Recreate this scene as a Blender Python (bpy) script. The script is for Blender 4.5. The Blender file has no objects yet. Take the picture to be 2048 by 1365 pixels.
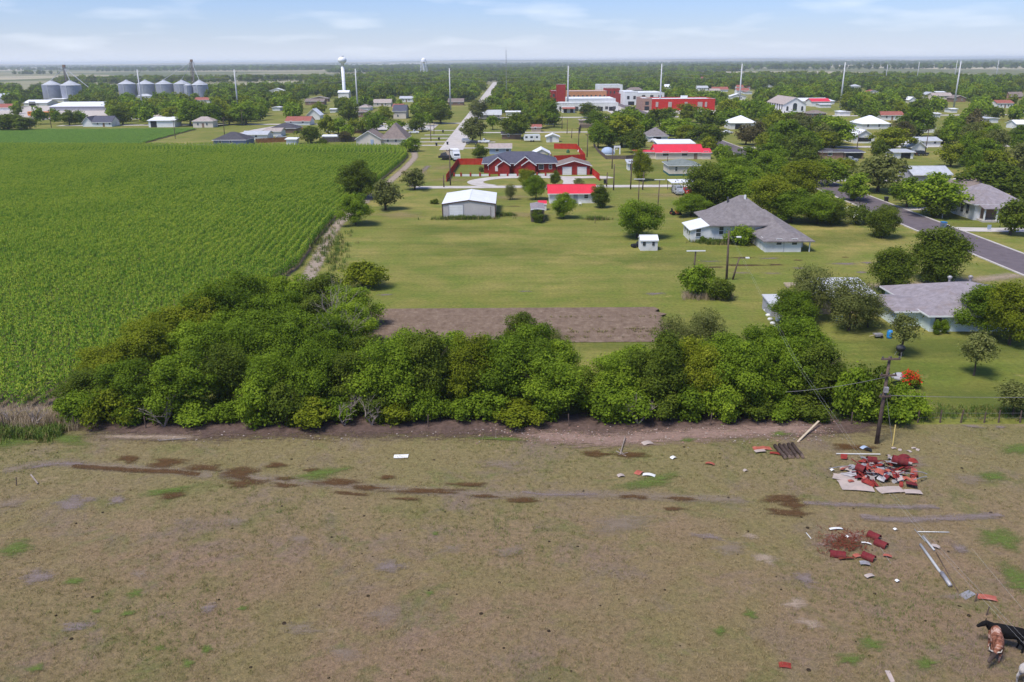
import bpy, bmesh, math, random
import numpy as np
from mathutils import Vector, Matrix, Euler
R = math.radians
SC = bpy.context.scene
COL = SC.collection
# ---------------------------------------------------------------- camera
PW, PH, FOC, HZ, ROLL, CH = 2048, 1365, 1650.0, 122.0, R(0.34), 30.0
PITCH = math.atan((PH/2-HZ)/FOC)
cam_d = bpy.data.cameras.new('camera'); cam = bpy.data.objects.new('camera', cam_d); COL.objects.link(cam)
cam_d.sensor_width = 36.0; cam_d.lens = 36.0*FOC/PW; cam_d.clip_start = 0.5; cam_d.clip_end = 60000
cam.location = (0, 0, CH)
cam.rotation_euler = (Matrix.Rotation(math.pi/2-PITCH, 3, 'X') @ Matrix.Rotation(-ROLL, 3, 'Z')).to_euler()
SC.camera = cam
SC.cycles.volume_bounces = 2
# ---------------------------------------------------------------- world, sun, exposure
SUN_EL, SUN_AZ = R(61), R(-132)      # azimuth from +Y towards +X
SC.view_settings.view_transform = 'Standard'; SC.view_settings.look = 'None'
SC.view_settings.exposure = 0.73; SC.view_settings.gamma = 1.0; SC.view_settings.use_curve_mapping = False
world = bpy.data.worlds.new('World'); SC.world = world; world.use_nodes = True
def build_world():
    nt = world.node_tree; nt.nodes.clear(); N = nt.nodes.new; L = nt.links.new
    out = N('ShaderNodeOutputWorld'); bg = N('ShaderNodeBackground'); bg.inputs['Strength'].default_value = 0.1
    sky = N('ShaderNodeTexSky'); sky.sky_type = 'NISHITA'; sky.sun_disc = False
    sky.sun_elevation = SUN_EL; sky.sun_rotation = SUN_AZ; sky.altitude = 0
    sky.air_density = 1.0; sky.dust_density = 0.6; sky.ozone_density = 3.0
    tc = N('ShaderNodeTexCoord')
    # thin cloud: noise over the sky direction projected on a high flat layer
    sep = N('ShaderNodeSeparateXYZ'); L(tc.outputs['Generated'], sep.inputs[0])
    add = N('ShaderNodeMath'); add.operation = 'ADD'; add.inputs[1].default_value = 0.14; L(sep.outputs['Z'], add.inputs[0])
    mx = N('ShaderNodeMath'); mx.operation = 'MAXIMUM'; mx.inputs[1].default_value = 0.03; L(add.outputs[0], mx.inputs[0])
    dx = N('ShaderNodeMath'); dx.operation = 'DIVIDE'; L(sep.outputs['X'], dx.inputs[0]); L(mx.outputs[0], dx.inputs[1])
    dy = N('ShaderNodeMath'); dy.operation = 'DIVIDE'; L(sep.outputs['Y'], dy.inputs[0]); L(mx.outputs[0], dy.inputs[1])
    cb = N('ShaderNodeCombineXYZ'); L(dx.outputs[0], cb.inputs[0]); L(dy.outputs[0], cb.inputs[1])
    no = N('ShaderNodeTexNoise'); no.inputs['Scale'].default_value = 1.5; no.inputs['Detail'].default_value = 4; no.inputs['Roughness'].default_value = 0.45
    L(cb.outputs[0], no.inputs['Vector'])
    rp = N('ShaderNodeMapRange'); rp.inputs['From Min'].default_value = 0.52; rp.inputs['From Max'].default_value = 0.80
    rp.inputs['To Max'].default_value = 0.5; L(no.outputs['Fac'], rp.inputs['Value'])
    tint = N('ShaderNodeMix'); tint.data_type = 'RGBA'; tint.blend_type = 'MULTIPLY'; tint.inputs['Factor'].default_value = 1
    tint.inputs['B'].default_value = (0.57, 0.675, 1.0, 1); L(sky.outputs[0], tint.inputs['A'])
    mix = N('ShaderNodeMix'); mix.data_type = 'RGBA'; L(rp.outputs[0], mix.inputs['Factor'])
    L(tint.outputs['Result'], mix.inputs['A']); mix.inputs['B'].default_value = (7.0, 7.3, 7.8, 1)
    # paler air low over the horizon, the same all round
    ez = N('ShaderNodeMath'); ez.operation = 'MULTIPLY'; ez.inputs[1].default_value = -36.0; L(sep.outputs['Z'], ez.inputs[0])
    ex = N('ShaderNodeMath'); ex.operation = 'EXPONENT'; L(ez.outputs[0], ex.inputs[0])
    cl = N('ShaderNodeMath'); cl.operation = 'MINIMUM'; cl.inputs[1].default_value = 0.92; L(ex.outputs[0], cl.inputs[0])
    hz_ = N('ShaderNodeMix'); hz_.data_type = 'RGBA'; L(cl.outputs[0], hz_.inputs['Factor']); L(mix.outputs['Result'], hz_.inputs['A']); hz_.inputs['B'].default_value = (5.1, 5.5, 6.4, 1)
    mix = hz_
    L(mix.outputs['Result'], bg.inputs['Color']); L(bg.outputs[0], out.inputs['Surface'])
build_world()
sun_d = bpy.data.lights.new('sun', 'SUN'); sun = bpy.data.objects.new('sun', sun_d); COL.objects.link(sun)
sun_d.energy = 2.7; sun_d.angle = R(18.0); sun_d.color = (1.0, 0.955, 0.88)
_sd = Vector((math.sin(SUN_AZ)*math.cos(SUN_EL), math.cos(SUN_AZ)*math.cos(SUN_EL), math.sin(SUN_EL)))
sun.rotation_euler = _sd.to_track_quat('Z', 'Y').to_euler(); sun.location = (-80, -60, 150)
# ---------------------------------------------------------------- survey helpers: photo pixel -> place on the ground
def ray(px, py):
    x = (px-PW/2)/FOC; y = -(py-PH/2)/FOC; c, s = math.cos(ROLL), math.sin(ROLL)
    xr, yr = c*x+s*y, -s*x+c*y
    return (xr, math.cos(PITCH)+yr*math.sin(PITCH), -math.sin(PITCH)+yr*math.cos(PITCH))
def at(px, py, z=0.0):
    d = ray(px, py); t = (z-CH)/d[2]; return (d[0]*t, d[1]*t)
def xz(px, py, Y):
    d = ray(px, py); t = Y/d[1]; return d[0]*t, CH+d[2]*t
def proj(x, y, z):
    zz = z-CH; f = y*math.cos(PITCH)-zz*math.sin(PITCH); u = y*math.sin(PITCH)+zz*math.cos(PITCH)
    if f < 1: return None
    X, Yv = x/f, u/f; c, s = math.cos(ROLL), math.sin(ROLL)
    xx, yy = c*X-s*Yv, s*X+c*Yv
    return PW/2+xx*FOC, PH/2-yy*FOC
# ---------------------------------------------------------------- mesh helpers
class MB:
    def __init__(s): s.v = []; s.f = []
    def add(s, vs, fs):
        n = len(s.v); s.v += [tuple(p) for p in vs]; s.f += [tuple(i+n for i in f) for f in fs]; return s
    def box(s, x0, x1, y0, y1, z0, z1):
        return s.add([(x0,y0,z0),(x1,y0,z0),(x1,y1,z0),(x0,y1,z0),(x0,y0,z1),(x1,y0,z1),(x1,y1,z1),(x0,y1,z1)],
                     [(3,2,1,0),(4,5,6,7),(0,1,5,4),(1,2,6,5),(2,3,7,6),(3,0,4,7)])
    def quad(s, a, b, c, d): return s.add([a,b,c,d], [(0,1,2,3)])
    def prism(s, prof, y0, y1, axis='y'):           # prof: list of (u, z), extruded along y (or x)
        n = len(prof)
        if axis == 'y': vs = [(u,y0,z) for u,z in prof]+[(u,y1,z) for u,z in prof]
        else: vs = [(y0,u,z) for u,z in prof]+[(y1,u,z) for u,z in prof]
        fs = [tuple(range(n)), tuple(range(2*n-1,n-1,-1))]+[(i,i+n,(i+1)%n+n,(i+1)%n) for i in range(n)]
        if axis == 'y': fs = [tuple(reversed(f)) for f in fs]
        return s.add(vs, [tuple(reversed(f)) for f in fs])
    def tube(s, pts, rs, n=6, cap=True):
        pts = [Vector(p) for p in pts]
        if not hasattr(rs, '__len__'): rs = [rs]*len(pts)
        base = len(s.v); prev = None
        for i, p in enumerate(pts):
            d = (pts[min(i+1,len(pts)-1)]-pts[max(i-1,0)])
            d = d.normalized() if d.length > 1e-9 else Vector((0,0,1))
            if prev is None:
                a = d.cross(Vector((0,0,1)) if abs(d.z) < .9 else Vector((1,0,0))).normalized()
            else:
                a = (prev-d*prev.dot(d)); a = a.normalized() if a.length > 1e-6 else d.orthogonal().normalized()
            prev = a; b = d.cross(a)
            for k in range(n):
                t = 2*math.pi*k/n; q = p+(a*math.cos(t)+b*math.sin(t))*rs[i]; s.v.append(tuple(q))
        for i in range(len(pts)-1):
            for k in range(n):
                k2 = (k+1)%n; s.f.append((base+i*n+k, base+i*n+k2, base+(i+1)*n+k2, base+(i+1)*n+k))
        if cap:
            s.f.append(tuple(base+k for k in reversed(range(n)))); s.f.append(tuple(base+(len(pts)-1)*n+k for k in range(n)))
        return s
    def lathe(s, prof, n=24, cx=0, cy=0):           # prof: (r, z)
        base = len(s.v)
        for r, z in prof:
            for k in range(n):
                t = 2*math.pi*k/n; s.v.append((cx+r*math.cos(t), cy+r*math.sin(t), z))
        for i in range(len(prof)-1):
            for k in range(n):
                k2 = (k+1)%n; s.f.append((base+i*n+k, base+i*n+k2, base+(i+1)*n+k2, base+(i+1)*n+k))
        s.f.append(tuple(base+k for k in reversed(range(n)))); s.f.append(tuple(base+(len(prof)-1)*n+k for k in range(n)))
        return s
    def mesh(s, name):
        m = bpy.data.meshes.new(name); m.from_pydata(s.v, [], s.f); m.update(); return m
def npmesh(name, V, F, col=None):                   # V (n,3), F (m,4) quads, col per vertex
    m = bpy.data.meshes.new(name); V = np.asarray(V, np.float32); F = np.asarray(F, np.int32); nf, k = F.shape
    m.vertices.add(len(V)); m.vertices.foreach_set('co', V.ravel())
    m.loops.add(nf*k); m.loops.foreach_set('vertex_index', F.ravel())
    m.polygons.add(nf); m.polygons.foreach_set('loop_start', np.arange(0, nf*k, k, dtype=np.int32))
    m.polygons.foreach_set('loop_total', np.full(nf, k, np.int32))
    if col is not None:
        a = m.attributes.new('tone', 'FLOAT', 'POINT'); a.data.foreach_set('value', np.asarray(col, np.float32))
    m.update(calc_edges=True); m.validate(); return m
def obj(name, mb, mat=None, parent=None, smooth=False, loc=None, rz=0.0):
    me = mb.mesh(name) if isinstance(mb, MB) else mb
    if mat is not None and len(me.materials) == 0: me.materials.append(M[mat] if isinstance(mat, str) else mat)
    if smooth:
        me.polygons.foreach_set('use_smooth', [True]*len(me.polygons))
    o = bpy.data.objects.new(name, me); COL.objects.link(o)
    if parent: o.parent = parent
    if loc is not None: o.location = loc
    if rz: o.rotation_euler = (0, 0, rz)
    return o
def tag(o, label, cat, group=None, kind=None):
    if label: o['label'] = label
    if cat: o['category'] = cat
    if group: o['group'] = group
    if kind: o['kind'] = kind
    return o
def empty(name, label, cat, loc=(0,0,0), rz=0.0, group=None):
    o = bpy.data.objects.new(name, None); COL.objects.link(o); o.location = loc; o.rotation_euler = (0,0,rz)
    o.empty_display_size = .3; return tag(o, label, cat, group)
def struct(o): o['kind'] = 'structure'; return o
def copy_tree(src, loc=None, rz=None, scale=None, label=None, group=None):
    r = src.copy(); COL.objects.link(r)
    if loc is not None: r.location = loc
    if rz is not None: r.rotation_euler = (0,0,rz)
    if scale is not None: r.scale = scale
    if label: r['label'] = label
    if group: r['group'] = group
    for ch in src.children:
        c = ch.copy(); COL.objects.link(c); c.parent = r
        for g in ch.children:
            d = g.copy(); COL.objects.link(d); d.parent = c
    return r
# ---------------------------------------------------------------- materials
M = {}
def ramp(nt, fac, stops):
    r = nt.nodes.new('ShaderNodeValToRGB'); e = r.color_ramp.elements
    while len(e) < len(stops): e.new(0.5)
    for i, (p, c) in enumerate(stops): e[i].position = p; e[i].color = (*c, 1)
    nt.links.new(fac, r.inputs[0]); return r.outputs[0]
def noise(nt, vec, scale, detail=4, rough=.55, dist=0.0):
    n = nt.nodes.new('ShaderNodeTexNoise'); n.inputs['Scale'].default_value = scale; n.inputs['Detail'].default_value = detail
    n.inputs['Roughness'].default_value = rough; n.inputs['Distortion'].default_value = dist
    if vec is not None: nt.links.new(vec, n.inputs['Vector'])
    return n.outputs['Fac']
def mixc(nt, fac, a, b, mode='MIX'):
    m = nt.nodes.new('ShaderNodeMix'); m.data_type = 'RGBA'; m.blend_type = mode
    for s, v in ((m.inputs['Factor'], fac), (m.inputs['A'], a), (m.inputs['B'], b)):
        if isinstance(v, (int, float)): s.default_value = v
        elif isinstance(v, tuple): s.default_value = (*v, 1) if len(v) == 3 else v
        else: nt.links.new(v, s)
    return m.outputs['Result']
def rng(nt, v, a, b, c=0.0, d=1.0, smooth=False):
    m = nt.nodes.new('ShaderNodeMapRange'); m.inputs['From Min'].default_value = a; m.inputs['From Max'].default_value = b
    m.inputs['To Min'].default_value = c; m.inputs['To Max'].default_value = d
    if smooth: m.interpolation_type = 'SMOOTHSTEP'
    nt.links.new(v, m.inputs['Value']); return m.outputs[0]
def math2(nt, op, a, b):
    m = nt.nodes.new('ShaderNodeMath'); m.operation = op
    for s, v in zip(m.inputs, (a, b)):
        if isinstance(v, (int, float)): s.default_value = v
        else: nt.links.new(v, s)
    return m.outputs[0]
def newmat(name, rough=.8, spec=.3):
    m = bpy.data.materials.new(name); m.use_nodes = True; nt = m.node_tree
    b = nt.nodes['Principled BSDF']; b.inputs['Roughness'].default_value = rough; b.inputs['Specular IOR Level'].default_value = spec
    M[name] = m; return m, nt, b
def bump(nt, b, h, strength, dist=.05):
    n = nt.nodes.new('ShaderNodeBump'); n.inputs['Strength'].default_value = strength; n.inputs['Distance'].default_value = dist
    nt.links.new(h, n.inputs['Height']); nt.links.new(n.outputs[0], b.inputs['Normal'])
def pos(nt): return nt.nodes.new('ShaderNodeNewGeometry').outputs['Position']
def objco(nt): return nt.nodes.new('ShaderNodeTexCoord').outputs['Object']
def plain(name, col, rough=.7, spec=.3, var=.18, scale=1.2, metal=0.0, dirt=None, bmp=0.0):
    """paint, timber, sheet metal: one colour broken by soft wear and dirt"""
    m, nt, b = newmat(name, rough, spec); p = objco(nt)
    f = noise(nt, p, scale, 6, .65); c2 = tuple(c*(1-var*1.6) for c in col); c1 = tuple(min(1, c*(1+var*.6)) for c in col)
    c = ramp(nt, f, [(.3, c2), (.7, c1)])
    if dirt:
        g = rng(nt, noise(nt, p, scale*.45, 7, .7), .52, .70); c = mixc(nt, g, c, dirt)
    nt.links.new(c, b.inputs['Base Color']); b.inputs['Metallic'].default_value = metal
    if bmp: bump(nt, b, noise(nt, p, scale*6, 3), bmp, .02)
    return m
def ribbed(name, col, axis, pitch, rough=.45, depth=.5, metal=0.0, dirt=None):
    """profiled sheet: ribs of a given pitch across one local axis"""
    m = plain(name, col, rough, .4, .08, .5, metal, dirt); nt = m.node_tree; b = nt.nodes['Principled BSDF']
    sp = nt.nodes.new('ShaderNodeSeparateXYZ'); nt.links.new(objco(nt), sp.inputs[0])
    w = math2(nt, 'PINGPONG', sp.outputs[axis], pitch/2); bump(nt, b, math2(nt, 'GREATER_THAN', w, pitch*.36), depth, .04)
    return m
def ground_mats():
    # mown lawn and general grass of the place
    m, nt, b = newmat('lawn', .95, .1); p = pos(nt)
    big = noise(nt, p, .022, 5, .6, .4); mid = noise(nt, p, .16, 6, .65); fine = noise(nt, p, 2.2, 6, .75)
    c = ramp(nt, big, [(.36, (0.158,0.163,0.033)), (.50, (0.208,0.194,0.050)), (.66, (0.303,0.246,0.079))])
    c = mixc(nt, rng(nt, mid, .40, .64, 0, .8), c, (0.123,0.163,0.026))
    c = mixc(nt, rng(nt, noise(nt, p, .5, 5, .7), .60, .72, 0, .55), c, (0.320,0.246,0.093))
    mw = nt.nodes.new('ShaderNodeMapping'); mw.inputs['Scale'].default_value = (.035,.55,1); nt.links.new(p, mw.inputs['Vector'])
    c = mixc(nt, .8, c, ramp(nt, noise(nt, mw.outputs[0], 1.0, 6, .65), [(.30, (.76,.80,.74)), (.5, (1,1,1)), (.72, (1.20,1.14,1.12))]), 'MULTIPLY')
    c = mixc(nt, .62, c, ramp(nt, fine, [(.30, (.42,.44,.36)), (.5, (1,1,1)), (.72, (1.55,1.5,1.3))]), 'MULTIPLY')
    nt.links.new(c, b.inputs['Base Color']); bump(nt, b, noise(nt, p, 5, 4, .8), .5, .12)
    # grazed pasture: straw, mud and green
    m, nt, b = newmat('pasture', .95, .1); p = pos(nt)
    big = noise(nt, p, .055, 5, .6, .6); mid = noise(nt, p, .30, 6, .7, .3); fine = noise(nt, p, 3.2, 8, .8); vf = noise(nt, p, 11, 5, .8)
    c = ramp(nt, big, [(.34, (0.233,0.193,0.081)), (.50, (0.254,0.184,0.102)), (.66, (0.276,0.186,0.121))])
    spp = nt.nodes.new('ShaderNodeSeparateXYZ'); nt.links.new(p, spp.inputs[0])
    c = mixc(nt, rng(nt, math2(nt, 'ADD', spp.outputs['Y'], math2(nt, 'MULTIPLY', mid, 14.0)), 52, 64, 0, .7), c, (0.225,0.196,0.083))
    c = mixc(nt, rng(nt, mid, .52, .66, 0, .6), c, (0.202,0.177,0.069))
    c = mixc(nt, rng(nt, noise(nt, p, .13, 6, .7, .5), .52, .70, 0, .75), c, (0.209,0.151,0.135))
    c = mixc(nt, rng(nt, noise(nt, p, .24, 6, .7, .8), .53, .72, 0, .75), c, (0.126,0.151,0.042))
    c = mixc(nt, rng(nt, noise(nt, p, .35, 6, .75, .4), .58, .74, 0, .6), c, (0.349,0.249,0.172))
    c = mixc(nt, .62, c, ramp(nt, fine, [(.30, (.40,.38,.36)), (.5, (.98,.98,.98)), (.70, (1.55,1.45,1.3))]), 'MULTIPLY')
    c = mixc(nt, .5, c, ramp(nt, vf, [(.30, (.40,.40,.38)), (.5, (1,1,1)), (.72, (1.6,1.5,1.4))]), 'MULTIPLY')
    nt.links.new(c, b.inputs['Base Color']); bump(nt, b, noise(nt, p, 2.5, 8, .8), .9, .22)
    # tilled soil
    m, nt, b = newmat('soil', .95, .1); p = pos(nt)
    c = ramp(nt, noise(nt, p, 1.4, 8, .75), [(.3, (.125,.085,.060)), (.55, (.205,.148,.108)), (.75, (.285,.220,.160))])
    nt.links.new(c, b.inputs['Base Color']); bump(nt, b, noise(nt, p, 6, 6, .8), .9, .1)
    m, nt, b = newmat('far_farmland', .95, .05); p = pos(nt)
    vo = nt.nodes.new('ShaderNodeTexVoronoi'); vo.inputs['Scale'].default_value = .0016; vo.distance = 'CHEBYCHEV'
    nt.links.new(p, vo.inputs['Vector'])
    sp = nt.nodes.new('ShaderNodeSeparateColor'); nt.links.new(vo.outputs['Color'], sp.inputs[0])
    c = ramp(nt, sp.outputs[0], [(0, (.10,.12,.05)), (.3, (.18,.18,.09)), (.55, (.34,.29,.18)), (.8, (.42,.37,.25)), (1, (.14,.15,.065))])
    c = mixc(nt, .35, c, ramp(nt, noise(nt, p, .02, 5, .7), [(.3, (.7,.7,.7)), (.7, (1.2,1.2,1.2))]), 'MULTIPLY')
    nt.links.new(c, b.inputs['Base Color'])
    for n, cols, sc, ro in (('concrete', ((.40,.36,.32),(.58,.53,.48)), .35, .85), ('asphalt', ((.105,.085,.090),(.165,.135,.140)), .6, .9),
                        ('gravel', ((.36,.31,.27),(.60,.54,.47)), 1.5, .95), ('pink_dirt', ((.34,.23,.17),(.52,.38,.29)), .5, .95),
                        ('white_paint_line', ((.6,.6,.58),(.8,.8,.78)), 1, .7)):
        m, nt, b = newmat(n, ro, .2); p = pos(nt)
        c = ramp(nt, noise(nt, p, sc, 6, .7), [(.3, cols[0]), (.7, cols[1])])
        if n in ('concrete', 'gravel'):
            c = mixc(nt, rng(nt, noise(nt, p, sc*.3, 5, .7), .55, .7, 0, .5), c, (.30,.25,.20))
        nt.links.new(c, b.inputs['Base Color']); bump(nt, b, noise(nt, p, 9, 4, .7), .3, .03)
    # soft edged sheets: worn patches, tracks, mud, standing water
    def soft(name, c0, c1, ro, spec, a0, a1, nsc, amp=.9, bm=.0, cs=2.0, top=1.0):
        m, nt, b = newmat(name, ro, spec); p = pos(nt)
        c = ramp(nt, noise(nt, p, cs, 7, .75), [(.3, c0), (.7, c1)]); nt.links.new(c, b.inputs['Base Color'])
        if bm: bump(nt, b, noise(nt, p, 4, 6, .8), bm, .1)
        at_ = nt.nodes.new('ShaderNodeAttribute'); at_.attribute_name = 'tone'
        mp = nt.nodes.new('ShaderNodeMapping'); mp.inputs['Scale'].default_value = (.45,1.5,1); nt.links.new(p, mp.inputs['Vector']); pa = mp.outputs[0]
        e = math2(nt, 'ADD', at_.outputs['Fac'], math2(nt, 'MULTIPLY', math2(nt, 'SUBTRACT', noise(nt, pa, nsc, 6, .7), .5), amp*2)); e = math2(nt, 'ADD', e, math2(nt, 'MULTIPLY', math2(nt, 'SUBTRACT', noise(nt, p, nsc*4.5, 3, .8), .5), amp*1.3))
        tr = nt.nodes.new('ShaderNodeBsdfTransparent'); mx = nt.nodes.new('ShaderNodeMixShader')
        nt.links.new(rng(nt, e, a0, a1, 0, top, True), mx.inputs[0]); nt.links.new(tr.outputs[0], mx.inputs[1]); nt.links.new(b.outputs[0], mx.inputs[2])
        nt.links.new(mx.outputs[0], nt.nodes['Material Output'].inputs['Surface'])
    soft('brown_water', (.075,.038,.014), (.125,.068,.028), .5, .12, .15, .85, 2.2, .75, top=.85)
    soft('wet_mud', (.20,.155,.14), (.27,.21,.19), .7, .15, .15, 1.05, 2.0, .85, .2, top=.75)
    soft('dry_mud', (.23,.175,.13), (.31,.24,.18), .9, .15, .10, 1.15, 2.6, .7, .4, top=.6)
    soft('pale_soil', (.34,.255,.185), (.48,.37,.28), .95, .1, .15, 1.15, 3.0, .7, .4, top=.75)
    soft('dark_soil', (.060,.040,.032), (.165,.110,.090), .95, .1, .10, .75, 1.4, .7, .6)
    soft('rubble_soil', (.20,.125,.10), (.38,.265,.21), .95, .1, .15, .95, 1.8, .8, .8, 5, top=.9)
    soft('green_grass', (.085,.130,.024), (.150,.195,.044), .95, .1, .10, 1.1, 3.0, .9, .6, 6, top=.85)
    soft('dry_grass', (.26,.20,.08), (.38,.30,.14), .95, .1, .05, 1.2, .7, .7, .4, 2, top=.65)
    soft('lawn_green', (0.114,0.149,0.028), (0.180,0.209,0.046), .95, .1, .0, 1.4, .35, .5, .4, 3, top=.5)
    soft('track_dirt', (.27,.21,.16), (.42,.34,.27), .95, .1, .15, .75, .8, .6, .4, 1, top=.9)
    soft('brown_soil_patch', (.060,.036,.017), (.12,.075,.036), .9, .1, .25, .75, 1.6, .6, .5, 3, top=.9)
ground_mats()
def foliage(name, stops, trans=.25, hue_obj=.25, field=False):
    """leaves: tone per leaf from the mesh, a shift of tone for each plant"""
    m, nt, b = newmat(name, .7, .06)
    a = nt.nodes.new('ShaderNodeAttribute'); a.attribute_name = 'tone'
    oi = nt.nodes.new('ShaderNodeObjectInfo')
    f = math2(nt, 'ADD', a.outputs['Fac'], math2(nt, 'MULTIPLY', math2(nt, 'SUBTRACT', oi.outputs['Random'], .5), hue_obj))
    if field:       # stand of plants: vigour drifts across the field
        q = pos(nt); f = math2(nt, 'ADD', f, math2(nt, 'MULTIPLY', math2(nt, 'SUBTRACT', noise(nt, q, .045, 4, .6), .5), .9)); f = math2(nt, 'ADD', f, math2(nt, 'MULTIPLY', math2(nt, 'SUBTRACT', noise(nt, q, .55, 3, .6), .5), 1.1))
    c = ramp(nt, f, stops); nt.links.new(c, b.inputs['Base Color'])
    tr = nt.nodes.new('ShaderNodeBsdfTranslucent'); nt.links.new(mixc(nt, 1.0, c, (1.1,1.25,.6), 'MULTIPLY'), tr.inputs['Color'])
    mx = nt.nodes.new('ShaderNodeMixShader'); mx.inputs[0].default_value = trans
    nt.links.new(b.outputs[0], mx.inputs[1]); nt.links.new(tr.outputs[0], mx.inputs[2])
    nt.links.new(mx.outputs[0], nt.nodes['Material Output'].inputs['Surface'])
foliage('leaf_mid', [(0, (0.075,0.118,0.009)), (.5, (0.162,0.237,0.017)), (1, (0.291,0.376,0.030))], .35, .5)
foliage('leaf_dark', [(0, (0.056,0.084,0.010)), (.5, (0.109,0.148,0.015)), (1, (0.202,0.238,0.026))], .3)
foliage('leaf_yellow', [(0, (0.102,0.127,0.009)), (.5, (0.197,0.230,0.015)), (1, (0.330,0.333,0.032))], .35)
foliage('leaf_olive', [(0, (0.091,0.103,0.028)), (.5, (0.171,0.186,0.050)), (1, (0.273,0.277,0.089))], .35)
foliage('leaf_rust', [(0, (.065,.060,.022)), (.5, (.135,.115,.046)), (1, (.210,.165,.075))], .3)
foliage('corn_leaf', [(0, (0.072,0.163,0.018)), (.5, (0.180,0.305,0.028)), (1, (0.389,0.431,0.058))], .3, .30, True)
foliage('row_crop_leaf', [(0, (0.071,0.162,0.029)), (.5, (0.153,0.283,0.051)), (1, (0.265,0.373,0.068))], .3, .2)
foliage('grass_straw', [(0, (.18,.13,.055)), (.5, (.30,.225,.11)), (1, (.44,.34,.19))], .15, .5)
foliage('grass_olive', [(0, (.13,.125,.040)), (.5, (.21,.185,.066)), (1, (.30,.25,.10))], .15, .5)
foliage('grass_green', [(0, (.06,.105,.018)), (.5, (.11,.165,.030)), (1, (.19,.230,.05))], .15, .4)
foliage('dead_grass', [(0, (0.224,0.162,0.101)), (.5, (0.370,0.281,0.184)), (1, (0.515,0.410,0.276))], .1, .3)
foliage('blossom', [(0, (.40,.42,.30)), (1, (.75,.72,.60))], .2, .1)
foliage('red_flower', [(0, (.50,.02,.01)), (1, (.85,.06,.03))], .2, .1)
plain('bark', (.10,.075,.058), .95, .1, .35, 3, bmp=.6); plain('dead_wood', (.33,.27,.23), .9, .1, .3, 3, bmp=.4)
plain('pole_wood', (.155,.110,.088), .9, .1, .35, 2, bmp=.4); plain('fence_wood', (.175,.135,.115), .9, .1, .35, 2)
plain('fence_orange', (.36,.16,.07), .9, .1, .3, 1); plain('fence_red', (.52,.028,.018), .75, .2, .18, 1)
plain('pale_timber', (.58,.47,.33), .8, .2, .2, 2)
plain('white', (.78,.77,.74), .6, .3, .06, .8, dirt=(.60,.58,.53)); plain('white_old', (.72,.71,.67), .75, .2, .10, .8, dirt=(.50,.47,.42))
plain('cream', (.68,.60,.50), .75, .2, .08, .8); plain('mint', (.66,.75,.73), .7, .2, .06, .7, dirt=(.58,.65,.62))
plain('slate_blue', (.17,.21,.28), .75, .2, .1, .8); plain('light_blue', (.36,.44,.56), .75, .2, .1, .8)
plain('tan_wall', (.50,.38,.27), .8, .2, .1, .8); plain('brown_wall', (.26,.17,.12), .85, .2, .15, .8)
plain('brick_red', (.34,.030,.024), .85, .2, .22, 1.2); plain('brick_orange', (.55,.25,.12), .85, .2, .2, 1)
plain('brick_pink', (.40,.24,.18), .85, .2, .2, 1); plain('grey_wall', (.38,.37,.39), .8, .2, .1, .7)
plain('shingle_grey', (.225,.200,.195), .9, .15, .22, 1.4, dirt=(.17,.145,.14), bmp=.4); plain('shingle_purple', (.29,.255,.265), .9, .15, .2, 1.6, dirt=(.235,.19,.18), bmp=.4)
plain('shingle_slate', (.095,.095,.125), .85, .2, .2, 1.6, bmp=.4); plain('shingle_brown', (.24,.19,.165), .9, .15, .2, 1.2, bmp=.4)
plain('shingle_dark', (.085,.080,.090), .9, .15, .2, 1.2); plain('shingle_tan', (.42,.35,.31), .9, .15, .2, 1.2)
plain('shingle_green', (.20,.225,.205), .9, .15, .2, 1.2); plain('shingle_red', (.34,.12,.09), .9, .15, .2, 1.2)
plain('roof_white', (.80,.80,.80), .5, .4, .06, .4, dirt=(.66,.65,.63)); plain('roof_metal', (.50,.51,.52), .5, .4, .12, .6, .05)
ribbed('roof_red', (.68,.035,.055), 0, .6, .45, .5); ribbed('sheet_wall', (.52,.48,.45), 0, .45, .5, .9); ribbed('roof_white_rib', (.78,.78,.77), 1, .6, .45, .4)
ribbed('silver_sheet', (.55,.55,.55), 1, .5, .5, .5, .05); plain('galvanised', (.37,.38,.44), .5, .5, .12, .3, .3)
plain('trim_brown', (.10,.060,.045), .7, .3, .15, 1); plain('trim_teal', (.03,.11,.11), .7, .3, .15, 1); plain('steel_pole', (.55,.55,.55), .5, .4, .08, .2)
plain('black', (.018,.018,.02), .6, .4, .2, 2); plain('dark_grey', (.07,.07,.075), .7, .3, .2, 2); plain('rubber', (.02,.02,.02), .9, .2, .2, 2)
plain('car_white', (.75,.75,.75), .25, .5, .04, .5); plain('car_silver', (.42,.43,.44), .25, .5, .05, .5, .3); plain('car_dark', (.03,.035,.045), .25, .5, .1, .5)
plain('car_red', (.42,.02,.02), .25, .5, .1, .5); plain('bus_orange', (.75,.24,.03), .5, .4, .1, 1); plain('blue_plastic', (.02,.23,.55), .4, .5, .1, 2)
plain('red_paint', (.30,.040,.030), .8, .15, .3, 2.5, dirt=(.16,.06,.045)); plain('maroon_paint', (.19,.026,.030), .8, .15, .3, 2.5, dirt=(.11,.04,.03))
plain('orange_red', (.42,.11,.07), .6, .3, .2, 2, dirt=(.45,.26,.2)); plain('scrap_silver', (.42,.40,.40), .5, .5, .3, 3, .3, dirt=(.25,.16,.13))
plain('sheet_cream', (.44,.36,.31), .7, .3, .12, 1.2, dirt=(.50,.38,.32)); plain('rust', (.20,.05,.028), .9, .2, .4, 4); plain('char', (.03,.022,.02), .95, .1, .4, 4)
plain('log_dark', (.075,.052,.042), .9, .15, .4, 3, dirt=(.16,.12,.10)); plain('log_end', (.33,.23,.17), .9, .15, .3, 4)
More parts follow.
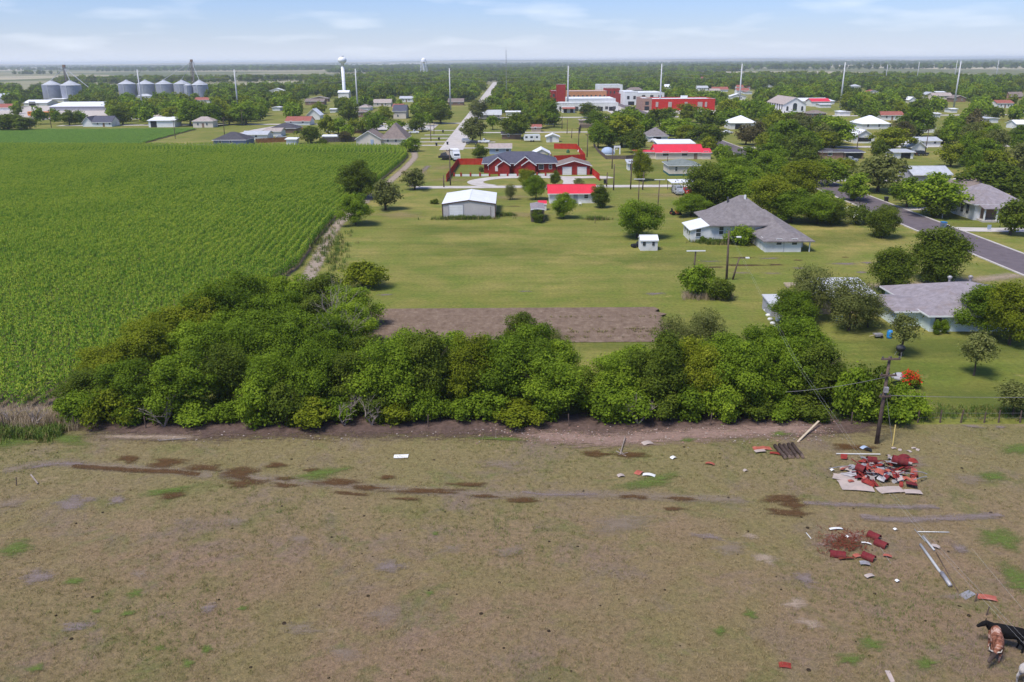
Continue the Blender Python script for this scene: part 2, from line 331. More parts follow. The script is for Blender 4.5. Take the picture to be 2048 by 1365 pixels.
plain('yellow_plastic', (.72,.55,.18), .6, .3, .1, 2); plain('pvc', (.42,.42,.41), .5, .4, .15, 2, dirt=(.40,.38,.35))
plain('cow_black', (.010,.009,.009), .8, .1, .3, 2); plain('cow_white', (.50,.45,.40), .8, .2, .15, 3); plain('horn', (.62,.56,.46), .5, .4, .1, 4)
plain('wire_metal', (.20,.19,.19), .5, .4, .1, .1); plain('green_paint', (.03,.11,.05), .6, .3, .1, 1); plain('dung', (.045,.032,.02), .95, .1, .3, 6)
def special_mats():
    m, nt, b = newmat('glass', .12, .6); b.inputs['Base Color'].default_value = (.035,.045,.055,1)
    m, nt, b = newmat('cow_brown', .7, .25); p = objco(nt)      # red roan hide with paler patches along the back
    c = ramp(nt, noise(nt, p, 3.2, 5, .6, .8), [(.40, (.10,.035,.018)), (.52, (.30,.115,.062)), (.62, (.55,.38,.30)), (.70, (.24,.085,.045))])
    nt.links.new(c, b.inputs['Base Color'])
    m, nt, b = newmat('tower_white', .45, .4); b.inputs['Base Color'].default_value = (.84,.84,.84,1)
    m, nt, b = newmat('mast_grey', .6, .3); b.inputs['Base Color'].default_value = (.30,.30,.31,1)
special_mats()
# ================================================================ setting: ground, fields, roads
def sheet(name, poly, mat, z):
    mb = MB(); mb.add([(x, y, z) for x, y in poly], [tuple(range(len(poly)))]); return struct(obj(name, mb, mat))
def rect(x0, x1, y0, y1): return [(x0,y0),(x1,y0),(x1,y1),(x0,y1)]
def tone_mesh(name, V, F, T): return npmesh(name, V, F, T)
def blob(name, cx, cy, rx, ry, mat, z, rot=0.0, seed=0, label=None):
    """patch whose tone attribute falls from 1 in the middle to 0 at an uneven rim"""
    rnd = random.Random(seed*7+int(cx*13+cy*7)); n = 28; V = [(cx, cy, z)]; T = [1.0]; F = []
    ph = [rnd.uniform(0, 6.28) for _ in range(4)]; am = [rnd.uniform(.05,.16) for _ in range(4)]
    for j, (k, t) in enumerate(((.35, .75), (.7, .36), (1.0, 0.0))):
        for i in range(n):
            a = 2*math.pi*i/n; q = 1+sum(am[m_]*math.sin((m_+2)*a+ph[m_]) for m_ in range(4))
            u, v = rx*k*q*math.cos(a), ry*k*q*math.sin(a)
            V.append((cx+u*math.cos(rot)-v*math.sin(rot), cy+u*math.sin(rot)+v*math.cos(rot), z)); T.append(t)
    for i in range(n): F.append((0, 1+i, 1+(i+1)%n, 0))
    me = bpy.data.meshes.new(name)
    fs = [(0, 1+i, 1+(i+1)%n) for i in range(n)]
    for j in range(2):
        for i in range(n): fs.append((1+j*n+i, 1+(j+1)*n+i, 1+(j+1)*n+(i+1)%n, 1+j*n+(i+1)%n))
    me.from_pydata(V, [], fs); me.attributes.new('tone', 'FLOAT', 'POINT').data.foreach_set('value', T)
    return struct(obj(name, me, mat))
def strip(name, pts, w, mat, z, soft=True, zs=None):
    V, T, F = [], [], []; prof = ((-1,0),(-.55,.5),(0,1),(.55,.5),(1,0)) if soft else ((-1,1),(1,1)); k = len(prof)
    ws = w if hasattr(w, '__len__') else [w]*len(pts)
    for i, (x, y) in enumerate(pts):
        a, b_ = pts[max(i-1,0)], pts[min(i+1,len(pts)-1)]; dx, dy = b_[0]-a[0], b_[1]-a[1]; l = math.hypot(dx, dy); nx, ny = -dy/l, dx/l
        e = 0 if soft and i in (0, len(pts)-1) else 1
        for u, t in prof: V.append((x-nx*u*ws[i]/2, y-ny*u*ws[i]/2, z)); T.append(t*e)
    for i in range(len(pts)-1):
        for j in range(k-1): F.append((i*k+j, i*k+j+1, (i+1)*k+j+1, (i+1)*k+j))
    return struct(obj(name, tone_mesh(name, V, F, T), mat))
def smooth_pts(pts, n=6):
    out = []
    for i in range(len(pts)-1):
        p0, p1, p2, p3 = pts[max(i-1,0)], pts[i], pts[i+1], pts[min(i+2,len(pts)-1)]
        for k in range(n):
            t = k/n; out.append(tuple(.5*((2*p1[c])+(-p0[c]+p2[c])*t+(2*p0[c]-5*p1[c]+4*p2[c]-p3[c])*t*t+(-p0[c]+3*p1[c]-3*p2[c]+p3[c])*t**3) for c in range(2)))
    out.append(pts[-1]); return out
BIG = 17000
sheet('ground', rect(-BIG, BIG, -400, BIG), 'far_farmland', -.03)
sheet('town_lawn', [(-420,-300),(460,-300),(640,620),(560,1150),(-520,1150),(-640,620)], 'lawn', 0.0)
def hills():
    rnd = random.Random(5)
    for nm, y, h0, amp, seed in (('hills', 11500, 16, 30, 1),):
        V, F = [], []; n = 90; xs = np.linspace(-13500, 13500, n)
        for i, x in enumerate(xs):
            h = h0+amp*(.5+.3*math.sin(x*.00055+seed)+.2*math.sin(x*.0017+2*seed))+rnd.uniform(-3,3)
            for dy, k in ((-2200,-.02),(-900,.55),(0,1.0),(1500,.6),(3200,-.05)): V.append((x, y+dy, h*k-.2))
        for i in range(n-1):
            for j in range(4): F.append((i*5+j, (i+1)*5+j, (i+1)*5+j+1, i*5+j+1))
        struct(obj(nm, npmesh(nm, V, F, np.zeros(len(V))), 'far_farmland', smooth=True))
hills()
# near pasture: a gently uneven sheet
def pasture():
    nx, ny = 200, 110; xs = np.linspace(-75, 75, nx); ys = np.linspace(8, 65.2, ny); rs = np.random.RandomState(3)
    ph = rs.uniform(0, 6.28, (12, 2)); kx = rs.uniform(-1.6, 1.6, 12); ky = rs.uniform(-1.6, 1.6, 12)
    X, Y = np.meshgrid(xs, ys); Z = np.zeros_like(X)
    for i in range(12): Z += np.sin(kx[i]*X+ky[i]*Y+ph[i,0])
    Z = .03+.012*Z/1.5+rs.uniform(-.012, .012, Z.shape)
    edge = np.minimum(1, (65.2-Y)/1.0); Z = np.maximum(Z*edge+.006*(1-edge), .006)
    V = np.stack([X, Y, Z], -1).reshape(-1, 3); idx = np.arange(nx*ny).reshape(ny, nx)
    F = np.stack([idx[:-1,:-1], idx[:-1,1:], idx[1:,1:], idx[1:,:-1]], -1).reshape(-1, 4)
    struct(obj('pasture', npmesh('pasture', V, F), 'pasture', smooth=True))
    return lambda x, y: float(np.interp(0, [0], [0]))
pasture()
PZ = .085      # clear of the highest hummock of the pasture
def P(*pts): return [at(*p) for p in pts]
# soil under the hedgerow, darkened to hold the trees' shade too; rubble at its foot
strip('shaded_soil', [(-44,65.6),(-30,65.4),(-15,65.8),(0,65.5),(15,65.6),(29,65.8),(33,66)], 7.5, 'dark_soil', PZ+.004)
strip('rubble_ground', [(-2,63.6),(3,63.0),(8,62.2),(12,62.9),(20,63.8),(25,64.4),(28,64.4)], 4.6, 'rubble_soil', PZ+.012)
strip('pale_ground', [(-37,63.6),(-33,63.5),(-28,63.4),(-25,63.2)], 1.6, 'pale_soil', PZ+.012)
# ruts with standing brown water, and damp mud
Z1 = PZ+.008
strip('mud_track', smooth_pts(P((0,945),(100,928),(200,935),(330,942),(430,955))), 2.2, 'dry_mud', Z1-.006)
strip('mud_track', smooth_pts(P((430,950),(560,962),(720,975),(860,985),(1000,992),(1160,990),(1330,996),(1500,1003))), 2.0, 'dry_mud', Z1-.006)
strip('puddle', smooth_pts(P((140,934),(230,940),(300,944),(350,946),(402,952))), 1.0, 'brown_water', Z1+.004)
for i, (px, py, a, b_) in enumerate(((258,920,1.1,.9),(335,928,1.7,1.3),(405,938,1.7,.9),(478,948,1.6,1.6),(490,968,1.5,1.0),(553,933,.9,.75),(625,943,.9,.4),(570,960,1.1,.5),(570,973,1.0,.5),
        (675,967,2.0,.9),(735,978,1.5,.55),(345,992,1.0,1.0),(855,985,3.0,.6),(935,971,1.6,.5),(968,995,1.0,.4),(1045,1003,1.5,.55),(775,957,.8,.5),(1265,996,1.1,.45),(1345,1020,.8,.4),(1360,1000,1.3,.4),
        (1565,1000,1.6,.9),(1585,1012,1.0,1.1),(1575,1028,1.8,.7),(1190,910,1.2,.9),(1260,912,1.6,.8),(1708,897,2.0,1.0),(700,990,1.5,.4),(815,1000,1.4,.3))):
    x, y = at(px, py); blob('puddle', x, y, a*1.25, b_*.95, 'brown_water', Z1+.008+.0004*i, -.06, i)
for i, (a, w) in enumerate((([(1600,1008),(1700,1012),(1800,1016),(1880,1016)], 1.0), ([(1715,1035),(1800,1042),(1900,1038),(2010,1032)], 1.3), ([(60,938),(110,930),(170,930)], .9), ([(1040,985),(1100,992),(1200,990)], .5))):
    strip('wet_mud', smooth_pts(P(*a)), w, 'wet_mud', Z1+.002)
for i, (px, py, a, b_, m) in enumerate(((148,1008,1.9,1.6,'wet_mud'),(235,1003,1.0,.9,'wet_mud'),(75,1155,1.4,1.2,'wet_mud'),(155,1255,1.1,.7,'wet_mud'),(370,1045,1.1,.7,'dry_mud'),(280,1150,.9,.6,'dry_mud'),(415,1220,.7,.7,'wet_mud'),
        (600,1260,1.6,.9,'dry_mud'),(690,1310,1.2,.9,'dry_mud'),(780,1135,1.4,1.0,'wet_mud'),(770,1230,1.1,1.4,'dry_mud'),(1020,1105,1.4,.9,'dry_mud'),(905,1100,1.0,.8,'dry_mud'),(1413,1075,1.3,.6,'wet_mud'),
        (1240,1050,3.2,1.8,'dry_mud'),(470,1045,1.2,.8,'dry_mud'),(600,1080,1.0,.7,'dry_mud'),(1610,1160,.8,1.0,'wet_mud'),(1500,1075,.8,.5,'pale_soil'),(1530,1120,1.1,.9,'pale_soil'),(1590,1210,1.0,.8,'pale_soil'),(1620,1250,1.0,.7,'pale_soil'),
        (1920,1100,.9,.7,'wet_mud'),(1905,1195,1.0,.5,'dry_mud'),(1945,855,1.1,.4,'wet_mud'),(2000,857,.9,.4,'wet_mud'),(1830,930,1.4,1.0,'dry_mud'),(1940,960,2.2,1.2,'dry_mud'),(20,1010,1.2,.9,'dry_mud'),(1000,930,2.4,1.2,'dry_mud'),(1460,1100,1.6,1.1,'dry_mud'))):
    x, y = at(px, py); blob('mud_patch', x, y, a, b_, m, PZ+.003+.0003*i, .3*math.sin(i*2.3), i+40)
for i, (px, py, a, b_) in enumerate(((1740,1290,.8,.9),(1700,1320,1.0,.6),(1850,1330,.9,.6),(2000,1080,1.6,1.8),(2035,1160,1.2,2.2),(1985,955,1.6,1.0),(2035,900,2.2,1.0),(860,1190,.35,.3),(1440,1265,.5,.5),(1500,1230,.5,.6),(1560,870,1.2,.6),(1375,882,1.0,.5),
        (375,1330,.4,.4),(415,1300,.5,.35),(320,1300,.5,.3),(255,1230,.5,.35),(195,1225,.4,.3),(150,1165,.9,.5),(270,1190,.6,.5),(70,1340,.6,.4),(485,1220,.4,.3),(640,950,3.0,1.0),(1000,880,3,.5),(130,880,3.5,1.2),(20,885,3.5,1.4),(1300,965,3.5,1.0),(330,985,2.0,.8),(30,1100,1.5,1.2),(870,1070,.4,.3))):
    x, y = at(px, py); blob('grass_patch', x, y, a*1.1, b_*1.1, 'green_grass', PZ+.016+.0003*i, .4*math.sin(i*1.3), i+90)
# lawn behind the hedgerow
for i, (px, py, a, b_, m) in enumerate(((1485,516,2.8,.8,'brown_soil_patch'),(1490,531,4.2,1.0,'brown_soil_patch'),(1425,535,2.6,.8,'brown_soil_patch'),(1552,530,1.8,.8,'brown_soil_patch'),(1482,546,2.4,.8,'dry_mud'),(1540,517,2.2,.8,'wet_mud'),(1600,537,1.4,1.2,'wet_mud'),
        (1420,523,2.2,.9,'wet_mud'),(1545,547,2.0,.9,'dry_mud'),(1690,528,2.8,1.3,'wet_mud'),(1735,526,1.6,1.0,'wet_mud'),(1725,545,1.6,.8,'wet_mud'),(1596,521,1.2,.6,'brown_soil_patch'),(1310,588,2.0,.9,'wet_mud'),(770,590,1.8,.6,'wet_mud'),(1050,583,1.2,.5,'wet_mud'),
        (1690,515,.8,.5,'brown_soil_patch'),(1315,433,1.6,.7,'wet_mud'),(1026,413,2.4,.8,'brown_soil_patch'),(1190,437,1.6,.8,'dark_soil'),(1340,390,9,6,'dry_grass'),(900,360,9,5,'dry_grass'),(800,430,7,6,'dry_grass'),(830,345,6,10,'dry_grass'),(1020,395,8,5,'dry_grass'),(1050,430,7,5,'dry_grass'),
        (890,335,5,9,'dry_grass'),(1950,595,2,1,'pink_dirt' if False else 'pale_soil'))):
    x, y = at(px, py); blob('worn_patch', x, y, a, b_, m, .006+.0006*i, 0, i+140)
for i, (px, py, a, b_) in enumerate(((1200,690,9,3.5),(1900,690,14,5),(1950,790,10,5),(1750,740,8,4),(1640,480,12,6),(1900,700,16,5),(1960,810,8,4),(1330,520,16,8),(1000,500,20,9),(1750,470,14,7),(1950,455,12,6),(1180,300,5,18),(900,460,16,7),(1300,330,14,16),(1010,270,24,30),(760,240,18,22),(1700,340,14,24))):
    x, y = at(px, py); blob('grass_patch', x, y, a, b_, 'lawn_green', .030+.0006*i, 0, i+190)
# garden plot: ridged soil, rows along X
def garden():
    x0, x1, y0, y1 = -18.6, 18.3, 87.6, 101.2; nr = 14; V, F = [], []; rs = np.random.RandomState(8); nx = 90
    ys = np.linspace(y0, y1, nr*4+1); xs = np.linspace(x0, x1, nx)
    for j, y in enumerate(ys):
        if j % 4 == 0: e0, e1 = rs.uniform(-.9,.5), rs.uniform(-.5,.9)
        for i, x in enumerate(xs):
            x = x+e0*(1-i/(nx-1))+e1*(i/(nx-1)); zz = .045+(.32, .12, 0, .12)[j % 4]*(1 if 0 < j < nr*4 else 0)+rs.uniform(0, .03)
            V.append((x+rs.uniform(-.15,.15), y+rs.uniform(-.03,.03), zz))
    for j in range(nr*4):
        for i in range(nx-1): F.append((j*nx+i, j*nx+i+1, (j+1)*nx+i+1, (j+1)*nx+i))
    struct(obj('garden_soil', npmesh('garden_soil', V, F), 'soil'))
    return [(y0+(k+.0)*(y1-y0)/nr) for k in range(nr+1)]
GROWS = garden()
strip('dirt_track', smooth_pts([(-30,100),(-29.8,115),(-30.6,125),(-32.2,140),(-33.6,155),(-33.8,171),(-33,190),(-32.6,206),(-31.8,230),(-31.5,257),(-32,280),(-35,300)]), 3.4, 'track_dirt', .012)
strip('drainage_ditch', smooth_pts([(-24.5,208),(-26.2,225),(-25.5,240),(-25,255)]), 3.0, 'wet_mud', .016)
# streets
def road(name, x0, x1, y0, y1, mat, z, kerb=None):
    sheet(name, rect(x0, x1, y0, y1), mat, z)
road('street', -25.6, -17.0, 300, 1280, 'concrete', .058)
strip('gravel_apron', [(-21,306),(-21.5,296),(-20.5,284),(-18,278)], [8.6,9,10,7], 'pale_soil', .066)
road('asphalt_road', 74.6, 82.4, 60, 640, 'asphalt', .058)
for x in (74.2, 82.4): struct(obj('kerb', MB().box(x, x+.4, 60, 640, 0, .14), 'concrete'))
road('lane', -24, 74.2, 206.5, 210.6, 'concrete', .052)
road('lane', 82.8, 180, 214.5, 219.5, 'concrete', .052)
road('cross_street', -17.0, 74.2, 372, 377, 'concrete', .052)
road('cross_street', 82.8, 260, 300, 305.5, 'concrete', .054)
road('cross_street', -230, -25.6, 430, 437, 'concrete', .054)
road('cross_street', -17, 330, 470, 478, 'concrete', .050)
road('main_street', 60, 74, 478, 760, 'concrete', .054)
road('parking_lot', -72, -36, 392, 425, 'concrete', .046)
road('parking_lot', 74, 170, 500, 545, 'gravel', .046)
road('farm_lane', -140, -102, 322, 328, 'gravel', .046)
strip('farm_lane', [(-95,304),(-112,330),(-120,360),(-118,400),(-112,432)], 6.0, 'concrete', .050, False)
road('farm_yard', -430, -180, 480, 640, 'gravel', .046)
for y0, x0, x1 in ((316,-38,-25.6),(330,-38,-25.6),(346,-37,-25.6),(362,-37,-25.6),(386,-37,-25.6),(328,-17,-6),(305,-17,-2)):
    road('driveway', x0, x1, y0, y0+3.2, 'concrete', .062)
strip('loop_driveway', smooth_pts([(-5,210),(-8.5,214),(-9.2,219),(-6,224),(-1,226.5),(8,226.5),(18,225.5),(24,226),(26,223)]), 4.2, 'concrete', .064, False)
strip('loop_driveway', smooth_pts([(15,224),(15.5,218),(14.5,210)]), 3.6, 'concrete', .068, False)
strip('driveway', [(82.6,151),(90,150),(99,150)], 4.0, 'concrete', .060, False); strip('driveway', [(82.6,173),(88,173),(95,172.5)], 3.4, 'concrete', .062, False)
strip('dirt_driveway', smooth_pts([(74.4,117),(66,114),(58,112),(48,110.5),(40,110)]), 5.0, 'pale_soil', .060)
# ================================================================ scattered growth (points carry turn, size, variant)
def scatter_group(): 
    pass
def make_scatter(name, pts, protos, label, cat=None):
    """geometry-node scatter: pts rows (x, y, z, turn, scale, variant)"""
    pts = np.asarray(pts, np.float32); n = len(pts)
    me = bpy.data.meshes.new(name); me.vertices.add(n); me.vertices.foreach_set('co', np.ascontiguousarray(pts[:, :3]).ravel())
    for k, nm, ty in ((3,'turn','FLOAT'),(4,'size','FLOAT'),(5,'variant','INT')):
        a = me.attributes.new(nm, ty, 'POINT'); a.data.foreach_set('value', pts[:, k].astype(np.int32 if ty == 'INT' else np.float32))
    o = bpy.data.objects.new(name, me); COL.objects.link(o)
    pc = bpy.data.collections.new(name+'_kinds')
    for i, pm in enumerate(protos):
        po = bpy.data.objects.new('%s_kind_%02d' % (name, i), pm); pc.objects.link(po)
    ng = bpy.data.node_groups.new(name, 'GeometryNodeTree')
    ng.interface.new_socket('Geometry', in_out='INPUT', socket_type='NodeSocketGeometry'); ng.interface.new_socket('Geometry', in_out='OUTPUT', socket_type='NodeSocketGeometry')
    N = ng.nodes.new; L = ng.links.new; gi = N('NodeGroupInput'); go = N('NodeGroupOutput')
    ci = N('GeometryNodeCollectionInfo'); ci.inputs['Collection'].default_value = pc; ci.inputs['Separate Children'].default_value = True; ci.inputs['Reset Children'].default_value = True
    ip = N('GeometryNodeInstanceOnPoints'); ip.inputs['Pick Instance'].default_value = True
    def attr(nm, ty):
        a = N('GeometryNodeInputNamedAttribute'); a.data_type = ty; a.inputs['Name'].default_value = nm; return a.outputs['Attribute']
    cx = N('ShaderNodeCombineXYZ'); L(attr('turn','FLOAT'), cx.inputs['Z'])
    er = N('FunctionNodeEulerToRotation'); L(cx.outputs[0], er.inputs[0])
    L(gi.outputs[0], ip.inputs['Points']); L(ci.outputs[0], ip.inputs['Instance']); L(attr('variant','INT'), ip.inputs['Instance Index'])
    L(er.outputs[0], ip.inputs['Rotation']); L(attr('size','FLOAT'), ip.inputs['Scale']); L(ip.outputs[0], go.inputs[0])
    md = o.modifiers.new('scatter', 'NODES'); md.node_group = ng
    o['kind'] = 'stuff'; o['label'] = label
    if cat: o['category'] = cat
    return o
def leaf_strips(blades, seed=0):
    """blades: (points along the blade, widths, side vector, tone) -> quads"""
    V, F, T = [], [], []
    for pts, ws, side, tone in blades:
        b0 = len(V)
        for p, w in zip(pts, ws):
            V.append((p[0]-side[0]*w/2, p[1]-side[1]*w/2, p[2])); V.append((p[0]+side[0]*w/2, p[1]+side[1]*w/2, p[2])); T += [tone, tone]
        for i in range(len(pts)-1): F.append((b0+2*i, b0+2*i+1, b0+2*i+3, b0+2*i+2))
    return V, F, T
def corn_chunk(seed, h=1.95, L=1.2, n=6, tassel=True):
    r = random.Random(seed); bl = []
    for k in range(n):
        y = (k+.5)/n*L-L/2+r.uniform(-.05,.05); x = r.uniform(-.05,.05); hh = h*r.uniform(.90,1.06)
        bl.append(([(x,y,0),(x,y,hh*.95)], [.035,.02], (1,0,0), .45)); bl.append(([(x,y,0),(x,y,hh*.95)], [.035,.02], (0,1,0), .45))
        for j in range(7):
            z = hh*(.22+.72*j/6); a = r.uniform(0,6.28); l = r.uniform(.40,.62)*(1-.2*(j/8)); up = r.uniform(.22,.42)
            c, s = math.cos(a), math.sin(a); tone = r.uniform(.0,.75)+.15*(j/8)
            bl.append(([(x,y,z),(x+c*l*.5,y+s*l*.5,z+up*l),(x+c*l,y+s*l,z+up*l*.2-.1*l)], [.06,.135,.02], (-s,c,0), tone))
        if tassel and r.random() < .85:
            for j in range(3):
                a = r.uniform(0,6.28); c, s = math.cos(a), math.sin(a)
                bl.append(([(x,y,hh*.93),(x+c*.11,y+s*.11,hh*1.13)], [.05,.03], (-s,c,0), 1.1))
    V, F, T = leaf_strips(bl); m = npmesh('corn_row_piece', V, F, T); m.materials.append(M['corn_leaf']); return m
def crop_chunk(seed):
    r = random.Random(seed); bl = []
    for k in range(60):
        x, y = r.gauss(0,.20), r.uniform(-1,1); z = r.uniform(.25,.75); a = r.uniform(0,6.28); l = r.uniform(.12,.24); c, s = math.cos(a), math.sin(a)
        bl.append(([(x,y,z),(x+c*l,y+s*l,z+.05),(x+c*2*l,y+s*2*l,z-.03)], [.08,.22,.05], (-s,c,0), r.uniform(.1,.9)))
    V, F, T = leaf_strips(bl); m = npmesh('crop_row_piece', V, F, T); m.materials.append(M['row_crop_leaf']); return m
def tuft(seed, h, n, spread, mat, wid=.012):
    r = random.Random(seed); bl = []
    for k in range(n):
        x, y = r.gauss(0,spread), r.gauss(0,spread); a = r.uniform(0,6.28); hh = h*r.uniform(.5,1.15); ln = r.uniform(.2,.9)*hh; c, s = math.cos(a), math.sin(a)
        bl.append(([(x,y,0),(x+c*ln*.4,y+s*ln*.4,hh*.7),(x+c*ln,y+s*ln,hh)], [wid,wid*.9,wid*.2], (-s,c,0), r.uniform(.1,.95)))
    V, F, T = leaf_strips(bl); m = npmesh('tuft', V, F, T); m.materials.append(M[mat]); return m
EDGE = [(70,-43.5),(78,-43),(90,-39),(105,-35.5),(124,-33.2),(145,-35.0),(170,-36.2),(205,-35.3),(257,-34.3),(278,-34.6),(290,-36.5),(300,-40.5),(307,-48)]
def corn():
    ey = [e[0] for e in EDGE]; ex = [e[1] for e in EDGE]; r = np.random.RandomState(4); pts = []
    for k in range(0, 185):
        off = k*1.32
        y = 69.5+r.uniform(0,1.2)
        while y < 330:
            x = np.interp(y, ey, ex)-off; far = 305+(-44-x)*.095
            if x < -.70*y-22 or (y > far): 
                y += 1.1; continue
            if not (r.rand() < .012): pts.append((x+r.uniform(-.05,.05), y, 0, (math.pi if r.rand() < .5 else 0)+r.uniform(-.12,.12), r.uniform(.88,1.1), r.randint(0,6)))
            y += 1.1
    make_scatter('corn_field', pts, [corn_chunk(s) for s in range(6)], 'tall green corn with pale tassels filling the field beside the hedgerow', 'corn')
    sheet('field_soil', [(-43,69.4),(-33,112),(-32.8,124),(-34.5,145),(-35.8,170),(-34.9,205),(-33.9,257),(-34.2,279),(-40,301),(-47,306),(-260,326),(-80,69.4)], 'soil', .004)
corn()
def crop():
    r = np.random.RandomState(6); pts = []
    x = -300.0
    while x < -138:
        y = 327.0
        while y < 404:
            xr = -143-(y-316)*.07
            if x < xr and x > -.70*y-20: pts.append((x, y, 0, (math.pi if r.rand() < .5 else 0), r.uniform(.85,1.15), r.randint(0,4)))
            y += 2.0
        x += .95
    make_scatter('row_crop_field', pts, [crop_chunk(s) for s in range(4)], 'low dark green row crop in the field before the small white house', 'crop')
    sheet('field_soil', [(-143.5,326),(-149,405),(-330,405),(-300,330)], 'soil', .008)
crop()
def pasture_grass():
    r = np.random.RandomState(9); pts = []; n = 34000
    Y = 30+34.5*r.rand(n)**1.15; X = (r.rand(n)*2-1)*(Y*.66+8)
    a = np.sin(X*.31+1.3)+np.sin(Y*.43+X*.12)+np.sin(X*.11-Y*.2)*.8+r.randn(n)*.8
    var = np.where(a > 2.3, 4+r.randint(0,2,n), np.where(a > .4, 2+r.randint(0,2,n), r.randint(0,2,n)))
    pts = np.stack([X, Y, np.full(n, .035), r.rand(n)*6.28, .6+.9*r.rand(n), var], -1)
    protos = [tuft(1,.10,9,.07,'grass_straw'), tuft(2,.09,8,.09,'grass_straw'), tuft(3,.10,9,.08,'grass_olive'), tuft(4,.12,9,.07,'grass_olive'), tuft(5,.14,11,.08,'grass_green'), tuft(6,.12,10,.10,'grass_green')]
    make_scatter('pasture_grass', pts, protos, 'short grazed tufts of straw and green grass over the pasture', 'grass')
    # taller weeds: along the fence line on the right, the foot of the hedgerow and the left bank
    q = []
    for k in range(1500):
        x = r.uniform(28, 62); q.append((x, 66.6+r.randn()*.7+(.02*x), .0, r.rand()*6.28, r.uniform(.35,1.1), r.randint(0,3)))
    for k in range(1500):
        x = r.uniform(-62, -38.5); q.append((x, 64.2+r.randn()*.7, .05, r.rand()*6.28, r.uniform(.8,1.6), r.randint(0,3)))
    for k in range(260):
        px, py = at(660+r.randn()*22, 500+r.randn()*26); q.append((px, py, 0, r.rand()*6.28, r.uniform(1,2), r.randint(0,3)))
    for (cx, cy, n_) in ((-9,164.3,400),(-2,168,150),(36,139.4,160),(33.5,141,160),(17,163,100)):
        for k in range(n_): q.append((cx+r.randn()*(2.6 if n_ > 200 else 1.2), cy+r.randn()*.35, 0, r.rand()*6.28, r.uniform(.9,1.9), r.randint(0,3)))
    make_scatter('weeds', q, [tuft(11,.42,14,.14,'grass_green',.03), tuft(12,.36,14,.16,'grass_olive',.03), tuft(13,.5,12,.12,'grass_green',.035)], 'rough tall weeds along the fence lines and walls', 'weeds')
    q = []
    for k in range(800):
        x = r.uniform(-49,-37.5); q.append((x, 66.8+r.randn()*.9, .02, r.rand()*6.28, r.uniform(.4,1.15), r.randint(0,2)))
    for k in range(160): 
        a = at(r.uniform(1365,1465), r.uniform(592,602)); q.append((a[0], a[1], 0, r.rand()*6.28, r.uniform(.5,.9), r.randint(0,2)))
    make_scatter('dead_brush', q, [tuft(21,1.1,13,.16,'dead_grass',.022), tuft(22,.9,12,.18,'dead_grass',.022)], 'tangle of dry grey-brown brush at the corner of the corn field', 'brush')
    # garden rows: a few lines of young plants
    q = []
    for ri, dens in ((9,.55),(3,.6),(4,.5),(1,.4)):
        for k in range(int(60*dens)):
            x = r.uniform(4.5, 18); q.append((x, GROWS[ri], .25, r.rand()*6.28, r.uniform(.6,1.3), r.randint(0,2)))
    make_scatter('garden_seedlings', q, [tuft(31,.24,9,.10,'grass_olive',.05), tuft(32,.20,8,.12,'grass_olive',.05)], 'rows of young vegetable plants on the tilled garden plot', 'seedlings')
    # droppings, clods and pale chips on the pasture
    def lump(seed, rad, mat):
        rr = random.Random(seed); mb = MB(); n = 7
        mb.lathe([(rad*rr.uniform(.8,1.1),0),(rad*.9,rad*.35),(rad*.4,rad*.6)], n); me = mb.mesh('lump'); me.materials.append(M[mat]); return me
    q = []
    for k in range(230):
        y = r.uniform(33,62); x = r.uniform(-.66,.66)*y; q.append((x, y, .03, r.rand()*6.28, r.uniform(.3,1.3)*(1 if r.rand()<.5 else .6), r.randint(0,2)))
    make_scatter('droppings', q, [lump(1,.11,'dung'), lump(2,.08,'dung')], 'dark droppings and clods dotted over the pasture', 'droppings')
    q = []
    for k in range(520):
        x = r.uniform(-3,28); y = 63.4+r.randn()*1.0-(.25 if 4 < x < 12 else 0); q.append((x, y, .08, r.rand()*6.28, r.uniform(.25,1.0), r.randint(0,3)))
    for k in range(60):
        x = r.uniform(-30,-3); q.append((x, 63.3+r.randn()*.7, .08, r.rand()*6.28, r.uniform(.4,1.2), r.randint(0,2)))
    make_scatter('rubble', q, [lump(5,.08,'shingle_tan'), lump(6,.05,'sheet_cream'), lump(7,.10,'brick_pink')], 'pale chips of rubble strewn at the foot of the hedgerow', 'rubble')
pasture_grass()
# ================================================================ buildings
KEEP = []      # image of each building's ground, so that no chance tree is planted in front of it or inside it
FOOT = []      # footprints
BLD = []       # centre and plain name of each building
def register(x0, x1, y0, y1, z, share=1.0):
    a, b_ = proj(x0, y0, 0), proj(x1, y0, z); KEEP.append((min(a[0],b_[0]), min(a[1],b_[1]), max(a[0],b_[0]), max(a[1],b_[1]), y0, share)); FOOT.append((x0-2, x1+2, y0-2, y1+2))
def wall_frame(face, w, d):
    """local placing on a wall: u along the wall from its left end as seen from outside, n outwards"""
    return {'front': ((-w/2,-d/2),(1,0),(0,-1)), 'back': ((w/2,d/2),(-1,0),(0,1)), 'left': ((-w/2,d/2),(0,-1),(-1,0)), 'right': ((w/2,-d/2),(0,1),(1,0))}[face]
def slab(mb, o, du, dn, u0, u1, n0, n1, z0, z1):
    P_ = []
    for z in (z0, z1):
        for u, n in ((u0,n0),(u1,n0),(u1,n1),(u0,n1)): P_.append((o[0]+du[0]*u+dn[0]*n, o[1]+du[1]*u+dn[1]*n, z))
    return mb.add(P_, [(0,1,2,3),(7,6,5,4),(4,5,1,0),(5,6,2,1),(6,7,3,2),(7,4,0,3)])
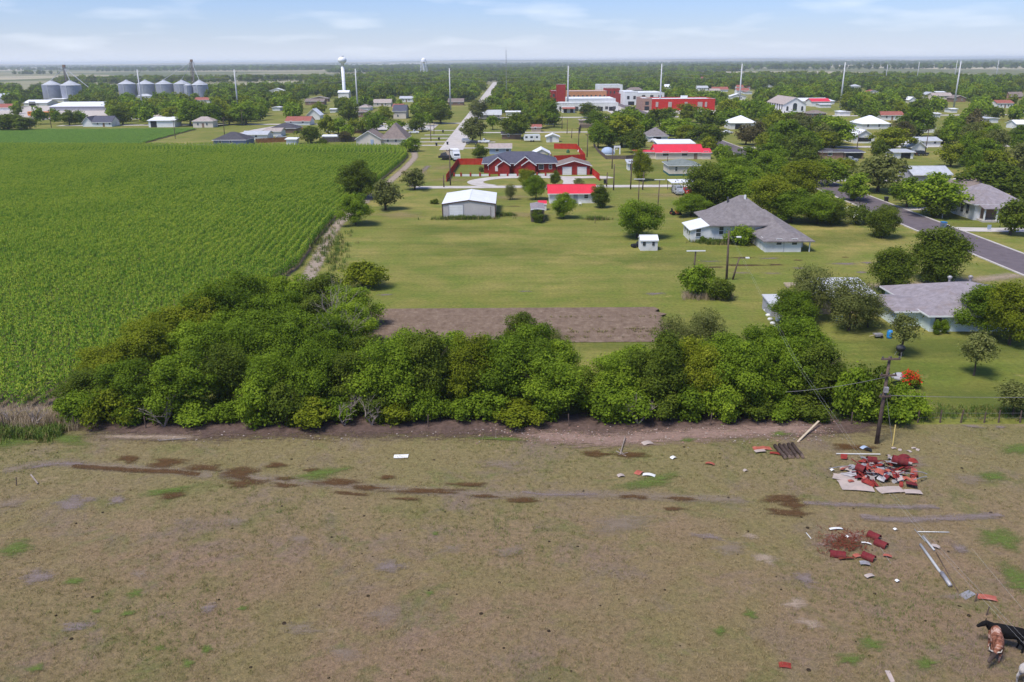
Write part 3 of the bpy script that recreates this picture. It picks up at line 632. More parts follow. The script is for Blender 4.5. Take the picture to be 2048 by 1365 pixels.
def opening(root, face, w, d, kind, u, z, ww, hh, mat=None, base=0.0):
    o, du, dn = wall_frame(face, w, d); z0 = base+z; z1 = z0+hh; t = .09
    if kind == 'window':
        mb = MB(); slab(mb,o,du,dn,u,u+ww,.0,.07,z0-.02,z0+t); slab(mb,o,du,dn,u,u+ww,0,.07,z1-t,z1); slab(mb,o,du,dn,u,u+t,0,.07,z0+t,z1-t); slab(mb,o,du,dn,u+ww-t,u+ww,0,.07,z0+t,z1-t)
        slab(mb,o,du,dn,u+t,u+ww-t,0,.055,(z0+z1)/2-.03,(z0+z1)/2+.03)
        f = obj('window', mb, mat or 'white', root); obj('pane', slab(MB(),o,du,dn,u+t,u+ww-t,0,.03,z0+t,z1-t), 'glass', f); return f
    if kind == 'shutters':
        for a in (u-.45, u+ww+.05): obj('shutter', slab(MB(),o,du,dn,a,a+.4,0,.05,z0,z1), mat or 'white', root)
        return
    if kind == 'garage':
        f = obj('garage_door_frame', slab(slab(slab(MB(),o,du,dn,u-.14,u,0,.08,0,z1+.14),o,du,dn,u+ww,u+ww+.14,0,.08,0,z1+.14),o,du,dn,u,u+ww,0,.08,z1,z1+.14), 'grey_wall', root)
        n = 5
        for k in range(n): obj('door_panel', slab(MB(),o,du,dn,u,u+ww,0,.045,z0+k*hh/n+.015,z0+(k+1)*hh/n-.015), mat or 'white', f)
        return f
    if kind == 'door':
        f = obj('door', slab(MB(),o,du,dn,u,u+ww,0,.05,z0,z1), mat or 'white', root); obj('handle', slab(MB(),o,du,dn,u+ww*.84,u+ww*.9,.05,.09,z0+1.0,z0+1.1), 'dark_grey', f); return f
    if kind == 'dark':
        return obj('painted_dark_opening', slab(MB(),o,du,dn,u,u+ww,0,.02,z0,z1), 'black', root)  # flat black panel
def roof_mesh(kind, w, d, h, rh, ov, t=.16):
    mb = MB(); a, b_ = w/2+ov, d/2+ov
    if kind == 'gable_x':
        dz = rh*ov/(d/2); mb.prism([(-b_,h-dz),(0,h+rh),(b_,h-dz),(b_,h-dz-t),(0,h+rh-t),(-b_,h-dz-t)], -a, a, 'x')
    elif kind == 'gable_y':
        dz = rh*ov/(w/2); mb.prism([(-a,h-dz),(0,h+rh),(a,h-dz),(a,h-dz-t),(0,h+rh-t),(-a,h-dz-t)], -b_, b_, 'y')
    elif kind == 'shed':      # falls towards the front
        mb.add([(-a,-b_,h-.05),(a,-b_,h-.05),(a,b_,h+rh),(-a,b_,h+rh),(-a,-b_,h-.05-t),(a,-b_,h-.05-t),(a,b_,h+rh-t),(-a,b_,h+rh-t)],[(0,1,2,3),(7,6,5,4),(4,5,1,0),(5,6,2,1),(6,7,3,2),(7,4,0,3)])
    elif kind == 'flat':
        mb.box(-a, a, -b_, b_, h, h+rh)
    else:                     # hip, ridge along the longer side; 'bell' flares at the eaves
        lx, ly = (w/2-d/2*.95, 0) if w >= d else (0, d/2-w/2*.95)
        lx = max(lx, .15 if w >= d else 0); ly = max(ly, .15 if d > w else 0)
        e = [(-a,-b_),(a,-b_),(a,b_),(-a,b_)]; rings = [[(x,y,h-.16) for x,y in e], [(x,y,h) for x,y in e]]
        if kind == 'bell': rings.append([(x*.72+(lx if x > 0 else -lx)*.28, y*.72+(ly if y > 0 else -ly)*.28, h+rh*.19) for x,y in e])
        rings.append([((lx if x > 0 else -lx), (ly if y > 0 else -ly), h+rh) for x,y in e])
        V = [p for r in rings for p in r]; F = [(3,2,1,0)]
        for i in range(len(rings)-1):
            for k in range(4): F.append((i*4+k, i*4+(k+1)%4, (i+1)*4+(k+1)%4, (i+1)*4+k))
        n = (len(rings)-1)*4; F.append((n,n+1,n+2,n+3)); mb.add(V, F)
    return mb
def house(name, label, x0, x1, yf, d, h, roof='gable_x', rh=1.6, wall='white', rmat='shingle_grey', ov=.45, ops=(), cat='house', group=None, skirt=None, rot=0.0, chimney=None, share=1.0, seams=0, base=0.0, trim='white'):
    BLD.append(((x0+x1)/2, yf+d/2, name.replace('_', ' '))); w = x1-x0; root = empty(name, label, cat, ((x0+x1)/2, yf+d/2, 0), rot, group); register(x0, x1, yf, yf+d, h+rh, share)
    mb = MB(); z0 = -.05 if not skirt else .5
    if roof == 'gable_x': mb.prism([(-d/2,z0),(-d/2,h-.16),(0,h+rh-.17),(d/2,h-.16),(d/2,z0)], -w/2, w/2, 'x')
    elif roof == 'gable_y': mb.prism([(-w/2,z0),(-w/2,h-.16),(0,h+rh-.17),(w/2,h-.16),(w/2,z0)], -d/2, d/2, 'y')
    elif roof == 'shed': mb.prism([(-d/2,z0),(-d/2,h-.22),(d/2,h+rh-.18),(d/2,z0)], -w/2, w/2, 'x')
    else: mb.box(-w/2, w/2, -d/2, d/2, z0, h)
    obj('wall', mb, wall, root)
    if skirt: obj('skirting', MB().box(-w/2-.04, w/2+.04, -d/2-.04, d/2+.04, -.05, .5), skirt, root)
    r = obj('roof', roof_mesh(roof, w, d, h, rh, ov), rmat, root)
    if roof in ('gable_x','gable_y','shed'):
        t = MB(); f = -d/2-ov
        if roof == 'gable_x':
            dz = rh*ov/(d/2); t.box(-w/2-ov, w/2+ov, f-.03, f, h-dz-.2, h-dz+.0)
            obj('fascia', t, trim, r); obj('ridge_cap', MB().box(-w/2-ov, w/2+ov, -.14, .14, h+rh-.03, h+rh+.04), rmat, r)
        elif roof == 'gable_y':
            a = w/2+ov; dz = rh*ov/(w/2); t.prism([(-a,h-dz+.01),(0,h+rh+.01),(a,h-dz+.01),(a,h-dz-.22),(0,h+rh-.22),(-a,h-dz-.22)], f-.03, f, 'y')
            obj('fascia', t, trim, r); obj('ridge_cap', MB().box(-.14, .14, -d/2-ov, d/2+ov, h+rh-.03, h+rh+.04), rmat, r)
        else: obj('fascia', t.box(-w/2-ov, w/2+ov, f-.03, f, h-.3, h-.04), trim, r)
    elif roof in ('hip','bell'):
        a, b_ = w/2+ov, d/2+ov; t = MB().box(-a, a, -b_-.03, -b_, h-.18, h-.01).box(-a-.03, -a, -b_, b_, h-.18, h-.01).box(a, a+.03, -b_, b_, h-.18, h-.01); obj('fascia', t, trim, r)
    for op in ops: opening(root, *op[:1], w, d, *op[1:])
    if chimney: obj('chimney', MB().box(chimney[0]-.35, chimney[0]+.35, chimney[1]-.35, chimney[1]+.35, h, h+rh+.7), 'brick_pink', r)
    return root
def hp(name, label, pl, pr, pyb, d, pye, pyr, roof='gable_x', yf=None, **k):
    """house surveyed from the photograph: wall ends, foot, eave and ridge lines at their own distance"""
    Y = yf or at((pl+pr)/2, pyb)[1]; x0, x1 = xz(pl, pyb, Y)[0], xz(pr, pyb, Y)[0]; h = max(2.2, xz((pl+pr)/2, pye, Y)[1])
    yr = Y+(d/2 if roof != 'gable_y' else .1) if roof != 'shed' else Y+d
    rh = max(.25, xz((pl+pr)/2, pyr, yr)[1]-h)
    return house(name, label, x0, x1, Y, d, h, roof, rh, **k)
def W(f, u, z=1.0, w=1.0, h=1.3, m=None): return (f, 'window', u, z, w, h, m)
# ---- metal barn on the lawn
bx0, bx1, bY = -13.8, -3.2, 165.3; bh = xz(886, 408, bY)[1]
b_ = house('metal_barn', 'pale ribbed metal barn with white roller door and brown corner trim on the lawn', bx0, bx1, bY, 14.5, bh, 'gable_y', .75, 'sheet_wall', 'roof_white_rib', .12, [('front','garage',1.35,0,2.75,2.75,'white')], 'barn', trim='trim_brown')
w_ = bx1-bx0
for x in (-w_/2, w_/2): obj('corner_trim', MB().box(x-.09, x+.09, -7.25-.06, -7.25+.12, 0, bh-.05), 'trim_brown', b_)
obj('side_door', MB().box(4.35, 4.42, -7.31, -7.25, 0, 2.3), 'trim_brown', b_)
# ---- long white cottage, red sheet roof
hp('red_roof_cottage', 'long white cottage with bright red sheet-metal roof behind the lawn', 1099, 1189, 407, 5.5, 385, 369, wall='white', rmat='roof_red', ops=[W('front',7.6,1,1.0,1.1),W('front',3.4,1,.9,1.1),('front','door',5.3,.1,.9,2.0,'grey_wall'),W('left',2,1,.9,1.1)])
house('pump_house', 'tiny white hut with red roof beside the long cottage', *(xz(1077,402,174)[0], xz(1093,402,174)[0]), 174, 1.6, 1.5, 'shed', .35, 'white_old', 'roof_red', .1, [('front','door',.5,0,.7,1.3,'white')], 'shed')
sh = house('box_shed', 'narrow weathered grey shed overgrown with vine on its end', 3.9, 6.5, 161, 7, 2.55, 'gable_y', .18, 'fence_wood', 'shingle_purple', .1, [], 'shed')
# ---- red brick ranch house
def ranch():
    Y = 236.0; x0, x1 = xz(968,345,Y)[0], xz(1112,345,Y)[0]; d = 13.5; h = 2.75; w = x1-x0
    r = house('brick_ranch_house', 'red brick ranch house with slate hip roof and small white-trimmed front gables', x0, x1, Y, d, h, 'hip', xz(1040,303,Y+d/2)[1]-h, 'brick_red', 'shingle_slate', .6,
        [W('front',1.2,.9,1.4,1.4),('front','door',8.9,0,1.1,2.1,'white'),W('front',15.4,.9,1.5,1.4),W('front',18.3,1,.9,1.3)])
    for cx, gw, pj, gh in ((4.0, 5.2, 2.4, 2.0), (5.6, 3.2, 3.3, 1.1), (11.6, 5.6, 2.4, 2.1), (12.6, 3.6, 3.2, 1.2)):
        lx = cx-w/2; g = MB().prism([(lx-gw/2,0),(lx-gw/2,h-.15),(lx,h+gh-.17),(lx+gw/2,h-.15),(lx+gw/2,0)], -d/2-pj, -d/2+.2, 'y'); gb = obj('gable_bay', g, 'brick_red', r)
        a = gw/2+.35; dz = .35*gh/(gw/2)
        obj('roof', MB().prism([(lx-a,h-dz),(lx,h+gh),(lx+a,h-dz),(lx+a,h-dz-.16),(lx,h+gh-.16),(lx-a,h-dz-.16)], -d/2-pj-.3, -d/2+3.4, 'y'), 'shingle_slate', gb)
        obj('fascia', MB().prism([(lx-a,h-dz+.02),(lx,h+gh+.02),(lx+a,h-dz+.02),(lx+a,h-dz-.24),(lx,h+gh-.24),(lx-a,h-dz-.24)], -d/2-pj-.34, -d/2-pj-.3, 'y'), 'white', gb)
        if gw > 5:
            f = obj('window', MB().box(lx-.8, lx+.8, -d/2-pj-.06, -d/2-pj, .8, 2.2), 'white', gb); 
    # garage with two white doors
    gx0, gx1 = xz(1116,348,231)[0], xz(1180,348,231)[0]
    house('double_garage', 'red garage with brown roof and two white doors beside the brick ranch house', gx0, gx1, 231, 8.5, 2.7, 'gable_y', 1.25, 'brick_red', 'shingle_brown', .5, [('front','garage',1.3,0,2.4,2.1,'white'),('front','garage',5.4,0,2.4,2.1,'white')], 'garage')
ranch()
# ---- fences round it
def panel_fence(name, label, pts, hgt, mat, step=2.4, group=None, board=.14):
    """every board its own piece where the photograph could show it; here panels between posts"""
    r = empty(name, label, 'fence', (pts[0][0], pts[0][1], 0), 0, group); ox, oy = pts[0]
    for (xa, ya), (xb, yb) in zip(pts[:-1], pts[1:]):
        L_ = math.hypot(xb-xa, yb-ya); n = max(1, round(L_/step)); ang = math.atan2(yb-ya, xb-xa)
        for k in range(n):
            t0, t1 = k/n, (k+1)/n; l = L_/n; mb = MB(); nb = max(2, int(l/.3))
            for j in range(nb): 
                q = .03*((j*7+k*3) % 3)/2; mb.box(j*l/nb+.01, (j+1)*l/nb-.01, -.012-.006*(j % 2), .012+.006*(j % 2), .03, hgt-q)
            p = obj('panel', mb, mat, r, loc=(xa+(xb-xa)*t0-ox, ya+(yb-ya)*t0-oy, 0), rz=ang)
            obj('post', MB().box(-.06,.06,-.06,.06,0,hgt+.06), mat, r, loc=(xa+(xb-xa)*t0-ox, ya+(yb-ya)*t0-oy, 0), rz=ang)
    return r
panel_fence('red_fence', 'bright red board fence on the open left side of the brick ranch house', P((893,364),(916,330),(966,330)), 1.9, 'fence_red')
panel_fence('red_fence', 'bright red board fence running from the double garage towards the lane', [*P((1181,347),(1199,362))], 1.8, 'fence_red')
panel_fence('red_fence', 'bright red board fence enclosing the back yard behind the garage', P((1108,324),(1170,321),(1153,299),(1108,298)), 1.9, 'fence_red')
def low_wall():
    r = empty('garden_wall', 'low white garden wall with red brick posts before the ranch house', 'wall', (-13,224,0)); 
    xs = [xz(p, 348, 229.4)[0] for p in (908,922,941,960,979,998,1015,1035,1053,1074,1091,1112)]
    for a, c in zip(xs[:-1], xs[1:]):
        if not (980 < proj((a+c)/2, 229.4, 0)[0] < 996): obj('wall_section', MB().box(a+13+.2, c+13-.2, 5.25, 5.45, 0, .55), 'white', r)
    for x in xs: obj('post', MB().box(x+13-.22, x+13+.22, 5.13, 5.57, 0, 1.0), 'brick_red', r)
low_wall()
hp('grey_blue_house', 'grey-blue house with tan gable roof behind the brick ranch house', 979, 1022, 309, 9, 296, 287, 'gable_x', wall='light_blue', rmat='shingle_tan', ops=[W('front',2,.9,1.2),W('front',5.5,.9,1.2)], share=.5)
def pavilion():
    Y = 262; x0, x1 = xz(1067,311,Y)[0], xz(1100,311,Y)[0]; w = x1-x0; r = empty('pavilion', 'open pavilion with white gable roof in the yard behind the ranch house', 'pavilion', ((x0+x1)/2, Y+4, 0)); register(x0,x1,Y,Y+8,4)
    for x in (-w/2+.2, w/2-.2):
        for y in (-3.8, 0, 3.8): obj('post', MB().box(x-.09,x+.09,y-.09,y+.09,0,2.7), 'white', r)
    obj('roof', roof_mesh('gable_y', w, 8, 2.7, 1.3, .3), 'roof_white', r); obj('gable_panel', MB().prism([(-w/2,2.5),(0,3.8),(w/2,2.5)], -4, -3.95, 'y'), 'cream', r)
    obj('counter', MB().box(-2,2,2.5,3.3,0,1.0), 'brown_wall', r)
pavilion()
hp('arched_shed', 'small white shed with rounded roof on the grass behind the camper', 1093, 1118, 285, 4.5, 273, 268, 'gable_y', wall='white', rmat='roof_white', ops=[('front','door',1.2,0,1.0,2,'grey_wall')], cat='shed')
hp('small_cottage', 'tiny cottage with orange-red roof beside a dark tree', 1063, 1082, 264, 6, 257, 249, 'gable_x', wall='tan_wall', rmat='shingle_red', ops=[W('front',1.2)])
hp('brown_cottage', 'low brown house half hidden by a big dark tree', 1004, 1042, 279, 7, 269, 262, 'gable_x', wall='brown_wall', rmat='shingle_dark', ops=[W('front',2)], share=0)
# ---- white gable house by the street, corn field in front
hp('white_gable_house', 'white house with wide gable end beside the corner of the corn field', 713, 762, 291, 12, 277, 262, 'gable_y', wall='cream', rmat='shingle_brown', ops=[('front','door',5.4,0,1.2,2.1,'light_blue')])
hp('white_gable_house', 'cream side wing with garage under a broad brown roof near the street', 763, 812, 290, 15, 280, 246, 'hip', wall='cream', rmat='shingle_brown', ops=[W('front',2),W('front',5)])
hp('garden_shed', 'white-roofed shed behind a dark board fence at the corn edge', 645, 674, 284, 4, 278, 270, 'shed', wall='white', rmat='roof_white', cat='shed')
panel_fence('board_fence', 'weathered dark board fence behind the corn field', P((640,286),(712,283)), 1.8, 'fence_wood', 3)
panel_fence('board_fence', 'orange-brown board fence beside the white slant-roofed shed', P((512,287),(574,284)), 1.8, 'fence_orange', 3)
hp('slant_shed', 'white shed with sloping roof at the end of the orange fence', 573, 593, 290, 4, 281, 275, 'shed', wall='white', rmat='roof_white', cat='shed')
hp('blue_house', 'slate-blue house with dark hip roof at the far edge of the corn', 428, 492, 292, 11, 283, 264, 'hip', wall='slate_blue', rmat='shingle_dark', ops=[W('front',2),W('front',6)])
hp('carport_roof_house', 'white house with pale metal roof behind the blue house', 486, 535, 280, 9, 272, 262, 'gable_x', wall='white', rmat='roof_metal', ops=[W('front',2),W('front',5)])
hp('tan_house', 'tan house with low pale roof behind the orange fence', 530, 562, 273, 8, 266, 256, 'gable_x', wall='white', rmat='shingle_tan', ops=[W('front',2)])
hp('purple_roof_house', 'brown house with dark purple-grey hip roof', 540, 592, 267, 11, 259, 246, 'hip', wall='brown_wall', rmat='shingle_dark', ops=[W('front',4)], share=.4)
hp('red_brown_roof_house', 'white house with red-brown gable roof among trees', 572, 620, 251, 10, 244, 233, 'gable_x', wall='white', rmat='shingle_red', ops=[W('front',2),W('front',8)])
hp('white_roof_house', 'white gabled house with white metal roof beyond the red-brown roof', 614, 640, 240, 9, 230, 218, 'gable_y', wall='white', rmat='roof_white')
# ---- far left: farm houses, grain store
hp('farmhouse', 'small white farmhouse with grey roof beyond the low row crop', 186, 224, 254, 9, 244, 232, 'gable_x', wall='white', rmat='shingle_slate', ops=[W('front',2),W('front',8),('front','door',5,0,1,2.1,'brown_wall')])
hp('farmhouse_wing', 'white gabled wing at the left of the small farmhouse', 166, 186, 254, 10, 246, 234, 'gable_y', wall='white', rmat='shingle_slate', cat='house')
hp('metal_shed', 'white metal shed with bright flat-pitched roof beyond the row crop', 298, 350, 255, 9, 241, 234, 'shed', wall='white', rmat='roof_white', ops=[('front','dark',1,0,3,3)], cat='shed')
hp('warehouse', 'large white warehouse with bright low roof below the twin grain bins', 100, 212, 222, 40, 213, 204, 'gable_x', wall='grey_wall', rmat='roof_white', cat='warehouse')
hp('warehouse', 'long low white storage shed left of the grain bins', 48, 95, 212, 16, 207, 200, 'gable_x', wall='white', rmat='roof_white', cat='warehouse', ops=[('front','dark',4,0,5,3)])
hp('warehouse', 'white storage shed at the foot of the twin grain bins', 100, 128, 204, 14, 201, 198, 'gable_x', wall='white', rmat='roof_white', cat='warehouse')
hp('grain_store', 'tall white gabled store at the edge of the grain yard', -24, 10, 210, 20, 199, 188, 'gable_y', wall='grey_wall', rmat='roof_white', cat='store')
hp('red_roof_barn', 'barn with faded red roof next to the grain yard', -20, 20, 222, 14, 219, 208, 'gable_x', wall='white', rmat='shingle_red', cat='barn')
def silo(px, pyb, dpx, pe, pt, label, Y=None, group='round metal grain bins'):
    Y = Y or at(px, pyb)[1]; x = xz(px, pyb, Y)[0]; rr = abs(xz(px+dpx/2, pyb, Y)[0]-x); h = xz(px, pe, Y)[1]; top = xz(px, pt, Y)[1]
    r = empty('grain_bin', label, 'grain bin', (x, Y, 0), 0, group); register(x-rr, x+rr, Y-rr, Y+rr, top)
    n = max(4, int(h/2.2)); prof = []
    for k in range(n): prof += [(rr, k*h/n), (rr, (k+.86)*h/n), (rr*1.008, (k+.9)*h/n), (rr*1.008, (k+.98)*h/n)]
    obj('wall', MB().lathe(prof+[(rr,h)], 32), 'galvanised', r)
    obj('roof', MB().lathe([(rr*1.03,h-.1),(rr*1.03,h+.1),(rr*.16,top-.5),(rr*.16,top),(rr*.02,top+.2)], 32), 'roof_metal', r)
    a = 1.0; obj('ladder', MB().box(-.3,.3,-rr-.25,-rr-.1,0,h), 'roof_metal', r)
    return x, Y, top
S1 = silo(109, 201, 37.5, 170.5, 161, 'large grey grain bin at the left of a pair', 738); S2 = silo(146.5, 203, 38, 171, 161, 'large grey grain bin at the right of a pair', 725)
SS = [silo(p, 200, 33, 168.5, 160, 'grey grain bin standing in the row of five', 800) for p in (258,295.5,332,368)]
S5 = silo(403, 200, 31, 170, 160, 'tall grey grain bin at the end of the row of five', 775); silo(379, 200, 16, 171, 166, 'small narrow grain bin squeezed between larger ones', 770, None)
def grain_leg(px, pt, Y, w, label, targets, extra=()):
    x, top = xz(px, pt, Y); r = empty('grain_elevator', label, 'elevator', (x, Y, 0)); mb = MB()
    for a, b2 in ((-1,-1),(1,-1),(1,1),(-1,1)): mb.tube([(a*w/2,b2*w/2,0),(a*w/2,b2*w/2,top)], .14, 4)
    n = int(top/3)
    for k in range(n):
        z0, z1 = k*top/n, (k+1)*top/n
        mb.tube([(-w/2,-w/2,z0),(w/2,-w/2,z1)], .09, 4); mb.tube([(w/2,-w/2,z0),(-w/2,-w/2,z1)], .09, 4); mb.tube([(-w/2,-w/2,z1),(w/2,-w/2,z1)], .09, 4)
    obj('tower_frame', mb, 'pole_wood', r); obj('leg_casing', MB().box(-.45,.45,-.3,.3,0,top+1), 'scrap_silver', r); obj('head_box', MB().box(-1.0,1.0,-.8,.8,top,top+2), 'brown_wall', r)
    for t in targets: obj('spout', MB().tube([(0,0,top-.3),(t[0]-x,t[1]-Y,t[2])], .24, 6), 'roof_metal', r)
grain_leg(128, 135, 732, 1.6, 'slender grain elevator with spouts to the pair of large bins', [S1, S2, (xz(177,175,728)[0], 728, xz(177,175,728)[1])])
grain_leg(383, 124, 785, 3.0, 'lattice grain elevator tower with spouts over the row of five bins', [SS[2], SS[3], S5])
# ---- water towers
def water_tower():
    Y = 767; x = xz(687,160,Y)[0]; top = xz(683,113.5,Y)[1]; r = empty('water_tower', 'white single-column water tower with flattened globe tank', 'water tower', (x, Y, 0)); register(x-4,x+4,Y-4,Y+4,top)
    n = 24; R0 = 3.8; c = top-3.0; prof = [(1.45,c-5.5)]+[(max(.02, R0*math.cos(a)), c+3.0*math.sin(a)) for a in [R(t) for t in range(-70, 91, 10)]]
    obj('tank', MB().lathe(prof, n), 'tower_white', r, True); obj('column', MB().lathe([(3.2,0),(1.9,3),(1.45,6),(1.45,c-5.4)], n), 'tower_white', r, True)
    obj('railing', MB().lathe([(1.6,top-.05),(1.6,top+.5),(1.55,top+.5),(1.55,top-.05)], 12), 'white', r)
water_tower()
hp('well_house', 'white building at the foot of the single-column water tower', 676, 697, 186, 10, 185, 181, 'gable_x', wall='white', rmat='roof_white', cat='building', yf=752)
def water_tower_legs():
    Y = 1600; x = xz(847.5,130,Y)[0]; top = xz(847.5,113.5,Y)[1]; r = empty('water_tower', 'distant white water tower standing on splayed legs', 'water tower', (x, Y, 0)); c = top-7
    obj('tank', MB().lathe([(.1,c-5),(3.0,c-4.0),(4.3,c-2),(4.3,c+2.0),(2.1,c+4.2),(.1,c+5.0)], 20), 'tower_white', r, True); obj('riser', MB().tube([(0,0,0),(0,0,c-5)], .9, 8), 'tower_white', r)
    for k in range(6):
        a = k*math.pi/3+.3; obj('leg', MB().tube([(8*math.cos(a),8*math.sin(a),0),(5*math.cos(a),5*math.sin(a),c-1)], .45, 6), 'tower_white', r)
    obj('walkway', MB().lathe([(4.2,c-2.2),(5.0,c-2.2),(5.0,c-1.4),(4.9,c-1.4)], 20), 'tower_white', r)
water_tower_legs()
# ---- downtown blocks
def block(name, label, pl, pr, pyb, pyt, d, wall, rmat='roof_white', Y=None, wins=0, wz=None, par=.6, cat='shop', awn=None, share=1.0, doors=0):
    Y = Y or at((pl+pr)/2, pyb)[1]; x0, x1 = xz(pl,pyb,Y)[0], xz(pr,pyb,Y)[0]; h = xz((pl+pr)/2, pyt, Y)[1]; w = x1-x0
    BLD.append(((x0+x1)/2, Y+d/2, name.replace('_', ' '))); r = empty(name, label, cat, ((x0+x1)/2, Y+d/2, 0), 0, None); register(x0,x1,Y,Y+d,h,share)
    obj('wall', MB().box(-w/2,w/2,-d/2,d/2,0,h-par), wall, r)
    ps = MB().box(-w/2,w/2,-d/2,-d/2+.35,h-par,h).box(-w/2,w/2,d/2-.35,d/2,h-par,h).box(-w/2,-w/2+.35,-d/2+.35,d/2-.35,h-par,h).box(w/2-.35,w/2,-d/2+.35,d/2-.35,h-par,h); obj('parapet', ps, wall, r)
    obj('roof', MB().box(-w/2+.36,w/2-.36,-d/2+.36,d/2-.36,h-par,h-par+.12), rmat, r); obj('coping', MB().box(-w/2-.1,w/2+.1,-d/2-.1,-d/2+.45,h,h+.14), 'white', r)
    for k in range(wins):
        ww = w/wins; opening(r,'front',w,d,'window',ww*(k+.3),(wz or h*.45),ww*.4,min(2.2,h*.36),'brown_wall')
    for k in range(doors):
        ww = w/doors; opening(r,'front',w,d,'dark',ww*(k+.25),0,ww*.5,2.6)
    if awn: obj('awning', MB().prism([(-d/2-2.2,2.6),(-d/2,3.4),(-d/2,3.2),(-d/2-2.2,2.4)], -w/2, w/2, 'x'), awn, r)
    return r
block('corner_shop', 'brick shop with dark red parapet and white band', 1102, 1134, 204, 182, 22, 'brick_red', 'roof_white', wins=3, doors=2)
block('stair_tower', 'stepped dark red brick tower rising behind the brick shop', 1113, 1131, 185, 169, 6, 'brick_red', 'shingle_dark', Y=640, cat='tower', share=.3)
block('orange_brick_hall', 'long orange brick building with a row of upper windows', 1135, 1213, 194, 182.5, 24, 'brick_orange', 'roof_white', Y=620, wins=9, cat='hall')
block('white_roof_store', 'low wide store with bright white roof below the orange brick building', 1137, 1231, 207, 198, 34, 'white', 'roof_white', Y=560, wins=0)
block('white_store', 'white storefront row facing the open lots', 1114, 1236, 222, 206, 16, 'white_old', 'roof_white', Y=533, wins=8, wz=1.0, doors=5)
block('awning_shop', 'small shop with a dark red awning at the end of the white row', 1124, 1150, 228, 215, 8, 'white', 'roof_white', Y=516, awn='shingle_red', doors=2)
block('far_hall', 'grey-roofed hall at the far end of the main street', 1197, 1245, 182, 170, 30, 'white', 'roof_metal', Y=760, cat='hall')
block('far_shop', 'red brick shop row at the far end of the main street', 1210, 1240, 186, 177, 14, 'brick_red', 'shingle_red', Y=720, wins=4)
block('main_street_shop', 'red shopfront with white cornice on the main street', 1240, 1258, 203, 188, 30, 'brick_red', 'roof_white', Y=625, wins=2, doors=1)
block('main_street_shop', 'white shopfront with tall opening on the main street', 1250, 1275, 204, 184, 34, 'white', 'roof_white', Y=600, wins=2, doors=1)
block('main_street_shop', 'wide white-roofed store behind the long red wall', 1262, 1328, 200, 186, 40, 'white', 'roof_white', Y=640, wins=4)
block('red_wall_building', 'long building with bright red painted side wall and white flat roof', 1303, 1429, 220, 198, 26, 'fence_red', 'roof_white', Y=535, wins=0)
for k, (p, w) in enumerate(((1314,1.6),(1340,2.2),(1372,1.8),(1400,3.0),(1412,1.4))):
    x, z = xz(p, 209, 534.9); o_ = obj('wall_poster', MB().box(x-w/2, x+w/2, 534.78, 534.99, z-1.6, z+1.4), 'sheet_cream'); tag(o_, 'pale peeling painted sign panel on the long red wall', 'sign', 'sign panels on the red wall')
block('corner_store', 'brick corner store with dark shopfront at the end of the red wall', 1284, 1303, 219, 197, 26, 'brick_pink', 'roof_white', Y=535, wins=1, doors=1)
block('annex', 'small white rooftop box on the red walled building', 1364, 1375, 197, 192, 5, 'white', 'roof_white', Y=550, cat='annex', share=0)
hp('yellow_depot', 'low yellow-tan depot shed behind the board fence', 1160, 1215, 251, 8, 245, 241, 'flat', wall='tan_wall', rmat='shingle_tan', cat='depot', share=.4)
hp('trailer_home', 'white trailer home among trees near the street end', 962, 1002, 238, 7, 229, 220, 'gable_x', wall='cream', rmat='roof_metal', ops=[W('front',3),W('front',9)], share=.6)
hp('brown_hall', 'tan and white hall with grey roof beside the parking lot', 787, 812, 238, 14, 222, 210, 'gable_x', wall='cream', rmat='shingle_slate', ops=[W('front',2)], cat='hall')
hp('red_roof_shop', 'small shop with red roof behind the tan hall', 786, 806, 222, 10, 214, 208, 'gable_x', wall='white', rmat='shingle_red', cat='shop', share=.4)
hp('grey_roof_house', 'white house with pale roof near the foot of a steel pole', 715, 740, 222, 12, 215, 209, 'hip', wall='white', rmat='shingle_tan')
# ---- houses between lane and town, right of the middle
hp('red_roof_house', 'cream house with long bright red sheet-metal roof', 1312, 1404, 319, 9.5, 304, 289, 'gable_x', wall='cream', rmat='roof_red', ops=[W('front',2.0,1,2.0,1.5),W('front',8.0,1,2.0,1.5),W('front',15.0,1,1.6,1.5),('front','door',12,0,1.1,2.1,'brown_wall')])
hp('red_roof_porch', 'right end porch under the bright red roof', 1404, 1421, 319, 8, 307, 297, 'gable_x', wall='cream', rmat='roof_red', cat='porch', share=.4)
hp('red_roof_wing', 'low wing with red roof at the left of the long red-roofed house', 1272, 1311, 318, 6, 310, 302, 'gable_x', wall='cream', rmat='roof_red', cat='house wing', share=.3)
hp('white_roof_annex', 'annex with flat white roof behind the long red-roofed house', 1316, 1388, 300, 9, 287, 279, 'shed', wall='white', rmat='roof_white', cat='house', yf=283, share=.5)
hp('grey_hip_house', 'house with grey pyramid roof and shady porch', 1296, 1335, 284, 11, 273, 255, 'hip', wall='white', rmat='shingle_grey', ops=[('front','dark',2,0,3,2.3)])
hp('green_roof_house', 'small cream house with grey-green roof and dark teal skirting', 1338, 1398, 352, 9, 331, 318, 'hip', wall='cream', rmat='shingle_green', skirt='trim_teal', ops=[W('front',1.5,1.2,.8,1.4),W('front',6.4,1.2,1.1,1.4)], share=.7)
hp('white_outhouse', 'narrow white shed standing beside a young tree', 1256, 1272, 341, 3.5, 326, 319, 'shed', wall='white', rmat='roof_metal', cat='shed', ops=[('front','dark',.6,0,.8,1.9)])
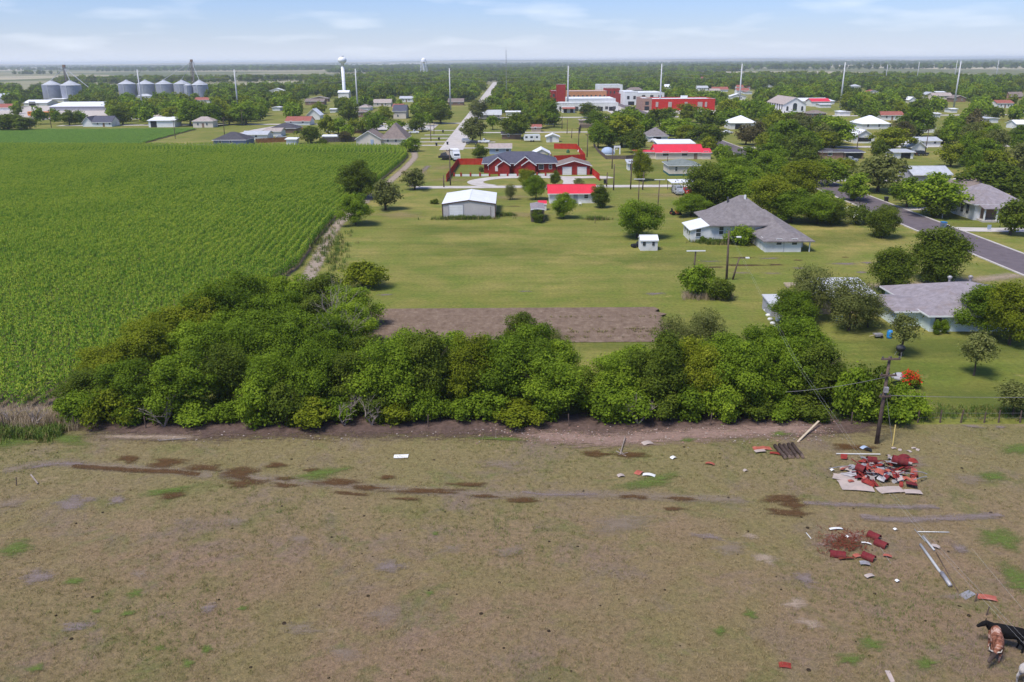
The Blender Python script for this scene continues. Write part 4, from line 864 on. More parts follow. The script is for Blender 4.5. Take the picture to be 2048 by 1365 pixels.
def carport():
    Y = 197; x0, x1 = xz(1342,386,Y)[0], xz(1390,386,Y)[0]; w = x1-x0; r = empty('carport', 'open white-roofed carport beside the lane', 'carport', ((x0+x1)/2, Y+3, 0)); register(x0,x1,Y,Y+6,3)
    obj('roof', MB().box(-w/2,w/2,-3,3,2.3,2.45), 'roof_white', r)
    for x in (-w/2+.2, 0, w/2-.2):
        for y in (-2.8, 2.8): obj('post', MB().box(x-.06,x+.06,y-.06,y+.06,0,2.3), 'dark_grey', r)
carport()
hp('white_metal_roof_house', 'white house with peaked white metal roof', 1461, 1512, 259, 12, 246, 231, 'hip', wall='white_old', rmat='roof_white', ops=[('front','dark',2,0,3,2.3),W('front',8)])
def church():
    Y = 509; x0, x1 = xz(1567,222,Y)[0], xz(1611,222,Y)[0]; h = xz(1590,208,Y)[1]; 
    r = house('church', 'white church with tall gable front and round-headed window', x0, x1, Y, 34, h, 'gable_y', xz(1590,195,Y)[1]-h, 'white', 'shingle_tan', .5, [], 'church'); w = x1-x0
    for x, ww, hh in ((0, 2.4, 4.4), (4.4, 1.2, 2.6), (-4.4, 1.2, 2.6)):
        f = MB(); n = 8; pr = [(x-ww/2,.9),(x-ww/2,.9+hh-ww/2)]+[(x-ww/2*math.cos(math.pi*k/n), .9+hh-ww/2+ww/2*math.sin(math.pi*k/n)) for k in range(1,n)]+[(x+ww/2,.9+hh-ww/2),(x+ww/2,.9)]
        obj('window', f.prism(pr, -17.12, -16.98, 'y'), 'glass', r)
    for k in range(7): opening(r,'left',w,34,'window',2+k*4.6,1.4,1.6,3.0,'dark_grey')
church()
hp('white_store', 'long white-roofed building beside the church', 1595, 1668, 214, 20, 205, 196, 'shed', wall='white', rmat='roof_white', yf=600, cat='store')
hp('red_roof_shop', 'small building with red roof beside the church', 1624, 1660, 206, 12, 203, 197, 'gable_x', wall='white', rmat='roof_red', yf=570, cat='shop')
hp('pyramid_roof_house', 'white house under a tall white pyramid roof', 1724, 1778, 259, 14, 248, 231, 'hip', wall='white', rmat='roof_white', ops=[W('front',2),W('front',7),W('front',12)])
hp('porch_house', 'white house with pale roofed front porch', 1707, 1748, 287, 11, 273, 260, 'gable_y', wall='white', rmat='roof_white', ops=[('front','dark',1.5,.6,5,1.5)])
hp('brown_brick_house', 'low brown brick house under trees by the asphalt road', 1642, 1686, 318, 8, 304, 297, 'hip', wall='brick_pink', rmat='shingle_dark', ops=[W('front',2,1,1.4,1.4),('front','dark',7,0,2,2.2)])
hp('open_shed', 'dark open shed with grey roof next to the brown brick house', 1688, 1726, 318, 6, 306, 299, 'shed', wall='brown_wall', rmat='shingle_slate', cat='shed', ops=[('front','dark',.5,0,5,2)])
hp('white_carport', 'low white carport with pale curved roof', 1786, 1826, 318, 6, 307, 299, 'shed', wall='white', rmat='roof_metal', cat='carport', ops=[('front','dark',2.4,0,3,1.9)])
hp('white_workshop', 'white workshop with pale gable roof', 1822, 1850, 307, 8, 295, 283, 'gable_y', wall='white', rmat='roof_white', cat='workshop')
hp('pale_roof_house', 'white house with pale grey roof behind the workshop', 1838, 1880, 294, 9, 284, 274, 'gable_x', wall='white', rmat='roof_metal', ops=[W('front',5)], share=.7)
hp('white_gable_cottage', 'white cottage gable between trees', 1846, 1868, 266, 8, 258, 248, 'gable_y', wall='white', rmat='roof_white', share=.6)
hp('metal_roof_barn', 'grey barn with blue-grey metal gable roof among trees', 1826, 1900, 366, 9, 352, 332, 'gable_x', wall='grey_wall', rmat='roof_metal', cat='barn', share=.5)
for i, (pl, pr, yb, ye, yt, nm) in enumerate(((1972,1996,246,240,237,'small house with pale metal roof deep in the trees'),(2032,2056,258,250,240,'white gabled cottage at the edge of the wood'),(1902,1914,226,222,218,'tiny white house in a gap between dark trees'),(1818,1832,206,202,194,'white two-gabled house deep among dark trees'),
        (1872,1890,190,187,183,'bright white roof far back in the trees'),(2020,2046,198,193,184,'brown-roofed house at the edge of the far fields'),(1528,1545,178,175,169,'far white house beside the tree belt'),(1330,1342,178,176,169,'tiny white house far beyond the red wall building'),(1425,1456,184,179,174,'far house with red roof behind the yellow-green tree'),
        (1490,1504,189,186,183,'far small red-roofed house behind steel poles'),(1395,1420,164,161,154,'distant low house with red-brown roof'),(1012,1040,232,228,222,'white house row behind the small cottage'),(1680,1700,232,228,224,'white garage half hidden by trees'),(1868,1880,236,232,229,'white car shed between trees'),(660,672,226,222,218,'white shed glimpsed between dark trees'),(545,560,222,219,216,'low white shed glimpsed in the trees'),(1640,1662,216,213,209,'white house near the long white-roofed building'))):
    hp('village_house', nm, pl, pr, yb, 8, ye, yt, 'gable_x' if i % 3 else 'gable_y', wall='white' if i not in (5,) else 'brick_pink', rmat=('roof_metal','roof_white','roof_white','roof_white','roof_white','shingle_brown','roof_white','roof_white','shingle_red','shingle_red','shingle_red')[i] if i < 11 else 'roof_white', share=.9)
# ---- grey house with porch across the road, brick house behind
def porch_house():
    Y = 160; x0, x1 = 90.2, 99.5; r = house('grey_porch_house', 'white bungalow with grey hip roof and open front porch across the asphalt road', x0, x1, Y, 12, 3.2, 'hip', 2.9, 'white', 'shingle_purple', .6, [W('left',7,1,.9,1.6,'dark_grey'),W('left',9,1,.9,1.6,'dark_grey')]); w = x1-x0
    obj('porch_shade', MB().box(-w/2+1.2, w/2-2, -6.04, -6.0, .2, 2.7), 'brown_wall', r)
    pr = obj('porch_floor', MB().box(-w/2+.6, w/2, -8.4, -6.05, 0, .35), 'concrete', r)
    for x in (-w/2+.8, -w/2+3.2, -w/2+5.8, w/2-.3): obj('porch_post', MB().box(x-.12,x+.12,-8.3,-8.06,.35,2.75), 'white', r)
    obj('porch_roof', MB().add([(-w/2+.3,-8.7,2.72),(w/2+.3,-8.7,2.72),(w/2+.3,-5.6,3.35),(-w/2+.3,-5.6,3.35),(-w/2+.3,-8.7,2.58),(w/2+.3,-8.7,2.58),(w/2+.3,-5.6,3.2),(-w/2+.3,-5.6,3.2)],[(0,1,2,3),(7,6,5,4),(4,5,1,0),(5,6,2,1),(6,7,3,2),(7,4,0,3)]), 'shingle_purple', r)
porch_house()
house('brick_bungalow', 'brown brick bungalow half hidden by trees behind the porch bungalow', 97, 106, 180, 9, 3.0, 'hip', 2.2, 'brick_pink', 'shingle_brown', .5, [W('front',1.5)], share=.4)
# ---- white L-shaped house on the lawn
def l_house():
    r = empty('white_farmhouse', 'large white L-shaped house with grey flared hip roof on the lawn', 'house', (40,146,0)); register(31,49,133,153,6)
    O = lambda x, y: (x-40, y-146)
    h = xz(1418,451,140.6)[1]; rz_ = xz(1480,391,146.8)[1]
    X0, X1, Y0, Y1 = 34.8, 47.0, 140.9, 153.0; (a, c), (b2, d2) = O(X0,Y0), O(X1,Y1)
    obj('wall', MB().box(a, b2, c, d2, .55, h), 'white_old', r); obj('skirting', MB().box(a+.03, b2-.03, c+.06, d2-.03, -.05, .58), 'trim_brown', r)
    w, d = X1-X0, Y1-Y0; rm = roof_mesh('bell', w, d, h, rz_-h, .7); cx, cy = (a+b2)/2, (c+d2)/2
    rm.v = [(x+cx, y+cy, z) for x, y, z in rm.v]; ro = obj('roof', rm, 'shingle_grey', r); obj('vent', MB().box(cx+.3,cx+.6,cy-.9,cy-.6,rz_-.6,rz_+.15), 'white', ro)
    obj('vent', MB().box(cx-2.4,cx-2.1,cy+.2,cy+.5,rz_-1.3,rz_-.35), 'dark_grey', ro)
    # front wing
    hx = xz(1533,482,132.9)[1]; U0, U1, V0, V1 = 41.6, 49.0, 132.9, 146.5; (a2, c2), (b3, d3) = O(U0,V0), O(U1,V1)
    wr = obj('wing_wall', MB().box(a2, b3-1.5, c2, d3, -.05, hx-.02), 'white_old', r); obj('wing_back_wall', MB().box(b3-1.5, b3, c2+3.6, d3, -.05, hx-.02), 'white_old', r)
    o = .5; e = [(a2-o,c2-o),(b3+o,c2-o),(b3+o,d3),(a2-o,d3)]; mid = (a2+b3)/2
    zt = xz(1540,428,143)[1]
    V = [(x,y,hx-.18) for x,y in e]+[(x,y,hx) for x,y in e]+[(mid, c2+2.2, hx+1.25), (mid, d3+1.0, zt+.1)]
    F = [(3,2,1,0),(0,1,5,4),(1,2,6,5),(3,0,4,7),(4,5,8),(5,6,9,8),(7,4,8,9)]
    obj('wing_roof', MB().add(V, F), 'shingle_grey', r)
    for y in (c2+.1,): obj('porch_post', MB().box(b3-.16,b3,y,y+.16,0,hx-.1), 'white', r)
    def win(nm, x, z, ww, hh, y):
        f = obj('window', MB().box(x,x+ww,y-.06,y,z,z+hh), 'white', r); obj('pane', MB().box(x+.09,x+ww-.09,y-.075,y-.05,z+.09,z+hh/2-.04).box(x+.09,x+ww-.09,y-.075,y-.05,z+hh/2+.04,z+hh-.09), 'glass', f)
    wx = lambda px, Y: xz(px, 470, Y)[0]-40
    win('w', wx(1391,140.8), 1.0, 1.0, 1.5, c); win('w', wx(1437,140.8), 1.3, .9, 1.5, c); win('w', wx(1553.5,132.9), 1.15, 1.0, 1.1, c2); win('w', wx(1584.5,132.9), 1.15, 1.0, 1.1, c2)
    obj('vent_pipe', MB().tube([(wx(1570,132.9),c2-.04,0),(wx(1570,132.9),c2-.04,2.2)], .04, 6), 'pvc', r)
    f = obj('door', MB().box(a2-.05,a2,c2+1.6,c2+2.6,0,2.1), 'white', r); obj('handle', MB().box(a2-.1,a2-.05,c2+2.4,c2+2.48,1,1.1), 'dark_grey', f)
    # lean-to on the left with white sheet roof
    L0, L1, K0, K1 = 31.1, 34.8, 140.95, 147.5; (a4, c4), (b4, d4) = O(L0,K0), O(L1,K1); ze = xz(1377,460,141)[1]
    obj('lean_to_wall', MB().prism([(a4,.0),(a4,ze-.15),(b4-.003,h-.1),(b4-.003,0)], c4, d4, 'y'), 'white_old', r)
    lr = obj('lean_to_roof', MB().add([(a4-.35,c4-.3,ze),(b4-.1,c4-.3,h+.12),(b4-.1,d4+.3,h+.12),(a4-.35,d4+.3,ze),(a4-.35,c4-.3,ze-.12),(b4-.1,c4-.3,h),(b4-.1,d4+.3,h),(a4-.35,d4+.3,ze-.12)],[(0,1,2,3),(7,6,5,4),(4,5,1,0),(5,6,2,1),(6,7,3,2),(7,4,0,3)]), 'roof_white_rib', r)
    for y in (1.0, 2.6, 4.6):
        f = obj('window', MB().box(a4-.05,a4,c4+y,c4+y+.8,.9,2.2), 'white', r); obj('pane', MB().box(a4-.07,a4-.045,c4+y+.08,c4+y+.72,.98,2.12), 'glass', f)
l_house()
gs = house('garden_hut', 'tiny white portable shed with rounded roof on the lawn', *(xz(1281,500,134.5)[0], xz(1315,500,134.5)[0]), 134.5, 2.4, 1.85, 'gable_x', .55, 'white_old', 'roof_white', .12, [W('front',.35,.9,.45,.6,'dark_grey'),W('front',1.9,.9,.4,.6,'dark_grey')], 'shed')
# ---- mint house
def mint_house():
    r = empty('mint_house', 'pale mint house with mottled purple-grey hip roof and white shutters', 'house', (54,97,0)); register(45,60,90.8,103,6)
    O = lambda x, y: (x-54, y-97)
    h = xz(1862,630,90.6)[1]; X0, X1, Y0, Y1 = 48.3, 61.5, 90.8, 103.0; (a, c), (b2, d2) = O(X0,Y0), O(X1,Y1)
    obj('wall', MB().box(a,b2,c,d2,-.05,h-.02), 'mint', r); w, d = X1-X0, Y1-Y0; rz_ = xz(1920,563,97)[1]
    rm = roof_mesh('hip', w, d, h, rz_-h, .55); cx, cy = (a+b2)/2, (c+d2)/2; rm.v = [(x+cx,y+cy,z) for x,y,z in rm.v]; ro = obj('roof', rm, 'shingle_purple', r)
    obj('fascia', MB().box(a-.55,b2+.55,c-.58,c-.55,h-.2,h-.01).box(a-.58,a-.55,c-.55,d2+.55,h-.2,h-.01), 'white', ro)
    for x, y in ((-1.2,1.2),(1.4,1.3)): obj('turbine_vent', MB().lathe([(.14,rz_-.5),(.14,rz_+.05),(.26,rz_+.12),(.28,rz_+.3),(.12,rz_+.42)], 10, cx+x, cy+y), 'scrap_silver', ro)
    # lower left wing
    L0, L1, K0, K1 = 45.2, 48.3, 93.0, 99.5; (a4, c4), (b4, d4) = O(L0,K0), O(L1,K1); ze = xz(1775,616,94)[1]; zt = h+.55
    obj('wing_wall', MB().box(a4,b4-.003,c4,d4,-.05,ze-.02), 'mint', r)
    obj('wing_roof', MB().add([(a4-.4,c4-.5,ze),(b4+1.2,c4-.5,ze+.02),(b4+1.2,c4+2.8,zt),(a4+1.6,c4+2.8,zt),(a4-.4,d4+.4,ze),(b4+1.2,d4+.4,ze+.02),(a4-.4,c4-.5,ze-.16),(b4+1.2,c4-.5,ze-.16),(b4+1.2,d4+.4,ze-.16),(a4-.4,d4+.4,ze-.16)],
        [(0,1,2,3),(0,3,4),(3,2,5,4),(6,7,1,0),(9,6,0,4),(8,9,4,5),(7,8,5,2,1),(9,8,7,6)]), 'shingle_purple', r)
    obj('fascia', MB().box(a4-.4,b4,c4-.53,c4-.5,ze-.18,ze-.01), 'white', r)
    wx = lambda px: xz(px, 645, 90.8)[0]-54
    for p, sh_ in ((1869,0),(1915.5,1)):
        x = wx(p); f = obj('window', MB().box(x,x+.75,c-.05,c,.95,2.0), 'brick_pink', r); obj('pane', MB().box(x+.07,x+.68,c-.065,c-.045,1.02,1.45).box(x+.07,x+.68,c-.065,c-.045,1.5,1.93), 'glass', f)
        if sh_:
            for q in (x-.42, x+.79): obj('shutter', MB().box(q,q+.38,c-.045,c,.92,2.03), 'white', r)
mint_house()
house('workshop', 'tin-roofed workshop half hidden by trees beside the mint house', 37.5, 44.8, 98, 6, 2.5, 'shed', .55, 'tan_wall', 'silver_sheet', .3, [('front','dark',2,0,2.5,2)], 'workshop', share=0)
house('lean_to_shed', 'small tin lean-to with grey wall at the garden edge', 31.8, 33.4, 97, 3.6, 1.6, 'shed', .25, 'grey_wall', 'silver_sheet', .15, [], 'shed', share=.3)

# ---- small houses far back, each in its own clearing
def far_houses():
    rnd = random.Random(44); n = tries = 0
    kinds = [('white','roof_white','small white house with white roof in the wooded part of the town'),('cream','shingle_tan','small cream house with tan roof in the wooded part of the town'),('white','roof_metal','small white house with grey metal roof in the wooded part of the town'),('brown_wall','shingle_brown','small brown house with brown roof in the wooded part of the town'),('white','shingle_red','small white house with red-brown roof in the wooded part of the town')]
    while n < 28 and tries < 900:
        tries += 1; x, y = rnd.uniform(-330, 470), rnd.uniform(400, 900)
        if abs(x) > .62*y or -34 < x < -8 or 50 < x < 90 or (-8 < x < 150 and 470 < y < 680) or (x < -150 and y < 440) or (x < -190 and y < 660): continue
        w, d = rnd.uniform(9,15), rnd.uniform(7,10)
        if any(f[0] < x+w/2+6 and f[1] > x-w/2-6 and f[2] < y+d+6 and f[3] > y-6 for f in FOOT): continue
        k = rnd.choice((0,1,1,2,2,3,3,4)); wl, rm, lb = kinds[k]; house('village_house', lb, x-w/2, x+w/2, y, d, rnd.uniform(2.6,3.2), rnd.choice(('gable_x','gable_x','hip','gable_y')), rnd.uniform(1.3,2.2), wl, rm, .4, [W('front',w*.2),W('front',w*.65),('front','door',w*.45,0,1,2.1,'brown_wall')], 'house', 'small houses in the wooded part of the town', share=.5); n += 1
far_houses()
# ================================================================ trees and bushes
def crown_mesh(seed, h, r, nclump, nleaf, leaf, mat, base=.14, cr=(.24,.40), up=.42, squash=.75, open_=0.0):
    """leaf-sized faces gathered in clumps through the crown's volume"""
    rs = np.random.RandomState(seed); zc = h*(base+(1-base)*.5); az = h*(1-base)*.5
    C = []; 
    for k in range(nclump*3):
        d = rs.randn(3); d /= np.linalg.norm(d); q = rs.uniform(.30, .92)
        wob = 1+.22*math.sin(3*math.atan2(d[1],d[0])+seed)+.14*math.sin(5*math.atan2(d[1],d[0])+2*seed)
        taper = 1-.22*max(0, d[2])
        p = np.array([d[0]*r*q*wob*taper, d[1]*r*q*wob*taper, zc+d[2]*az*q*(.92+.16*rs.rand())])
        if len(C) < nclump: C.append(p)
    C = np.array(C); cs = r*rs.uniform(cr[0], cr[1], nclump); tone_c = rs.uniform(-.20, .20, nclump)
    ci = rs.choice(nclump, nleaf, p=(cs**2)/np.sum(cs**2)); D = rs.randn(nleaf, 3); D[:,2] += .25; D /= np.linalg.norm(D, axis=1)[:,None]
    q = rs.uniform(.35, 1.0, nleaf)**.6*(1+.35*np.abs(rs.randn(nleaf))*(rs.rand(nleaf) < .35)); Pn = C[ci]+D*(cs[ci]*q)[:,None]*np.array([1,1,squash]); Pn[:,2] = np.maximum(Pn[:,2], .08)
    loose = rs.rand(nleaf) < .11; Dl = rs.randn(nleaf, 3); Dl /= np.linalg.norm(Dl, axis=1)[:,None]      # leaves that fill the crown between the clumps
    ph = np.arctan2(Dl[:,1], Dl[:,0]); wl = (1+.22*np.sin(3*ph+seed)+.14*np.sin(5*ph+2*seed))*(1-.22*np.maximum(0, Dl[:,2])); ql = rs.uniform(.55,.98,nleaf)
    Pl = np.stack([Dl[:,0]*r*ql*wl, Dl[:,1]*r*ql*wl, zc+Dl[:,2]*az*ql], -1); Pn = np.where(loose[:,None], Pl, Pn); Pn[:,2] = np.maximum(Pn[:,2], .08)
    out = Pn-np.array([0,0,zc]); out /= np.linalg.norm(out, axis=1)[:,None]+1e-6
    Nn = D*.55+out*.25+np.array([0,0,up])+rs.randn(nleaf,3)*.42; Nn /= np.linalg.norm(Nn, axis=1)[:,None]
    A = np.cross(Nn, rs.randn(nleaf,3)); A /= np.linalg.norm(A, axis=1)[:,None]; B = np.cross(Nn, A)
    s = leaf*rs.uniform(.55, 1.35, nleaf)[:,None]; A *= s*.5; B *= s*.36
    V = np.stack([Pn-A, Pn+B*1.0-A*.1, Pn+A-Nn*s*.12, Pn-B-A*.1], 1).reshape(-1,3); F = np.arange(nleaf*4).reshape(-1,4)
    tone = np.clip(.45+tone_c[ci]+rs.uniform(-.24,.24,nleaf), 0, 1); m = npmesh('crown', V, F, np.repeat(tone,4)); m.materials.append(M[mat]); return m
def trunk_mesh(seed, h, r, top=.62, limbs=6, fork=.3, rad=.16, mat='bark'):
    rnd = random.Random(seed); mb = MB(); t = [(0,0,-.2)]; x = y = 0
    for k in range(1,5): x += rnd.uniform(-.12,.12); y += rnd.uniform(-.12,.12); t.append((x,y,h*top*k/4))
    mb.tube(t, [rad*1.35, rad, rad*.85, rad*.65, rad*.35], 7)
    for k in range(limbs):
        a = 2*math.pi*k/limbs+rnd.uniform(-.4,.4); z0 = h*rnd.uniform(fork, top*.85); f = z0/(h*top)*4; i = min(3,int(f)); p0 = Vector(t[i]).lerp(Vector(t[i+1]), f-i)
        l = r*rnd.uniform(.55,.85); p2 = p0+Vector((math.cos(a)*l, math.sin(a)*l, h*rnd.uniform(.14,.32))); p1 = p0.lerp(p2,.5)+Vector((0,0,-.05*h))
        mb.tube([p0,p1,p2],[rad*.5,rad*.34,rad*.12],5)
        b2 = a+rnd.uniform(-.8,.8); p3 = p1+Vector((math.cos(b2)*l*.5, math.sin(b2)*l*.5, h*.14)); mb.tube([p1,p3],[rad*.28,rad*.08],4)
    me = mb.mesh('trunk'); me.materials.append(M[mat]); return me
# prototypes: (crown mesh, trunk mesh, height, radius)
PR = {}
LEAFM = {'m':'leaf_mid','d':'leaf_dark','y':'leaf_yellow','o':'leaf_olive','r':'leaf_rust'}
def protos():
    for ty in 'mdyo':
        PR['near_'+ty] = [(crown_mesh(10*ord(ty)+k, 8, 3.3, (46 if ty != 'o' else 44), (25000 if ty != 'o' else 11000), .215 if ty != 'o' else .21, LEAFM[ty], .05, (.22,.40)), trunk_mesh(50+k, 8, 3.3), 8, 3.3) for k in range(3 if ty in 'my' else 2)]
    for ty in 'mdyor':
        PR['mid_'+ty] = [(crown_mesh(7*ord(ty)+k, 8, 3.6, 56, 5600, .44, LEAFM[ty], .09, (.19,.34)), trunk_mesh(80+k, 8, 3.6, rad=.22), 8, 3.6) for k in range(3)]
        PR['far_'+ty] = [(crown_mesh(5*ord(ty)+k, 9, 4.2, 26, 1100, .95, LEAFM[ty], .12, (.26,.42)), trunk_mesh(120+k, 9, 4.2, rad=.25, limbs=3), 9, 4.2) for k in range(2)]
    for ty in 'mdyo':
        PR['bush_'+ty] = [(crown_mesh(3*ord(ty)+k, 3, 1.9, 24, 5200, .22, LEAFM[ty], .0, (.26,.42)), trunk_mesh(160+k, 3, 1.6, rad=.06, limbs=4, fork=.15), 3, 1.9) for k in range(2)]
    PR['thin_o'] = [(crown_mesh(901, 5, 2.2, 34, 2300, .20, 'leaf_olive', .30, (.16,.28)), trunk_mesh(902, 5, 2.2, .7, 9, .25, .11), 5, 2.2)]
    PR['sapling_o'] = [(crown_mesh(903, 4.2, 1.7, 26, 4200, .20, 'leaf_olive', .30, (.26,.42)), trunk_mesh(904, 4.2, 1.7, .6, 5, .35, .08), 4.2, 1.7)]
protos()
TREES = []
trnd = random.Random(77)
WORD = {'m':'green','d':'dark green','y':'yellow-green','o':'grey-olive','r':'reddish-brown'}
def tree(kind, x, y, h, r, label, group=None, name='tree', cat='tree'):
    cr, tr, ph, pr = trnd.choice(PR[kind]); o = empty(name, label, cat, (x, y, 0), trnd.uniform(0, 6.28), group)
    s = r/pr; o.scale = (s*trnd.uniform(.94,1.06), s*trnd.uniform(.94,1.06), h/ph)
    obj('crown', cr, None, o); obj('trunk', tr, None, o); TREES.append((x, y, r)); return o
def tp(kind, px, pyt, pyb, rpx, label, group=None, Y=None, name='tree', cat='tree'):
    Y = Y or at(px, pyb)[1]; x, h = xz(px, pyt, Y); h *= 1.08 if kind in ('near_m','near_d','near_y') and Y > 100 else 1.0; r = abs(xz(px+rpx, pyt, Y)[0]-x); return tree(kind, x, Y, max(h, .6), r, label, group, name, cat)
# ---- hedgerow between pasture and lawn
G1 = 'trees of the dense hedgerow behind the pasture'
LH = {'m': 'leafy green tree in the dense hedgerow behind the pasture', 'y': 'bright yellow-green tree in the dense hedgerow behind the pasture', 'd': 'dark green tree in the dense hedgerow behind the pasture', 'o': 'loose grey-olive tree standing behind the hedgerow'}
MARKS = [(140,'dry brush by the corn'),(330,'bleached branch'),(470,'largest brown puddle'),(620,'small round puddles'),(715,'leafless shrubs'),(802,'flat white sheet'),(930,'long narrow puddle'),(1040,'edge of the rubble'),(1172,'low gap in the row'),(1245,'loose twigs'),(1300,'crumpled pale sack'),(1380,'small white scraps'),(1450,'lone white scrap'),(1524,'red ribbed panel'),(1585,'row of dark logs'),(1645,'slanting timber board')]
def mark(px): return min(MARKS, key=lambda m: abs(m[0]-px))[1]
CW = {'m':'leafy green','y':'bright yellow-green','d':'dark green'}
ROW1 = [(165,752,'d'),(250,712,'m'),(345,700,'m'),(440,690,'d'),(530,700,'m'),(615,680,'m'),(695,705,'d'),(770,672,'m'),(855,662,'d'),(940,678,'y'),(1020,668,'m'),(1095,690,'m'),(1172,745,'d'),(1240,700,'m'),(1325,684,'d'),(1405,676,'y'),(1485,672,'m'),(1570,655,'m'),(1640,668,'d')]
for i, (p, t, ty) in enumerate(ROW1): tp('near_'+ty, p+trnd.uniform(-10,10), t+trnd.uniform(-14,14), 0, 62+trnd.uniform(-10,10), '%s hedgerow tree facing the pasture nearest the %s' % (CW[ty], mark(p)), G1, 69+trnd.uniform(-.9,1.0))
ROW2 = [(205,680,'y',75),(290,648,'y',76),(385,635,'m',77),(480,645,'m',76),(570,655,'m',75),(655,665,'m',75),(735,662,'d',74.5),(815,655,'m',74),(900,655,'m',74),(980,668,'m',74),(1060,652,'m',75),(1115,680,'m',74),(1280,685,'m',74),(1365,672,'m',74),(1450,664,'m',74),(1530,655,'m',75),(1605,636,'m',75)]
for p, t, ty, Y in ROW2: tp('near_'+ty, p, t+trnd.uniform(-14,10), 0, 54+trnd.uniform(-8,9), '%s hedgerow tree in the second row, behind the %s' % (CW[ty], mark(p)), G1, Y)
LG = {'m': 'leafy green tree in the grove between corn field and lawn', 'y': 'yellow-green tree in the grove between corn field and lawn', 'd': 'dark green tree in the grove between corn field and lawn'}
for p, t, ty, Y in [(300,628,'y',81),(372,596,'y',83),(430,566,'m',86),(405,580,'y',88),(480,552,'m',91),(452,560,'y',93),(540,550,'m',95),(505,550,'y',98),(590,558,'m',97),(640,556,'d',97),(690,585,'m',93),(560,592,'m',87),(500,602,'m',85),(625,598,'d',88),(690,620,'m',85),(440,632,'m',82),(655,640,'m',81),(590,632,'m',82),(520,635,'m',80)]:
    tp('near_'+ty, p, t-10+trnd.uniform(-8,8), 0, 54+trnd.uniform(-6,9), '%s grove tree %s' % (CW[ty], 'along the corn field edge' if p < 400 else 'on the corn side, behind the front trees' if p < 470 else 'at the far top of the grove' if Y > 94 else 'beside the tilled garden plot' if p > 670 else 'in the middle of the grove, near the bare branches' if p > 580 else 'in the middle of the grove, away from the bare branches'), 'trees of the grove at the corn edge', Y)
for p, t, ty, Y, rr in [(1045,628,'d',82,44),(1105,655,'o',82,32),(1345,625,'o',80,36),(1415,612,'o',81,40),(1385,640,'o',79,34),(1660,700,'o',73,34)]: tp('near_'+ty, p, t, 0, rr, LH[ty] if ty == 'o' else 'single dark tree rising behind the hedgerow', G1, Y)
for i in range(26):
    p = 150+i*59+trnd.uniform(-8,8)
    if 1140 < p < 1205 and i % 2: continue
    ty = trnd.choice('mmmyd'); tp('bush_'+ty, p, trnd.uniform(765,805), 0, trnd.uniform(36,52), 'low %s bush under the hedgerow near the %s' % (CW[ty], mark(p)), 'bushes at the foot of the hedgerow', 66.4+trnd.uniform(-.5,.8), 'bush', 'bush')
for p, t, b2, rr, ty in [(1708,740,838,42,'m'),(1752,735,836,44,'d'),(1800,770,838,46,'m'),(1835,780,835,34,'m'),(1735,775,838,44,'m'),(1770,790,840,42,'m')]: tp('bush_'+ty, p, t, b2, rr, 'leafy bush beside the leaning utility pole', 'bushes round the utility pole', None, 'bush', 'bush')
# bare branches, dead tree
def bare_tree(name, label, x, y, h, r, seed, cat='dead tree', spread=1.0):
    rnd = random.Random(seed); o = empty(name, label, cat, (x,y,0)); 
    def grow(p, d, l, rad, depth, mb):
        q = p+d*l; m_ = p.lerp(q,.5)+Vector((rnd.uniform(-.1,.1),rnd.uniform(-.1,.1),rnd.uniform(-.05,.1)))*l; mb.tube([p,m_,q],[rad,rad*.8,rad*.55],4)
        if depth:
            for k in range(3 if depth > 1 else 4):
                nd = (d+Vector((rnd.uniform(-.8,.8)*spread, rnd.uniform(-.8,.8)*spread, rnd.uniform(-.25,.55)))).normalized(); grow(q if k else m_, nd, l*rnd.uniform(.5,.8), rad*.5, depth-1, mb)
    for k in range(3):
        mb = MB(); a = rnd.uniform(0,6.28); grow(Vector((0,0,0)), Vector((math.cos(a)*.45*spread, math.sin(a)*.45*spread, 1)).normalized(), h*.42, .085, 3, mb); obj('limb', mb, 'dead_wood', o)
    return o
bx, _z = xz(672,640,82); bare_tree('dead_tree', 'bare pale branches of a dead tree in the grove', bx, 81.5, 7.2, 3, 3)
bx, _z = xz(655,640,86); bare_tree('dead_tree', 'second bare grey tree leaning out of the grove', bx, 86, 7.8, 3, 8)
for i, p in enumerate((330,690,745,1275)): bx = xz(p,840,66)[0]; bare_tree('bare_bush', 'leafless grey twiggy shrub at the foot of the hedgerow', bx, 65.6, 3.0, 1.5, 20+i, 'shrub', 1.3)['group'] = 'leafless shrubs under the hedgerow'
for i, (x, y) in enumerate(((-44,66.4),(-41.5,65.6),(-46,67.2))): bare_tree('bare_bush', 'bleached dead shrub at the corner of the corn field', x, y, 2.0, 1.2, 40+i, 'shrub', 1.4)['group'] = 'dead shrubs by the corn corner'
